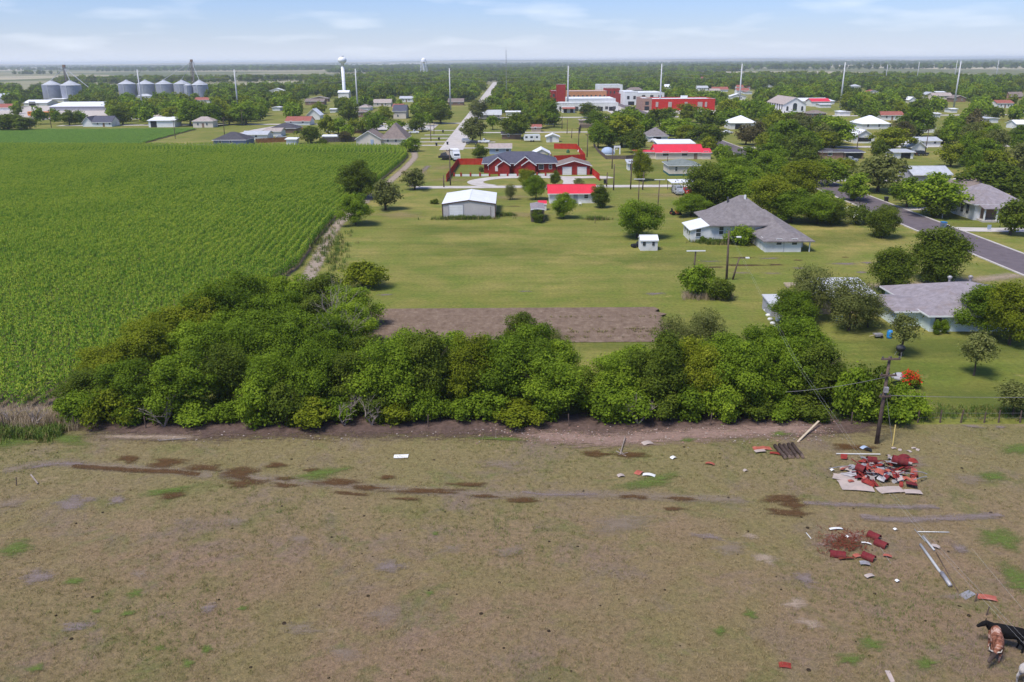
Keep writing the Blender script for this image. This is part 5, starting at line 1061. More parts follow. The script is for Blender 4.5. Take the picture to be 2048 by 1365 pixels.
# ---- single trees that the photograph shows
ONE = [('mid_y',1378,204,246,24,'yellow-green tree partly screening the long red wall'),('mid_m',1335,214,250,18,'small green tree at the foot of the long red wall'),('mid_m',1660,318,372,34,'green tree leaning over the asphalt road beyond the thicket'),('mid_d',1618,300,345,30,'dark tree on the verge where the asphalt road leaves the lane'),('mid_m',1715,345,402,30,'green tree on the far verge of the asphalt road'),('mid_m',1545,285,325,28,'green tree hiding the asphalt road near the crossroads'),('near_d',712,330,398,38,'dark green tree at the edge of the corn field'),('mid_o',768,357,420,30,'open grey-olive tree on the track beside the corn'),('near_m',708,388,450,34,'dense green tree beside the dirt track'),('mid_o',828,335,380,24,'small olive tree near the drainage ditch'),
 ('bush_y',722,520,574,45,'broad yellow-green bush at the top of the grove'),('bush_m',820,276,304,20,'leafy bush at the corner of the corn field'),('near_m',1277,402,476,44,'big round green tree beside the portable shed'),('near_m',1128,388,437,25,'green tree standing before the long red-roofed cottage'),
 ('near_d',1201,371,416,20,'dark green tree at the end of the long cottage'),('near_m',1072,352,400,21,'green tree between lane and box shed'),('near_y',1053,338,378,19,'slender yellow-green tree on the loop driveway lawn'),('near_o',1020,366,400,13,'small loose tree behind the metal barn'),('near_d',1111,345,371,12,'small dark tree by the double garage'),
 ('bush_d',960,290,316,18,'round clipped dark bush at the red fence'),('near_y',1283,303,362,22,'bright young tree beside the narrow white shed'),('bush_m',1395,532,592,35,'dense green bush below the T-shaped post'),('bush_d',1447,556,600,26,'dark bush at the foot of the wooden lamp pole'),
 ('bush_m',1484,448,490,27,'green bush in the corner of the L-shaped house'),('near_m',1384,390,432,34,'leafy tree at the left of the flared hip roof'),('near_d',1415,328,420,52,'large dark green tree behind the L-shaped house'),('near_m',1470,338,420,50,'leafy tree behind the ridge of the L-shaped house'),('near_y',1545,352,440,48,'bright green tree behind the wing of the L-shaped house'),
 ('near_m',1590,380,445,46,'full green tree at the end of the L-shaped house'),('near_m',1640,392,448,40,'green tree in the thicket along the asphalt road'),('near_d',1665,400,450,34,'dark tree in the thicket along the asphalt road'),('near_d',1772,412,476,37,'dark rounded bush at the corner of the asphalt road'),
 ('near_y',1612,322,402,48,'yellow-green tree over the lane'),('near_m',1550,300,372,42,'green tree beside the grey-green roofed house'),('near_m',1470,318,382,46,'broad tree beside the carport'),('near_d',1892,458,566,66,'large dark green tree behind the mint house'),('near_d',1795,498,586,50,'dark olive tree at the corner of the mint house roof'),
 ('near_o',1632,524,640,50,'tall loose grey-olive tree over the workshop'),('near_o',1712,548,662,52,'spreading olive tree in the yard of the mint house'),('near_m',1590,575,655,46,'bushy green tree beside the tin lean-to'),('near_o',1745,585,655,36,'small olive tree before the tin-roofed workshop'),
 ('thin_o',1815,618,712,42,'thin airy tree beside the kettle barbecue'),('sapling_o',1963,666,752,38,'small round-headed tree on the lawn of the mint house'),('near_m',1990,562,668,56,'green tree before the wall of the mint house'),('near_y',2045,556,690,52,'bright green tree at the end of the mint house'),('sapling_o',2040,768,835,40,'leafy young tree near the wire fence'),
 ('mid_o',1765,306,384,50,'spreading olive tree with forked trunk by the crossroads'),('mid_y',1693,313,357,22,'small yellow-green tree on the verge by the lane'),('mid_m',1822,352,416,30,'green tree at the edge of the driveway'),('mid_m',1880,344,432,52,'large green tree across the asphalt road'),('mid_d',2000,322,402,58,'large dark tree behind the porch bungalow'),
 ('mid_d',2035,392,470,34,'dark bush beside the porch bungalow'),('mid_d',1880,392,436,34,'dark shrubbery below the large tree across the road'),('mid_y',1960,330,360,30,'bright green tree behind the brick bungalow'),
 ('mid_d',858,207,246,24,'dark oak shading the parking lot'),('mid_d',880,205,248,22,'dark oak beside the concrete street'),('mid_d',829,236,264,20,'dark round tree beside the broad brown roof'),('mid_o',944,234,284,26,'olive tree over cars parked by the street'),('mid_o',955,198,240,22,'loose tree at the far bend of the street'),('mid_d',1029,226,278,32,'big dark tree over the brown house'),
 ('mid_d',619,250,287,24,'big dark bush behind the corn field'),('mid_d',645,277,293,10,'small dark conical shrub at the corn edge'),('mid_m',675,236,268,20,'green tree by the slant roofed sheds'),('mid_d',695,204,248,22,'tall dark tree on the mown lot'),('mid_m',708,225,246,9,'young tree on the mown lot'),('mid_r',690,262,284,12,'reddish-brown shrub by the board fence'),
 ('mid_m',1099,198,250,22,'green tree in front of the white storefronts'),('mid_d',1072,212,248,22,'dark tree left of the white storefronts'),('mid_d',1178,205,236,20,'dark tree before the low white-roofed store'),('mid_m',1195,222,256,26,'green tree beside the yellow-tan depot'),('mid_y',1245,224,294,38,'large yellow-green tree near the blue dome'),('mid_m',1220,250,296,26,'green tree at the corner of the picket fence'),('mid_d',1270,258,306,24,'dark tree above the picket fence'),
 ('mid_m',1363,236,272,30,'green tree behind the grey pyramid roof'),('mid_d',1418,248,296,37,'round dark tree at the end of the red roof'),('mid_y',1457,196,246,26,'large yellow-green tree beyond the red wall'),('mid_r',1495,248,290,22,'bronze-leaved tree by the crossroads'),('mid_r',1516,243,294,20,'bronze-leaved tree beside the white metal roof'),('mid_m',1573,238,306,36,'full green tree on the verge'),('mid_y',1540,232,262,22,'yellow tree before the church'),
 ('mid_m',1675,230,296,38,'full green tree behind the brown brick house'),('mid_y',1785,252,306,38,'yellow-green tree beside the porch house'),('mid_m',1842,214,275,34,'green tree behind the white cottage gable'),('mid_m',1620,262,315,26,'green tree next to the brown brick house'),('mid_d',134,220,251,19,'dark round tree by the small farmhouse'),('mid_d',240,210,250,22,'dark tree at the corner of the small farmhouse'),
 ('mid_d',10,226,262,40,'dark clump of trees at the near end of the row crop'),('mid_d',45,232,262,30,'lower dark tree at the near end of the row crop'),('mid_m',375,200,252,30,'green tree beside the white metal shed'),('mid_y',350,210,250,26,'yellow-green tree behind the white metal shed'),('mid_m',420,208,252,26,'green tree at the edge of the village street'),('mid_m',488,205,250,28,'green tree over the gravel street'),('mid_y',455,215,250,22,'yellow-green tree over the gravel street')]
for k, px, t, b2, rr, lb in ONE: tp(k, px, t, b2, rr*(1.0 if k[:3] == 'nea' else 1.08 if k[:3] == 'mid' else 1.0), lb, None, None, 'bush' if ('bush' in lb or 'shrub' in lb) else 'tree', 'bush' if ('bush' in lb or 'shrub' in lb) else 'tree')
def blossom_bush():
    x, y = at(1712, 448); o = empty('flowering_bush', 'dark bush dotted with white blossom along the asphalt road', 'bush', (x,y,0)); obj('foliage', crown_mesh(70,4.2,3.4,26,5000,.3,'leaf_dark',0), None, o); obj('blossom', crown_mesh(71,4.3,3.5,26,130,.22,'blossom',0), None, o); obj('stem', trunk_mesh(72,4,2,rad=.08), None, o)
    x, y = at(1818, 775); o = empty('flowering_bush', 'shrub covered in bright red flowers behind the utility pole', 'bush', (x,y,0)); obj('foliage', crown_mesh(73,1.5,1.3,16,1500,.16,'leaf_mid',0), None, o); obj('blossom', crown_mesh(73,1.62,1.4,16,700,.16,'red_flower',.25), None, o); obj('stem', trunk_mesh(74,1.4,.8,rad=.04), None, o)
blossom_bush()
for px, py, s in ((1062+10,445,1.1),): 
    x, y = 5.2, 160.6; tree('bush_d', x, y, 2.5, 1.5, 'vine and scrub growing over the end of the box shed', None, 'bush', 'bush')
for px, pt, pb, rr, lb in ((870+20,398-0,408,0,''),): pass
tp('bush_d', 869, 398, 408, 9, 'small dark scrub beside the metal barn', None, None, 'bush', 'bush')
for i, (px, t, b2, rr) in enumerate(((983,326,341,9),(996,327,342,7),(962,334,344,7),(1158,356,372,14))): tp('bush_o', px, t, b2, rr, 'rounded garden shrub before the brick ranch house', 'shrubs round the brick ranch house', None, 'bush', 'bush')
for px, t, b2, rr in ((1877,641,669,10),(1893,636,667,10)): tp('bush_m', px, t, b2, rr, 'leafy green shrub under the windows of the mint house', 'shrubs by the mint house', None, 'bush', 'bush')
tp('bush_m', 1406, 473, 486, 6, 'tiny shrub under the window of the L-shaped house', None, None, 'bush', 'bush')
# ---- trees of the town: chance planting round the surveyed buildings and streets
def clear(x, y, r, h):
    for fx0, fx1, fy0, fy1 in FOOT:
        if fx0-r*.6 < x < fx1+r*.6 and fy0-r*.6 < y < fy1+r*.6: return False
    if -29-r*.4 < x < -14+r*.4 and y < 470: return False
    if 72-r*.3 < x < 85+r*.3 and y < 600: return False
    if 58-r*.5 < x < 75+r*.5 and 478 < y < 760: return False
    for tx, ty_, tr in TREES:
        if abs(x-tx) < (r+tr)*.42 and abs(y-ty_) < (r+tr)*.5: return False
    a = proj(x-r, y, 0); b2 = proj(x+r, y, h); bx0, by0, bx1, by1 = a[0], b2[1], b2[0], a[1]
    for kx0, ky0, kx1, ky1, ky, sh_ in KEEP:
        if ky > y and sh_ > 0:
            ox = min(bx1,kx1)-max(bx0,kx0); oy = min(by1,ky1)-max(by0,ky0)
            if ox > 0 and oy > (ky1-ky0)*(.35 if sh_ >= 1 else .75): return False
    return True
def town_trees():
    rnd = random.Random(12); spots = []
    def region(x0, x1, y0, y1, n, hs, rsz, mix):
        got = tries = 0
        while got < n and tries < n*14:
            tries += 1; x, y = rnd.uniform(x0,x1), rnd.uniform(y0,y1); r = rnd.uniform(*rsz); h = rnd.uniform(*hs)
            q = proj(x, y, 0)
            if not q or q[0] < -160 or q[0] > PW+160: continue
            if clear(x, y, r, h): TREES.append((x,y,r)); spots.append((x,y,r,h,rnd.choice(mix))); got += 1
    region(86, 175, 222, 330, 50, (5.5,9.5), (2.8,4.8), 'mmmyydo'); region(86, 150, 158, 213, 9, (5.5,9), (2.8,4.6), 'mmd'); region(52, 74, 160, 204, 5, (5.5,8), (2.8,4), 'mmy')
    region(30, 74, 222, 300, 6, (5,8.5), (2.8,4.0), 'mmyd'); region(84, 340, 300, 480, 135, (6.5,10.5), (3.4,5.4), 'mmmydor')
    region(28, 74, 300, 470, 20, (6,9.5), (3.2,4.8), 'mmyd'); region(-14, 28, 385, 470, 12, (6,9), (3.2,4.8), 'mmdy')
    region(-105, -40, 318, 425, 14, (5,9), (2.8,4.4), 'mmdy'); region(-250, -38, 438, 580, 110, (6.5,10.5), (3.6,5.6), 'mmmydoy')
    region(-340, -240, 470, 560, 14, (6,9), (3.5,5), 'mmd'); region(85, 430, 480, 660, 150, (7,11), (4,6), 'mmmdyo'); region(-14, 130, 478, 530, 40, (5.5,8.5), (3.2,4.6), 'mmdy')
    return spots
SPOTS = town_trees()
TG = 'trees scattered through the town'
TL = {k: 'leafy %s tree among the scattered houses of the town' % w for k, w in WORD.items()}
NTREE = len([o for o in COL.objects if o.name.split('.')[0] == 'tree'])
SPOTS.sort(key=lambda s: s[1]); NEAR_SPOTS, FAR_SPOTS = SPOTS[:max(0, 298-NTREE)], SPOTS[max(0, 298-NTREE):]
def beside(x, y): return min(BLD, key=lambda b: math.hypot(b[0]-x, b[1]-y))[2]
for x, y, r, h, ty in NEAR_SPOTS: tree(('mid_' if y < 330 else 'far_')+ty, x, y, h, r, '%s %s tree whose nearest building is the %s' % ('tall' if h > 8.2 else 'small' if h < 6.8 else 'mid-sized', WORD[ty], beside(x, y)), TG)
# ---- woodland beyond: too many to count
def woodland():
    rs = np.random.RandomState(21); pts = []
    rnd = random.Random(31)
    for x, y, r, h, ty in FAR_SPOTS: pts.append((x, y, 0, rnd.uniform(0,6.28), h/9, {'m':0,'y':1,'d':3,'o':2,'r':4}[ty]))
    def belt(x0, x1, y0, y1, n, s0, s1, v=(0,6), check=True, mask=None):
        got = tries = 0
        while got < n and tries < n*6:
            tries += 1; x, y = rnd.uniform(x0,x1), rnd.uniform(y0,y1)
            if abs(x) > .72*y+60: continue
            if mask and not mask(x, y): continue
            s = rnd.uniform(s0,s1)
            if check and y < 900 and not clear(x, y, 4.5*s, 9*s): continue
            if abs(x+21.5) < 9 and y < 1300: continue
            pts.append((x, y, -.2, rnd.uniform(0,6.28), s, rnd.randint(*v))); got += 1
    mk0 = lambda x, y: math.sin(x*.021+1)+math.sin(y*.027+x*.012)+.8*math.sin(x*.047-y*.031) > -.75
    belt(-420, 480, 560, 760, 760, .75, 1.2, mask=mk0); belt(-640, 700, 700, 1000, 1500, .8, 1.25, mask=mk0)
    mk = lambda x, y: math.sin(x*.0041+1)+math.sin(y*.006+x*.002)+.7*math.sin(x*.011-y*.003) > -.1
    belt(-900, 1000, 1000, 1500, 2200, .9, 1.4, check=False, mask=mk)
    mk2 = lambda x, y: math.sin(x*.0031+1)+math.sin(y*.0055+x*.0012)+.7*math.sin(x*.007-y*.003) > .8
    belt(-1700, 1800, 1500, 2600, 3600, 1.0, 1.6, check=False, mask=mk2)
    # hedges and tree belts between the far fields
    for k in range(46):
        y = rnd.uniform(2200, 7500); x0 = rnd.uniform(-.7,.6)*y; L_ = rnd.uniform(300, 1500); n = int(L_/9)
        for j in range(n): pts.append((x0+L_*j/n, y+rnd.uniform(-14,14)+.03*j*9, -.5, rnd.uniform(0,6.28), rnd.uniform(1.0,1.9), rnd.randint(3,6)))
    for k in range(18):
        y = rnd.uniform(2600, 10500); x0 = rnd.uniform(-.7,.6)*y; L_ = rnd.uniform(600, 2600); w = rnd.uniform(60,260)
        for j in range(int(L_/7)): pts.append((x0+rnd.uniform(0,L_), y+rnd.uniform(-w,w), -.5, rnd.uniform(0,6.28), rnd.uniform(1.2,2.2), rnd.randint(3,6)))
    kinds = [crown_mesh(300+i, 9, 4.4, 20, 620, 1.25, LEAFM[t], .02, (.28,.46)) for i, t in enumerate('mymddmd')]
    make_scatter('woodland', pts, kinds, 'wide belt of dark green woodland stretching from the town to the horizon', 'woodland')
woodland()
# ================================================================ poles and wires
def steel_pole(px, pt, Y, label, group):
    x, top = xz(px, pt, Y); r = empty('steel_pole', label, 'pole', (x, Y, 0), 0, group); obj('shaft', MB().tube([(0,0,0),(0,0,top)], [.62,.30], 10), 'steel_pole', r, True)
    for z, s in ((top-1.2,1),(top-3.4,-1),(top-5.6,1)): a = obj('arm', MB().tube([(0,0,z-.3),(s*1.5,0,z)], [.12,.07], 6), 'steel_pole', r); obj('insulator', MB().lathe([(.10,z-1.0),(.16,z-.8),(.10,z-.5),(.14,z-.2),(.05,z)], 8, s*1.5, 0), 'dark_grey', a)
    return x, Y, top
SP = [steel_pole(p, t, 552, 'tall pale steel transmission pole rising above the town trees', 'steel transmission poles across the town') for p, t in ((274,139.5),(468,139),(710.5,138),(898.7,137),(1136.6,132),(1323.8,128),(1484.5,128),(1690.8,125),(1922.3,122.8))]
for p, t in ((1775.6,129),(1839,124),(1915,121),(1998,120)): steel_pole(p, t, 1150, 'distant steel pole beyond the far tree belt', 'distant steel poles')
def wire(name, label, pts, sag, rad, group=None, cat='wire', mat='wire_metal'):
    mb = MB(); out = []
    for a, b2 in zip(pts[:-1], pts[1:]):
        a, b2 = Vector(a), Vector(b2); n = 14
        for k in range(n+(1 if b2 == Vector(pts[-1]) else 0)):
            t = k/n; q = a.lerp(b2,t); q.z -= 4*sag*t*(1-t); out.append(q)
    mb.tube(out, rad, 4); return tag(obj(name, mb, mat), label, cat, group)
for s, dz in ((1,1.2),(-1,3.4),(1,5.6)):
    wire('transmission_wire', 'long thin wire strung along the tall steel poles', [(x+s*1.5, y, t-dz-1.0) for x, y, t in [(SP[0][0]-150,SP[0][1],SP[0][2])]+SP+[(SP[-1][0]+150,SP[-1][1],SP[-1][2])]], 2.2, .05, 'transmission wires')
def mast():
    x, top = xz(1012, 100, 700); r = empty('radio_mast', 'very thin grey radio mast above the trees', 'mast', (x, 700, 0)); mb = MB()
    for k in range(3): a = k*2.094; mb.tube([(.45*math.cos(a),.45*math.sin(a),0),(.3*math.cos(a),.3*math.sin(a),top)], .07, 4)
    n = 22
    for i in range(n):
        for k in range(3):
            a, b2 = k*2.094, (k+1)*2.094; mb.tube([(.42*math.cos(a),.42*math.sin(a),i*top/n),(.42*math.cos(b2),.42*math.sin(b2),(i+1)*top/n)], .04, 3)
    obj('lattice', mb, 'mast_grey', r); obj('antenna', MB().tube([(0,0,top),(0,0,top+3)], .05, 5), 'mast_grey', r)
mast()
def util_pole(x, y, h, label, lean=(0,0), arms=((.6,1.8),), lamp=None, group=None, rad=.14, armmat='pole_wood', rz=0.0, ins=True):
    r = empty('utility_pole', label, 'utility pole', (x,y,0), rz, group); L = Vector((lean[0],lean[1],h)); obj('shaft', MB().tube([(0,0,-.3),tuple(L*.5),tuple(L)], [rad*1.25,rad,rad*.75], 8), 'pole_wood', r, True)
    for dz, w in arms:
        p = L*((h-dz)/h); a = obj('crossarm', MB().box(p.x-w/2,p.x+w/2,p.y-rad-.12,p.y-rad+.02,p.z-.07,p.z+.07), armmat, r)
        if ins:
            for q in (-w/2+.1, 0, w/2-.1): obj('insulator', MB().lathe([(.05,p.z+.07),(.07,p.z+.15),(.03,p.z+.24)], 6, p.x+q, p.y-rad-.05), 'dark_grey', a)
    if lamp:
        dx, z = lamp; p = L*(z/h); a = obj('lamp_arm', MB().tube([(p.x,p.y,z-.02),(p.x+dx,p.y,z)], .03, 6), 'dark_grey', r); obj('lamp_head', MB().box(p.x+min(dx,dx*1.6),p.x+max(dx,dx*1.6),p.y-.16,p.y+.16,z-.08,z+.08), 'white', a)
    return r, Vector((x,y,0))+L
# the leaning pole in the pasture
px_, py_ = at(1753, 888); ptop = xz(1780, 714, py_)
main_pole, MT = util_pole(px_, py_, ptop[1], 'leaning weathered utility pole standing in the pasture', (ptop[0]-px_, 0), ((.12,1.5),(1.5,1.3),(3.3,.9)), None, None, .15)
lx_ = (ptop[0]-px_)*.64; obj('meter_box', MB().box(lx_-.16,lx_+.16,-.32,-.1,ptop[1]*.61,ptop[1]*.67), 'scrap_silver', main_pole)
ga = at(1785, 893); wire('guy_wire', 'guy wire with yellow guard anchoring the leaning utility pole', [tuple(MT*.0+Vector((px_+(ptop[0]-px_)*.66, py_, ptop[1]*.66))), (ga[0], ga[1], .1)], .0, .018)
tag(obj('guy_guard', MB().tube([(ga[0],ga[1],.05),(ga[0]-.02,ga[1]+.02,1.9)], .05, 6), 'yellow_plastic'), 'pale yellow plastic guard sleeve on the guy wire', 'guard')
wz = ptop[1]-3.3; wp = (px_+(ptop[0]-px_)*(wz/ptop[1]), py_, wz)
wire('service_wire', 'service wire running from the leaning pole over the lawn to the right', [wp, (px_+34, py_+2.5, wz-.5)], .5, .02)
wire('service_wire', 'service wire slanting from the leaning pole into the hedgerow bushes', [(wp[0],wp[1],wp[2]+1.6), (px_-6.5, py_+4, 3.0)], .2, .015)
# wooden poles beside the L-shaped house
lx, ly = at(1453, 560); lt = xz(1458, 462, ly); lp1, LT = util_pole(lx, ly, lt[1], 'tall wooden pole with white lamp arm before the L-shaped house', (lt[0]-lx,0), (), (1.1, lt[1]-.9), None, .15)
lx2, ly2 = at(1458, 558); lt2 = xz(1465, 514, ly2); lp2, LT2 = util_pole(lx2+.35, ly2-.5, lt2[1], 'shorter leaning wooden prop with white lamp head', (.75,0), (), (.9, lt2[1]-.05), None, .12)
tx, ty_ = at(1386, 556); tt = xz(1389, 501, ty_); util_pole(tx, ty_, tt[1], 'T-shaped wooden post with white crossbar above the bush', (.15,0), ((.05,2.7),), None, None, .13, 'white', 0, False)
tx, ty_ = at(1314, 438); tt = xz(1316, 359, ty_); util_pole(tx, ty_, tt[1], 'slender wooden pole with white crossbar near the orange mower', (.15,0), ((.05,2.1),), None, None, .10, 'white', 0, False)
tx, ty_ = at(1276, 420); tt = xz(1276, 388, ty_); util_pole(tx, ty_, max(tt[1],6.5), 'wooden pole with white crossbar behind the big round tree', (0,0), ((.05,2.3),), None, None, .10, 'white', 0, False)
# two long wires from the lamp pole over hedgerow and pasture
for d in (0, .45):
    wp_ = [(LT.x+d*.3, LT.y, LT.z-.3)]+[(at(px,py,z)[0]+d*.5, at(px,py,z)[1], z) for px, py, z in ((1592,728,7.0),(1702,890,6.7),(1826,1046,6.6),(2048,1288,7.0),(2250,1500,7.6))]
    wire('power_line', 'long pale wire crossing from the lamp pole over hedgerow and pasture', wp_,   .02, .0035, 'twin wires over the pasture', mat='pvc')
UG = 'wooden utility poles along the lane and streets'
UL = [(901,298,371,'dark utility pole at the corner of the red fence'),(1134,238,268,'utility pole on the mown strip behind the arched shed'),(1124,230,259,'utility pole beside the white storefronts'),(1143,257,277,'slim pole on the mown strip'),(1157,255,298,'utility pole behind the red yard fence'),(1174,267,315,'leaning pole beside the red yard fence'),(1227,329,381,'dark utility pole on the verge of the lane'),
 (1224,298,338,'pole with white lamp by the picket fence'),(1213,345,374,'short pale post on the verge of the lane'),(1261,320,379,'dark utility pole beside the lane near the young tree'),(1285,345,380,'short dark post under the young tree'),(1334,313,346,'dark pole at the corner of the green-roofed house'),(1850,258,307,'dark utility pole beside the white workshop'),(1786,205,232,'street lamp pole among dark trees'),(862,248,283,'dark pole beside the concrete street'),(868,244,270,'slim pole near the dark oaks'),(888,351,375,'short post carrying a letter box near the ditch'),
 (739,210,242,'dark pole on the edge of the parking lot'),(1546,245,262,'dark pole near the bronze-leaved trees'),(82,208,244,'utility pole beside the orange buses'),(103,220,256,'utility pole near the small farmhouse'),(351,240,278,'dark pole standing in the low row crop'),(449,235,270,'pole beside the blue house'),(1642,300,322,'dark pole by the brown brick house'),(1712,262,310,'slim pole before the porch house'),(961,247,284,'white-headed street lamp by the parked pickup'),(485,220,252,'thin pole over the gravel street')]
for px, t, b2, lb in UL:
    x, y = at(px, b2); z = xz(px, t, y)[1]; util_pole(x, y, z, lb, (trnd.uniform(-.1,.2),0), ((.4,1.6),) if z > 7 else (), (.9,z-.1) if 'lamp' in lb else None, None, .14)
# fence line to the right of the hedgerow: posts and strands
FP = [(-30,0)]
for i, px in enumerate((1835,1880,1921,1968,1997,2040,2085)):
    x, y = at(px, 846); o = obj('fence_post', MB().tube([(0,0,-.2),(trnd.uniform(-.08,.08),trnd.uniform(-.05,.05),trnd.uniform(1.0,1.35))], [.07,.055], 6), 'pole_wood', None, False, (x,y,0)); tag(o, 'weathered wooden post of the wire fence along the pasture', 'fence post', 'posts of the wire fence')
for z in (.5,.95): 
    a, c = at(1835,846), at(2100,846); wire('fence_wire', 'thin strand of the wire fence along the pasture', [(a[0],a[1],z),(c[0],c[1],z)], .05, .008, 'strands of the wire fence')
for i in range(14):
    x = -50+i*6.1
    if x < -34 or i % 2: o = obj('fence_post', MB().tube([(0,0,-.2),(trnd.uniform(-.1,.1),0,1.2)], [.06,.05], 6), 'pole_wood', None, False, (x,65.2,0)); tag(o, 'weathered wooden post half hidden at the foot of the hedgerow', 'fence post', 'posts under the hedgerow')
a, c = at(1940,1110), at(2090,1290); wire('electric_fence_wire', 'thin low fence wire running past the grassy edge of the pasture', [(a[0],a[1],.5),(c[0],c[1],.5)], .02, .005, mat='pvc')
for px, py, h, lb in ((33,972,.7,'short dark stake in the pasture'),(1949,1205,.6,'small dark stake beside the red panel'),(1972,1232,.6,'thin leaning stake near the black cow')):
    x, y = at(px,py); tag(obj('stake', MB().tube([(0,0,0),(.1,.02,h)], .04, 5), 'pole_wood', None, False, (x,y,0)), lb, 'stake')
# ================================================================ boards, logs, sheets and scrap in the pasture
def lie(name, label, a, b2, w, t, mat, cat, z=.06, group=None, za=0, zb=0):
    """plank, pipe or log lying between two surveyed ends"""
    (xa,ya),(xb,yb) = at(*a), at(*b2); A, B = Vector((xa,ya,z+za)), Vector((xb,yb,z+zb)); d = (B-A); n = Vector((-d.y,d.x,0)).normalized()*w/2; u = Vector((0,0,t))
    o = A.copy(); V = [A-n-o, A+n-o, B+n-o, B-n-o]; V += [v+u for v in V]
    return tag(obj(name, MB().add([tuple(v) for v in V], [(0,1,2,3),(7,6,5,4),(4,5,1,0),(5,6,2,1),(6,7,3,2),(7,4,0,3)]), mat, None, False, tuple(o)), label, cat, group)
lie('board', 'pale timber board leaning near the stack of dark logs', (1595,886), (1636,855), .16, .06, 'pale_timber', 'board', .05, None, 0, .5)
lie('board', 'white broken board lying by the brush twigs', (1240,912), (1250,880), .07, .04, 'dead_wood', 'board', .08, None, 0, .25); lie('board', 'pale plank lying in the pasture at the lower edge', (1774,1345), (1787,1372), .24, .06, 'sheet_cream', 'board', .06)
lie('bone_branch', 'bleached branch lying in the muddy track', (62,952), (76,970), .10, .08, 'dead_wood', 'branch', .06); lie('bone_branch', 'bleached branch at the foot of the hedgerow', (318,884), (372,880), .08, .07, 'dead_wood', 'branch', .1)
for i, (a, b2) in enumerate((((1232,905),(1252,915)),((1237,912),(1256,908)),((1248,914),(1238,900)))): lie('twig', 'grey twig in a loose bundle beside the puddle', a, b2, .06, .05, 'dead_wood', 'twig', .08, 'twigs beside the puddle')
def log(a, b2, rad, lb, i):
    (xa,ya),(xb,yb) = at(*a), at(*b2); r = empty('log', lb, 'log', (xa,ya,0), 0, 'dark logs lying side by side'); rnd = random.Random(i); V = Vector((xb-xa,yb-ya,0)); pts = [(0,0,rad+.06)]+[tuple(V*k/4+Vector((rnd.uniform(-.03,.03),rnd.uniform(-.03,.03),rad+.06+rnd.uniform(-.02,.03)))) for k in (1,2,3)]+[tuple(V+Vector((0,0,rad+.06)))]
    obj('bark', MB().tube(pts, [rad*rnd.uniform(.9,1.1) for _ in pts], 9), 'log_dark', r, True); e = V.normalized()*.012; obj('cut_end', MB().tube([tuple(V-e+Vector((0,0,rad+.06))), tuple(V+e+Vector((0,0,rad+.06)))], rad*.92, 9), 'log_end', r)
for i, (a, b2) in enumerate((((1549,896),(1570,920)),((1558,894),(1579,919)),((1567,895),(1585,919)),((1576,893),(1595,919)),((1584,892),(1605,919)))): log(a, b2, .15, 'dark rough log lying in a row beside the red panel', i)
def sheet_obj(name, label, px, py, w, l, rz, mat, cat, z=.08, bend=0.0, tilt=(0,0), group=None, t=.007, seed=0, wav=0):
    x, y = at(px, py, z); rnd = random.Random(seed+int(px*3+py)); nu, nv = 7, 5; V, F = [], []
    f = lambda u, v: bend*(1-(2*u-1)**2)+wav*math.sin(u*12)*.03+.02*math.sin(v*5+seed)*abs(bend)
    jit = [[(rnd.uniform(-.04,.04)*w if j in (0,nv-1) else 0, rnd.uniform(-.04,.04)*l if i in (0,nu-1) else 0) for i in range(nu)] for j in range(nv)]
    for k in (0, t):
        for j in range(nv):
            for i in range(nu): u, v = i/(nu-1), j/(nv-1); V.append(((u-.5)*w+jit[j][i][0], (v-.5)*l+jit[j][i][1], f(u,v)+k))
    n = nu*nv
    for j in range(nv-1):
        for i in range(nu-1): a = j*nu+i; F.append((a+nu,a+nu+1,a+1,a)); F.append((n+a,n+a+1,n+a+nu+1,n+a+nu))
    rim = [i for i in range(nu)]+[j*nu+nu-1 for j in range(1,nv)]+[(nv-1)*nu+i for i in range(nu-2,-1,-1)]+[j*nu for j in range(nv-2,0,-1)]
    for a, b2 in zip(rim, rim[1:]+rim[:1]): F.append((a,b2,b2+n,a+n))
    o = obj(name, MB().add(V,F), mat, None, False, (x,y,z)); o.rotation_euler = (tilt[0],tilt[1],rz); return tag(o, label, cat, group)
sheet_obj('white_sheet', 'flat white sheet lying alone in the grass', 802, 913, 1.15, .62, .05, 'white', 'sheet', .07)
for px, py, w, l, rz, m, lb in ((1295,887,.9,.6,.3,'sheet_cream','crumpled pale sack near the rubble'),(1347,916,.5,.35,.5,'white_old','small folded white scrap beside the puddle'),(1242,952,.55,.4,.2,'sheet_cream','pinkish scrap lying left of two white scraps'),(1278,946,.7,.5,.9,'orange_red','torn red and white scrap of sheet'),(1298,951,.95,.4,-.3,'white_old','curved white scrap beside the torn red one'),(1420,928,.7,.3,-.4,'orange_red','rusty red strip of scrap in the grass'),(1491,942,.35,.3,.2,'sheet_cream','small white scrap alone in the grass'),(1665,952-11,.3,.25,.2,'white','small white scrap left of the scrap heap')):
    sheet_obj('scrap_piece', lb, px, py, w, l, rz, m, 'scrap', .09, .10)
sheet_obj('red_sheet', 'bright red ribbed panel lying beside the dark logs', 1524, 897, 1.5, .62, .05, 'orange_red', 'panel', .09, .03, wav=1); sheet_obj('scrap_piece', 'pale panel leaning on the bright red ribbed panel', 1520, 902, .9, .4, .2, 'sheet_cream', 'scrap', .16, .03); sheet_obj('scrap_piece', 'rusty red strip near the dark logs', 1550, 907, .8, .35, -.3, 'red_paint', 'scrap', .09, .05)
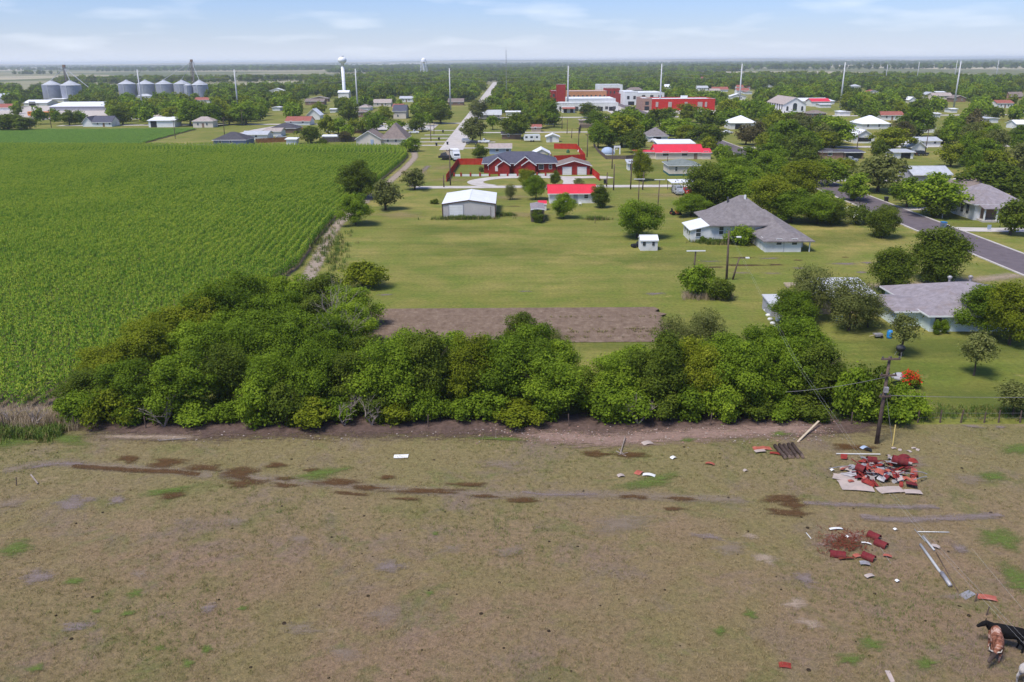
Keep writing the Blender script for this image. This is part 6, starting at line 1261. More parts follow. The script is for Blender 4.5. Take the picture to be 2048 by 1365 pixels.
sheet_obj('red_sheet', 'faded red panel with pale edges lying near the cattle', 1974, 1196, 1.05, .5, -.25, 'orange_red', 'panel', .09, .06); sheet_obj('red_sheet', 'small red panel with pale rim lying alone in the grass', 1570, 1331, .62, .42, -.2, 'red_paint', 'panel', .08, .04); sheet_obj('scrap_piece', 'grey worn mat beside the faded red panel', 1935, 1190, 1.0, .5, .5, 'scrap_silver', 'scrap', .06, .03)
# scrap heap under the utility pole
SHG = 'sheets in the scrap heap'
for px, py, w, l, rz, lb in ((1712,972,2.3,1.5,-.15,'large cream sheet spread at the front of the scrap heap'),(1690,957,1.7,.9,-.5,'cream sheet poking out left of the scrap heap'),(1780,980,1.9,.9,.1,'cream sheet under the right front of the scrap heap'),(1826,984,1.2,.6,-.1,'small cream sheet at the corner of the scrap heap')): sheet_obj('cream_sheet', lb, px, py, w, l, rz, 'sheet_cream', 'sheet', .10+.02*(px%3), .04)
HR = random.Random(6)
cen = at(1757, 942)
SLB = {'red_paint':'crumpled red painted metal sheet in the scrap heap','orange_red':'faded orange-red metal sheet in the scrap heap','maroon_paint':'dark red metal sheet in the scrap heap','scrap_silver':'bent silver metal sheet in the scrap heap','sheet_cream':'pale torn sheet on the scrap heap'}
for i in range(84):
    px = HR.gauss(1757, 36); py = 942+HR.gauss(0, 15); px = max(1688,min(1828,px)); py = max(915,min(972,py))
    m = HR.choice(['red_paint','red_paint','orange_red','maroon_paint','scrap_silver','scrap_silver','red_paint','sheet_cream']); k = 1-min(1, math.hypot((px-1757)/72,(py-942)/30)); z = .12+.62*k*HR.uniform(.3,1)
    o = sheet_obj('scrap_sheet', SLB[m], px, py, HR.uniform(.35,1.3), HR.uniform(.2,.6), HR.uniform(0,3.14), m, 'scrap', z, HR.uniform(-.12,.26), (HR.uniform(-.45,.45),HR.uniform(-.45,.45)), SHG, .007, i, HR.choice((0,1)))
for i in range(16):
    px, py = HR.gauss(1757,34), 942+HR.gauss(0,13); z = .3+HR.uniform(0,.4); x, y = at(px,py,z); a = HR.uniform(0,3.14); l = HR.uniform(.5,1.2); e = HR.uniform(-.2,.2)
    tag(obj('scrap_rod', MB().tube([(-math.cos(a)*l,-math.sin(a)*l,-e),(math.cos(a)*l*.3,math.sin(a)*l*.3,e*.2+.05),(math.cos(a)*l,math.sin(a)*l,e)], .035, 5), HR.choice(('scrap_silver','maroon_paint')), None, False, (x,y,z)), 'bent metal rod sticking out of the scrap heap', 'scrap', 'rods in the scrap heap')
def drum(label, px, py, rad, l, rz, z, pitch=0.0, half=False, group=None, mat='maroon_paint'):
    x, y = at(px, py, z); r = empty('steel_drum', label, 'drum', (x,y,z), rz, group); r.rotation_euler = (0, pitch, rz); n = 20; a1 = math.pi*(1.15 if half else 2)
    V, F = [], []; rings = [(-l/2,1),(-l/2+.03,1.03),(-l/6-.02,1),(-l/6,1.03),(-l/6+.02,1),(l/6-.02,1),(l/6,1.03),(l/6+.02,1),(l/2-.03,1.03),(l/2,1)]
    for q in (1.0,.955):
        for u, k in rings:
            for i in range(n+1): a = -.08+a1*i/n if half else a1*i/n; V.append((u, rad*k*q*math.cos(a), rad*k*q*math.sin(a)))
    m_, off = n+1, len(rings)*(n+1)
    for j in range(len(rings)-1):
        for i in range(n): b0 = j*m_+i; F.append((b0,b0+1,b0+m_+1,b0+m_)); F.append((off+b0+m_,off+b0+m_+1,off+b0+1,off+b0))
    for i in range(n): F.append((i,off+i,off+i+1,i+1)); b0 = (len(rings)-1)*m_+i; F.append((b0+1,off+b0+1,off+b0,b0))
    obj('shell', MB().add(V,F), mat, r, True)
    if not half: obj('end_plate', MB().tube([(-l/2+.05,0,0),(-l/2+.07,0,0)], rad*.95, n), mat, r)
    return r
drum('dark red drum lying open at the right top of the scrap heap', 1800, 922, .34, 1.1, -.35, .62, .1); drum('dark red drum standing askew at the back of the scrap heap', 1743, 921, .30, .7, -.1, .55, .05); drum('dark red drum lying in the middle of the scrap heap', 1721, 937, .29, .65, -.8, .72, .1)
for i, (px, py, rz) in enumerate(((1818,966,1.15),(1828,968,1.2))): sheet_obj('red_sheet', 'flat dark red panel leaning against the scrap heap', px, py, 1.05, .42, rz, 'maroon_paint', 'panel', .25, .0, (0,.25), 'dark red panels at the scrap heap')
lie('board', 'thin pale batten lying along the back of the scrap heap', (1672,911), (1760,912), .08, .05, 'white_old', 'board', .12); sheet_obj('scrap_piece', 'crumpled blue-white wrapper in the puddle by the pole', 1729, 896, .7, .35, .4, 'light_blue', 'scrap', .1, .12); sheet_obj('scrap_piece', 'black crumpled bag beside the pole puddle', 1737, 901, .5, .35, -.6, 'black', 'scrap', .1, .15)
for i, px in enumerate((1788,1800,1818,1828,1836)): sheet_obj('scrap_piece', 'small pale scrap strewn behind the scrap heap', px, 897+3*(i%3), .4, .25, i, 'sheet_cream', 'scrap', .09, .06, group='pale scraps behind the scrap heap')
# burnt heap with drum halves
bc = at(1685, 1085); blob('ash_bed', bc[0], bc[1], 2.0, 1.5, 'rubble_soil', PZ+.03, .2, 4); bc2 = at(1690,1090); blob('ash_bed', bc2[0], bc2[1], 1.6, 1.1, 'brown_soil_patch', PZ+.034, .2, 9)
def rust_bits():
    mb = MB(); rr = random.Random(3)
    for k in range(420):
        x, y = at(rr.gauss(1688,26), rr.gauss(1086,13)); a = rr.uniform(0,3.14); l = rr.uniform(.03,.20); z = rr.uniform(.1,.22); s = rr.uniform(.006,.022)
        mb.tube([(x-math.cos(a)*l,y-math.sin(a)*l,z-rr.uniform(0,.08)),(x+math.cos(a)*l,y+math.sin(a)*l,z+rr.uniform(-.05,.1))], s, 4)
    o = obj('rusty_scraps', mb, 'rust'); o['kind'] = 'stuff'; o['label'] = 'tangle of rusty red burnt scraps on the ash bed'
rust_bits()
for i, (px, py, rz, lb) in enumerate(((1748,1073,-.9,'dark red half drum lying upper right of the burnt heap'),(1762,1089,-.9,'dark red half drum touching another at the right of the burnt heap'),(1675,1110,-.25,'dark red half drum lying open before the burnt heap'),(1737,1115,-.8,'dark red half drum lying at the corner of the burnt heap'))): drum(lb, px, py, .26, .78 if i != 2 else .95, rz, .16, 0, True)
for px, py, w, l, rz, m, lb in ((1672,1058,.9,.22,.05,'white_old','pale metal strip at the back of the burnt heap'),(1695,1074,.2,.2,.3,'white','tiny white scrap on the burnt heap'),(1733,1087,.6,.12,-.4,'white','thin white strip beside the burnt heap'),(1715,1112,.5,.35,.2,'orange_red','orange-pink scrap before the burnt heap'),(1730,1127,.6,.4,-.2,'scrap_silver','pale crumpled scrap before the burnt heap'),(1775,1112,.5,.25,-.4,'orange_red','small red scrap right of the burnt heap'),(1739,1152,.6,.3,.3,'sheet_cream','pale flat stones below the burnt heap'),(1795,1162,.25,.2,.3,'white','tiny white chip on the bare ground'),(1791,1059,.25,.2,.3,'white','tiny white chip above the half drums'),(1693,1117,1.0,.18,.1,'rust','rusty strip at the foot of a half drum'),(1871,1093,.5,.35,-.6,'sheet_cream','pale pinkish scrap beside the short pipe')):
    sheet_obj('scrap_piece', lb, px, py, w, l, rz, m, 'scrap', .12, .06)
def pipe(a, b2, rad, mat, lb, cat='pipe'):
    (xa,ya),(xb,yb) = at(*a), at(*b2); tag(obj('pipe', MB().tube([(0,0,rad+.05),((xb-xa)/2,(yb-ya)/2,rad+.055),(xb-xa,yb-ya,rad+.05)], rad, 8), mat, None, True, (xa,ya,0)), lb, cat)
pipe((1840,1093),(1881,1150), .085, 'pvc', 'long grey pipe lying in the pasture'); pipe((1882,1151),(1900,1177), .13, 'scrap_silver', 'thicker silver pipe at the end of the long grey pipe'); pipe((1845,1076),(1868,1104), .07, 'pvc', 'short pale pipe beside the long grey one'); pipe((1835,1066),(1898,1067), .03, 'white_old', 'thin white rod lying across the pasture'); pipe((1872,1108),(1918,1190), .03, 'pole_wood', 'thin dark rod beside the grey pipe'); pipe((1750,1082),(1782,1130), .02, 'dead_wood', 'thin pale rod right of the burnt heap'); pipe((1612,1068),(1622,1080), .03, 'white_old', 'short white rod left of the burnt heap'); pipe((1828,1040+20),(1850,1085), .02, 'pvc', 'thin white rod above the short pipe')
# ================================================================ cattle
def loft(mb, rings, n=14):
    """rings: (centre, half width, half height) along a bent axis"""
    base = len(mb.v); pts = [Vector(r[0]) for r in rings]
    for i, (c, a, b2) in enumerate(rings):
        d = (pts[min(i+1,len(pts)-1)]-pts[max(i-1,0)]).normalized(); s = Vector((0,0,1)).cross(d)
        s = s.normalized() if s.length > .05 else Vector((0,1,0)); u = d.cross(s)
        for k in range(n): t = 2*math.pi*k/n; mb.v.append(tuple(pts[i]+s*a*math.cos(t)+u*b2*math.sin(t)))
    for i in range(len(rings)-1):
        for k in range(n): k2 = (k+1)%n; mb.f.append((base+i*n+k, base+i*n+k2, base+(i+1)*n+k2, base+(i+1)*n+k))
    mb.f.append(tuple(base+k for k in reversed(range(n)))); mb.f.append(tuple(base+(len(rings)-1)*n+k for k in range(n)))
def flesh(name, mb, mat, parent, voxel=.024):
    """one continuous skin over trunk, neck, head and legs"""
    o = obj(name, mb, mat, parent); m = o.modifiers.new('skin','REMESH'); m.mode = 'VOXEL'; m.voxel_size = voxel; m.use_smooth_shade = True
    s = o.modifiers.new('smooth','SMOOTH'); s.factor = .5; s.iterations = 5; return o
def cow(label, px, py, rz, mat, head_dz=0.0, graze=False, horns=0.0, scale=1.0, facemat=None, hd=0.0, muzzle=None, rump=None, step=.07):
    x, y = at(px, py); r = empty('cow', label, 'cow', (x,y,.05), rz); r.scale = (scale,)*3
    hz = (.66 if graze else 1.26)+head_dz; hx = 1.04 if graze else 1.08; ny = hd*.3; mb = MB()
    loft(mb, [((-.98,0,1.12),.08,.12),((-.93,0,1.09),.20,.26),((-.76,0,1.07),.27,.33),((-.40,0,1.03),.30,.36),((0,0,.99),.34,.40),((.34,0,1.01),.31,.40),((.58,0,1.06),.25,.36),((.74,0,1.12),.18,.28),((.90,ny*.35,(1.14+hz)/2+.03),.125,.20),((hx-.04,ny*.8,hz+.04),.115,.155),((hx+.08,ny*1.1,hz-.04),.125,.15),((hx+.22,ny*1.5,hz-.14),.095,.11),((hx+.35,ny*1.9,hz-.23),.085,.08),((hx+.39,ny*2.0,hz-.26),.05,.05)])
    for s in (1,-1):
        f = step*s
        mb.tube([(.46,s*.17,.95),(.45,s*.19,.62),(.45+f,s*.185,.40),(.43+f*1.3,s*.18,.12),(.46+f*1.3,s*.18,0)], [.15,.105,.066,.046,.062], 8)
        mb.tube([(-.70,s*.16,1.0),(-.62-f*.4,s*.20,.70),(-.82-f,s*.20,.46),(-.78-f*1.2,s*.20,.12),(-.75-f*1.2,s*.20,0)], [.21,.145,.076,.048,.062], 8)
    flesh('body', mb, mat, r)
    for s in (1,-1):
        bx, by, bz = hx-.02, ny*.85+s*.10, hz+.10; e_ = MB(); loft(e_, [((bx,by,bz),.02,.03),((bx-.02,by+s*.09,bz+.02),.03,.055),((bx-.04,by+s*.18,bz+.01),.022,.04),((bx-.05,by+s*.24,bz-.01),.006,.01)], 8); obj('ear', e_, facemat or mat, r, True)
        if horns: obj('horn', MB().tube([(hx-.02,ny*.85+s*.06,hz+.15),(hx-.02,ny*.85+s*.30*horns,hz+.19),(hx+.05,ny*.85+s*.50*horns,hz+.28),(hx+.06,ny*.85+s*.54*horns,hz+.46)], [.04,.038,.028,.008], 8), 'horn', r, True)
    tl = obj('tail', MB().tube([(-.95,0,1.20),(-1.03,.02,1.05),(-1.05,.03,.60),(-1.03,.04,.42)], [.035,.028,.018,.045], 7), facemat or mat, r, True)
    if facemat:
        fm = MB(); loft(fm, [((hx-.10,ny*.7,hz+.07),.11,.15),((hx-.02,ny*.85,hz+.03),.127,.165),((hx+.08,ny*1.1,hz-.04),.135,.16),((hx+.22,ny*1.5,hz-.14),.104,.119),((hx+.36,ny*1.9,hz-.235),.093,.088),((hx+.41,ny*2.0,hz-.27),.05,.05)]); flesh('face', fm, facemat, r, .02)
    if muzzle:
        bl = MB(); loft(bl, [((hx+.02,ny*.95,hz+.10),.03,.02),((hx+.12,ny*1.25,hz+.045),.035,.02),((hx+.24,ny*1.55,hz-.05),.03,.02)], 8); obj('blaze', bl, muzzle, r, True)
    if rump:
        ud = MB(); loft(ud, [((-.72,0,.78),.05,.05),((-.58,0,.68),.13,.12),((-.42,0,.70),.10,.09),((-.34,0,.74),.04,.04)], 10); obj('udder', ud, rump, r, True)
    return r
cow('glossy black cow standing broadside in the pasture', 2006, 1296, math.pi-.38, 'cow_black', .05, False, 0, .98, None, .25, None, 'cow_white')
cow('red roan cow with dark face and pale horns, seen head on', 1987, 1313, -math.pi/2-.42, 'cow_brown', .12, True, .55, .98, 'log_dark', -.75, 'cow_white')
cow('creamy white cow at the lower corner of the pasture', 2066, 1368, .15, 'cow_white', 0, False, 0, .92)
cow('pale cow standing half behind the black cow', 2082, 1292, .05, 'cow_white', 0, True, 0, .95)
# ================================================================ vehicles
def car(px, py, rz, label, mat='car_white', kind='sedan', L=4.5, group=None, xy=None, W_=1.8):
    x, y = xy or at(px, py); r = empty({'pickup':'pickup_truck','van':'van','suv':'car','sedan':'car'}[kind], label, {'pickup':'pickup','van':'van'}.get(kind,'car'), (x,y,.06), rz, group); a = L/2; w = W_/2
    if kind == 'van': prof = [(-a,.35),(-a,1.0),(-a+.05,1.95),(a-1.3,1.95),(a-.6,1.15),(a-.02,.95),(a,.35)]
    elif kind == 'pickup': prof = [(-a,.4),(-a,1.05),(-a+1.9,1.05),(-a+1.95,1.70),(a-2.0,1.70),(a-1.4,1.10),(a-.05,1.0),(a,.4)]
    elif kind == 'suv': prof = [(-a,.35),(-a,1.0),(-a+.25,1.62),(a-2.0,1.65),(a-1.3,1.05),(a-.05,.92),(a,.35)]
    else: prof = [(-a,.3),(-a,.85),(-a+.7,.93),(-a+1.25,1.38),(a-2.0,1.40),(a-1.25,.92),(a-.05,.78),(a,.3)]
    V, F = [], []; n = len(prof)
    for yy, k in ((-w,1),(w,1)):
        for u, z in prof: s = 1 if z < 1.08 else .86; V.append((u, yy*s, z))
    F = [tuple(range(n)), tuple(range(2*n-1,n-1,-1))]+[(i,(i+n),(i+1)%n+n,(i+1)%n) for i in range(n)]
    obj('body', MB().add(V,[tuple(f) for f in F]), mat, r)
    zt = max(p[1] for p in prof); z0 = 1.08 if kind != 'sedan' else .95; u0 = {'sedan':-a+1.1,'suv':-a+.4,'van':a-2.2,'pickup':-a+2.0}[kind]; u1 = a-1.95
    g = MB()
    for s in (-1,1): g.add([(u0,s*w*.965,z0),(u1+.45,s*w*.965,z0),(u1,s*w*.90,zt-.12),(u0+.15,s*w*.90,zt-.12)], [(0,1,2,3) if s < 0 else (3,2,1,0)])
    obj('side_window', g, 'glass', r); fx = a-1.35 if kind != 'van' else a-.7
    obj('windscreen', MB().add([(fx+.02,-w*.8,z0+.1),(fx+.02,w*.8,z0+.1),(u1+.1 if kind != 'van' else a-1.22,w*.75,zt-.06),(u1+.1 if kind != 'van' else a-1.22,-w*.75,zt-.06)],[(0,1,2,3)]), 'glass', r)
    if kind == 'pickup': obj('bed', MB().box(-a+.1,-a+1.85,-w*.84,w*.84,1.052,1.06), 'dark_grey', r)
    for u in (-a+.8, a-.85):
        for s in (-1,1): t = obj('wheel', MB().tube([(u,s*(w-.20),.33),(u,s*(w+.02),.33)], .33, 14), 'rubber', r); obj('rim', MB().tube([(u,s*(w+.0),.33),(u,s*(w+.03),.33)], .19, 10), 'car_silver', t)
    for s in (-1,1): obj('headlight', MB().box(a-.04,a+.02,s*w*.72-.16,s*w*.72+.16,.62,.78), 'white', r); obj('tail_light', MB().box(-a-.02,-a+.04,s*w*.78-.1,s*w*.78+.1,.7,.92), 'car_red', r)
    return r
for px, py, rz, lb, m, k in ((803,287,.05,'white car parked beside the cream garage wing','car_white','suv'),(800,279,.1,'dark car parked behind the white one at the garage wing','car_dark','suv'),(828,268,.05,'white pickup on the concrete driveway','car_white','pickup'),(823,260,.05,'silver car parked under the dark round tree','car_silver','sedan'),(852,262,.05,'white car on the driveway beside the street','car_white','sedan'),
        (935,286,.1,'silver car parked under the olive tree','car_silver','suv'),(944,289,3.0,'dark car beside the silver one under the olive tree','car_dark','sedan'),(968,287,-.15,'white pickup parked on the grass by the street lamp','car_white','pickup'),(787,237,0,'dark car in the parking lot','car_dark','sedan'),(796,236,1.5,'red car in the parking lot of the tan hall','car_red','sedan'),(770,222,.2,'black car near the red-roofed shop','car_dark','suv'),
        (1100,251,0,'blue-grey car on the cross street','car_silver','sedan'),(1356,389,-1.5,'silver van parked under the carport','car_silver','van'),(1372,388,-1.4,'dark red car beside the silver van','car_red','sedan'),(1475,318,1.3,'dark car standing on the asphalt road','car_dark','suv'),(1310,285,0,'white car in the shade of the grey pyramid roof','car_white','sedan'),(1545,322,1.2,'dark car near the asphalt road verge','car_dark','sedan'),(1420,217,0,'white car beside the red wall','car_white','suv'),(1400,222,.2,'silver car in the gravel parking lot','car_silver','sedan'),
        (1440,226,0,'white van in the gravel parking lot','car_white','van'),(1275,212,1.5,'dark car parked on main street','car_dark','sedan'),(1405,316,.1,'white car before the red-roofed porch','car_white','suv'),(1400,398,.6,'dark car half hidden behind the leafy tree','car_dark','sedan'),(440,290,0,'black car on the gravel by the blue house','car_dark','sedan'),
        (562,278,.2,'silver car beside the tan house','car_silver','sedan'),(604,262,.1,'dark red car before the purple-roofed house','car_red','sedan'),(660,266,.3,'white pickup on the grass near the reddish shrub','car_white','pickup'),(735,246,0,'white car at the near end of the parking lot','car_white','sedan'),(998,243,.1,'dark blue car beside the trailer home','car_dark','suv'),(1052,250,0,'silver car on the cross street before the small cottage','car_silver','suv'),(1205,254,0,'white van beside the yellow-tan depot','car_white','van'),(1345,284,.2,'dark car under trees behind the red-roofed house','car_dark','sedan'),
        (1455,268,.3,'white car beside the peaked white roof','car_white','sedan'),(1700,325,.1,'silver pickup before the dark open shed','car_silver','pickup'),(1765,296,.3,'white pickup beside the porch house','car_white','pickup'),(1842,312,.2,'dark car before the white workshop','car_dark','suv'),(1215,218,1.4,'white car on the open lot by the storefronts','car_white','sedan'),(1168,228,.1,'red car before the white storefronts','car_red','sedan')):
    car(px, py, rz, lb, m, k)
def truck():
    x, y = at(911, 321); r = empty('box_truck', 'white box truck parked by the red fence', 'truck', (x,y,.05), -1.35); obj('cargo_box', MB().box(-3.4,1.4,-1.2,1.2,.9,3.4), 'white', r); obj('cab', MB().prism([(1.5,.6),(1.5,2.6),(2.6,2.6),(3.2,1.6),(3.6,1.5),(3.6,.6)], -1.05, 1.05, 'y'), 'car_white', r); obj('windscreen', MB().add([(2.64,-.9,2.5),(3.22,-.9,1.65),(3.22,.9,1.65),(2.64,.9,2.5)],[(0,1,2,3)]), 'glass', r); obj('chassis', MB().box(-3.4,3.4,-.5,.5,.5,.9), 'black', r)
    for u in (-2.4,-1.4,2.6):
        for s in (-1,1): obj('wheel', MB().tube([(u,s*.85,.48),(u,s*1.15,.48)], .48, 14), 'rubber', r)
    x, y = at(893, 320); r = empty('flatbed_trailer', 'black equipment trailer beside the white box truck', 'trailer', (x,y,.05), -.2); obj('deck', MB().box(-2.4,2.4,-1.1,1.1,.6,.75), 'black', r); obj('drawbar', MB().box(2.4,3.6,-.08,.08,.5,.62), 'black', r); obj('side_rail', MB().box(-2.4,2.4,-1.1,-1.04,.75,1.3).box(-2.4,2.4,1.04,1.1,.75,1.3), 'black', r); obj('load', MB().prism([(-1.8,.75),(-1.6,2.0),(-.4,2.3),(.2,1.4),(1.4,1.5),(1.8,.75)], -.8, .8, 'y'), 'dark_grey', r)
    for u in (-.8,.2):
        for s in (-1,1): obj('wheel', MB().tube([(u,s*1.1,.35),(u,s*1.32,.35)], .35, 12), 'rubber', r)
truck()
def camper():
    x, y = at(1064, 284); r = empty('camper_trailer', 'white camper trailer with dark windows on the grass', 'camper', (x,y,0), 0); register(x-3,x+3,y-1,y+1,3)
    obj('body', MB().prism([(-3.1,.6),(-3.3,1.4),(-2.9,2.8),(2.9,2.9),(3.2,2.4),(3.2,.6)], -1.15, 1.15, 'y'), 'car_white', r)
    for u, w in ((-2.2,.9),(-.2,1.0),(1.9,.8)): obj('window', MB().box(u-w/2,u+w/2,-1.18,-1.15,1.5,2.2), 'glass', r)
    obj('door', MB().box(.55,1.15,-1.18,-1.15,.7,2.4), 'white_old', r); obj('drawbar', MB().box(-4.2,-3.1,-.06,.06,.5,.62), 'black', r)
    for u in (-.4,.5): obj('wheel', MB().tube([(u,-1.2,.36),(u,-.95,.36)], .36, 12), 'rubber', r)
camper()
for i, px in enumerate((76,98)):
    x, y = at(px, 234); r = empty('school_bus', 'orange bus parked in the yard below the grain bins', 'bus', (x,y,0), .02, 'orange buses in the grain yard'); obj('body', MB().prism([(-5.2,.7),(-5.2,2.9),(-4.9,3.1),(3.4,3.1),(3.6,1.8),(5.2,1.6),(5.2,.7)], -1.2, 1.2, 'y'), 'bus_orange', r)
    for k in range(6): obj('window', MB().box(-4.6+k*1.3,-3.6+k*1.3,-1.22,-1.2,1.9,2.6), 'glass', r)
    for u in (-3.2,3.6):
        for s in (-1,1): obj('wheel', MB().tube([(u,s*1.0,.5),(u,s*1.22,.5)], .5, 12), 'rubber', r)
# ================================================================ yard things
def barrel():
    x, y = at(1778, 677); tag(obj('blue_barrel', MB().lathe([(.24,0),(.29,.05),(.31,.3),(.30,.32),(.31,.36),(.31,.62),(.30,.64),(.31,.68),(.27,.92),(.24,.93),(.23,.88)], 20), 'blue_plastic', None, True, (x,y,0)), 'bright blue plastic barrel on the lawn of the mint house', 'barrel')
    x, y = at(1799, 713); r = empty('kettle_barbecue', 'dark round barbecue on legs beside the thin airy tree', 'barbecue', (x,y,0)); obj('bowl', MB().lathe([(.05,.5),(.35,.6),(.48,.85),(.47,.9)], 18), 'black', r, True); obj('lid', MB().lathe([(.49,.9),(.42,1.12),(.2,1.26),(.03,1.3)], 18), 'dark_grey', r, True)
    for k in range(3): a = k*2.1+.4; obj('leg', MB().tube([(.3*math.cos(a),.3*math.sin(a),.62),(.5*math.cos(a),.5*math.sin(a),0)], .025, 5), 'scrap_silver', r)
    x, y = at(1755, 676); r = empty('garden_cart', 'small pale cart lying on the lawn near the blue barrel', 'cart', (x,y,0), .1); obj('tray', MB().prism([(-.4,.25),(-.5,.5),(.5,.5),(.4,.25)], -.3, .3, 'y'), 'scrap_silver', r); obj('handle', MB().tube([(-.45,-.2,.45),(-1.1,-.2,.3)], .03, 5), 'pale_timber', r); obj('wheel', MB().tube([(.3,-.36,.18),(.3,-.3,.18)], .18, 12), 'rubber', r)
    x, y = at(1677, 640); tag(obj('blue_crate', MB().box(-.45,.45,-.3,.3,0,.06).box(-.45,-.4,-.3,.3,.06,.4).box(.4,.45,-.3,.3,.06,.4).box(-.4,.4,-.3,-.25,.06,.4).box(-.4,.4,.25,.3,.06,.4), 'blue_plastic', None, False, (x,y,0)), 'blue open crate under the spreading olive tree', 'crate')
    x, y = at(1710, 648); tag(obj('rusty_drum', MB().lathe([(.28,0),(.29,.3),(.30,.32),(.29,.6),(.28,.88),(.25,.88),(.25,.8)], 16), 'rust', None, True, (x,y,0)), 'rusty upright drum under the spreading olive tree', 'drum')
    x, y = at(1797, 770); r = empty('patio_umbrella', 'low grey and red folded cover beside the red flowering shrub', 'cover', (x,y,0)); obj('cover', MB().lathe([(.85,.75),(.7,.95),(.4,1.15),(.03,1.25)], 12), 'grey_wall', r, True); obj('stand', MB().tube([(0,0,0),(0,0,1.2)], .035, 6), 'dark_grey', r); obj('red_flap', MB().tube([(.3,-.2,1.02),(.75,.1,.9)], .16, 8), 'fence_red', r, True)
    x, y = at(1272, 495); r = empty('garden_mower', 'small dark mower parked beside the portable shed', 'mower', (x,y,0), .3); obj('deck', MB().prism([(-.8,.25),(-.7,.55),(.2,.6),(.3,.95),(.8,.85),(.9,.3)], -.4, .4, 'y'), 'black', r)
    for u in (-.5,.6):
        for s in (-1,1): obj('wheel', MB().tube([(u,s*.38,.26),(u,s*.55,.26)], .26, 12), 'rubber', r)
    x, y = at(1351, 430); r = empty('orange_mower', 'orange riding mower on the grass left of the L-shaped house', 'mower', (x,y,0), .2); obj('hood', MB().prism([(.0,.4),(.0,1.0),(.9,.95),(1.1,.4)], -.4, .4, 'y'), 'bus_orange', r); obj('seat', MB().prism([(-.9,.7),(-.95,1.35),(-.8,1.35),(-.7,.8),(-.35,.75),(-.35,.65)], -.3, .3, 'y'), 'black', r); obj('deck', MB().box(-.9,.9,-.5,.5,.25,.45), 'orange_red', r); obj('steering_wheel', MB().tube([(-.1,0,.9),(-.25,0,1.25)], .04, 6), 'black', r)
    for u, s_ in ((-.7,.4),(.8,.28)):
        for s in (-1,1): obj('wheel', MB().tube([(u,s*.45,s_),(u,s*.68,s_)], s_, 12), 'rubber', r)
barrel()
def edging():
    rr = random.Random(9)
    for i, (px, py) in enumerate(((1532,622),(1536,632),(1540,640),(1545,648),(1550,655))): x, y = at(px,py); tag(obj('edging_stone', MB().lathe([(.3,0),(.32,.12),(.2,.24)], 7), 'white_old', None, False, (x,y,0)), 'whitewashed stone edging the cluttered bed by the tin lean-to', 'stone', 'edging stones by the lean-to')
    for i, (px, py, m, c, lb) in enumerate(((1530,604,'red_paint','crate','red crate at the corner of the tin lean-to'),(1540,618,'scrap_silver','tub','tin tub in the cluttered bed by the lean-to'),(1546,630,'dark_grey','bucket','dark bucket in the cluttered bed by the lean-to'),(1556,642,'white_old','bucket','white bucket in the cluttered bed by the lean-to'))):
        x, y = at(px,py); tag(obj('garden_clutter' if c == 'crate' else c, MB().lathe([(.28,0),(.36,.45),(.33,.45),(.26,.06)], 6 if c == 'crate' else 14), m, None, False, (x,y,0)), lb, c)
    fr = at(1592, 577); r = empty('timber_frame', 'pale timber frame stacked behind the olive trees', 'frame', (fr[0],fr[1],0)); 
    for k in range(5): obj('beam', MB().box(-1.3,1.3,k*.35-.06,k*.35+.06,.3+.0*k,.45), 'pale_timber', r)
    obj('trestle', MB().box(-1.1,-.95,-.1,1.5,0,.3).box(.95,1.1,-.1,1.5,0,.3), 'pale_timber', r)
edging()
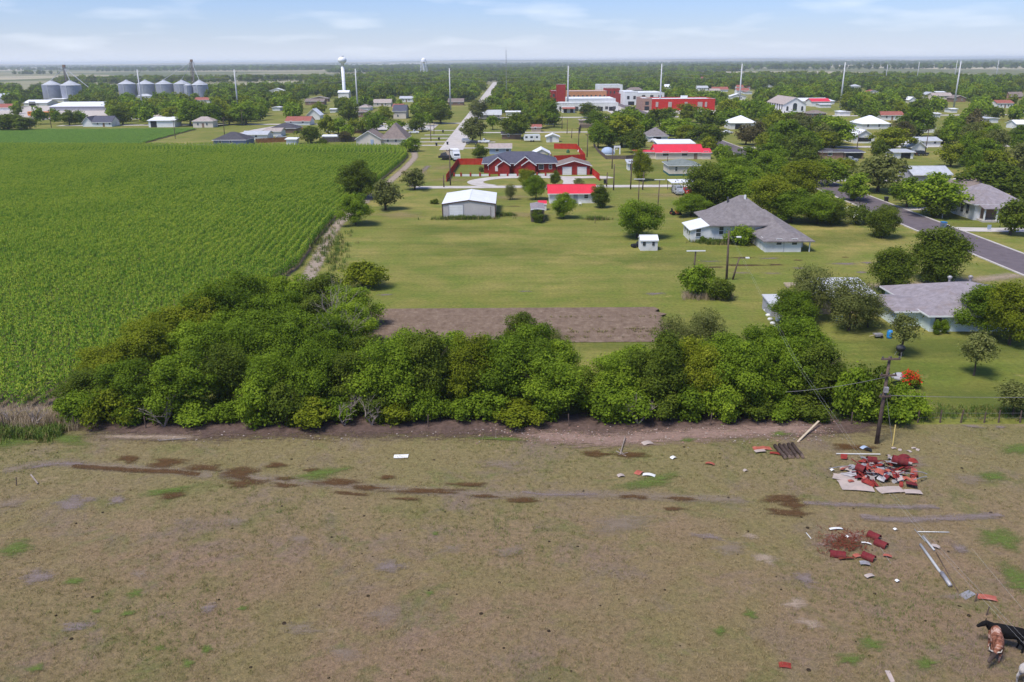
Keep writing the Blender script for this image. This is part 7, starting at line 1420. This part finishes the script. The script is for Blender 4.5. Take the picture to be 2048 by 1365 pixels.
def street_things():
    for i, (px, py, lb) in enumerate(((873,292,'black wheeled bin at the mouth of the concrete street'),(895,290,'black wheeled bin on the other side of the street mouth'),(878,281,'black wheeled bin at the second driveway'),(886,266,'black wheeled bin at the far driveway'),(1772,404,'black letter box on a stand by the asphalt road'),(1210,368,'black wheeled bin beside the lane'),(1540,309,'dark wheeled bin by the crossroads verge'))):
        x, y = at(px,py); r = empty('wheeled_bin', lb, 'bin', (x,y,.04)); obj('body', MB().prism([(-.3,.08),(-.38,1.0),(.38,1.0),(.3,.08)], -.33, .33, 'y'), 'black', r); obj('lid', MB().box(-.4,.4,-.36,.38,1.0,1.08), 'dark_grey', r)
    x, y = at(1886, 457); r = empty('wheeled_bin', 'blue wheeled bin at the kerb before the porch bungalow', 'bin', (x,y,.04)); obj('body', MB().prism([(-.35,.08),(-.45,1.1),(.45,1.1),(.35,.08)], -.4, .4, 'y'), 'slate_blue', r); obj('lid', MB().box(-.47,.47,-.43,.45,1.1,1.18), 'blue_plastic', r); obj('bag', MB().lathe([(.3,0),(.42,.2),(.3,.45),(.08,.6)], 10, .85, 0), 'black', r, True)
    x, y = at(1884, 437); r = empty('white_sign', 'blank white notice board on a post by the driveway', 'sign', (x,y,0)); obj('post', MB().box(-.06,.06,-.06,.06,0,1.6), 'white_old', r); obj('board', MB().box(-.45,.45,-.10,-.06,1.0,2.1), 'white', r)
    x, y = at(1977, 462); r = empty('white_sign', 'small pale sign at the end of the driveway', 'sign', (x,y,0)); obj('post', MB().box(-.04,.04,-.04,.04,0,.8), 'white_old', r); obj('board', MB().box(-.35,.35,-.08,-.04,.3,1.1), 'light_blue', r)
    x, y = at(1215, 309); r = empty('blue_dome', 'pale blue dome tent behind the picket fence', 'dome', (x,y,0)); obj('cover', MB().lathe([(2.3,0),(2.25,.8),(1.9,1.6),(1.1,2.2),(.05,2.4)], 20), 'light_blue', r, True); obj('rim', MB().lathe([(2.4,0),(2.4,.2),(2.32,.2)], 20), 'white', r)
    x, y = at(1234, 309); r = empty('white_arch', 'white archway frame beside the blue dome', 'arch', (x,y,0)); obj('frame', MB().box(-1.1,-.7,-.1,.1,0,2.2).box(.7,1.1,-.1,.1,0,2.2).box(-1.1,1.1,-.1,.1,2.2,2.8), 'white', r)
    panel_fence('picket_fence', 'weathered dark picket fence round the garden with the blue dome', P((1187,292),(1196,305),(1212,319),(1252,319),(1275,317)), 1.2, 'fence_wood', 2.6)
    panel_fence('board_fence', 'grey board fence round the dry lot behind the mown strip', P((1157,268),(1160,256)) + P((1216,257)), 1.6, 'fence_wood', 3)
    panel_fence('board_fence', 'dark board fence behind the cream garage wing', P((690,268),(745,266)), 1.8, 'trim_brown', 3)
    for i, (px, py, w) in enumerate(((1160,304,1.6),(1136,306,1.2),(1100,312,1.2))): x, y = at(px,py); tag(obj('garden_toy', MB().lathe([(w*.5,0),(w*.5,.4),(w*.35,.9),(.1,1.2)], 10), ('white','green_paint','brick_pink')[i], None, False, (x,y,0)), ('white play tent in the red-fenced yard','green bucket-shaped planter in the red-fenced yard','brick planter beside the pavilion')[i], 'garden toy')
    for px, py in ((1178,409),(1145,409)): pass
    x, y = at(1160, 411); r = empty('garden_chairs', 'pair of pale chairs before the long red-roofed cottage', 'chair', (x,y,0)); obj('seat', MB().box(-.3,.3,-.3,.3,.35,.42), 'white_old', r); obj('backrest', MB().box(-.3,.3,.25,.32,.42,1.0), 'white_old', r); 
    for a in (-.26,.26):
        for b2 in (-.26,.26): obj('leg', MB().box(a-.03,a+.03,b2-.03,b2+.03,0,.35), 'white_old', r)
    for i, (px, py) in enumerate(((1189,437),(1187,443))): pass
    x, y = at(1190, 447); tag(obj('dead_sapling', MB().tube([(0,0,0),(.05,0,.8),(0,.05,1.6)], [.06,.04,.02], 6).tube([(0,0,.7),(.4,0,1.1)], .025, 5).tube([(0,0,.9),(-.4,.1,1.3)], .025, 5), 'log_dark', None, False, (x,y,0)), 'dead black sapling stump on the lawn', 'stump')
street_things()
# ================================================================ air
def haze():
    m = bpy.data.materials.new('haze_air'); m.use_nodes = True; nt = m.node_tree; nt.nodes.clear()
    o = nt.nodes.new('ShaderNodeOutputMaterial'); v = nt.nodes.new('ShaderNodeVolumePrincipled'); v.inputs['Color'].default_value = (.84,.91,1.0,1); v.inputs['Density'].default_value = HAZE; v.inputs['Anisotropy'].default_value = .2
    nt.links.new(v.outputs[0], o.inputs['Volume']); M['haze_air'] = m
    h = obj('haze', MB().box(-BIG-20, BIG+20, -420, BIG+20, -1.2, 47), 'haze_air'); h['kind'] = 'stuff'; h['label'] = 'thin blue summer haze over the plain'
HAZE = .00012
haze()
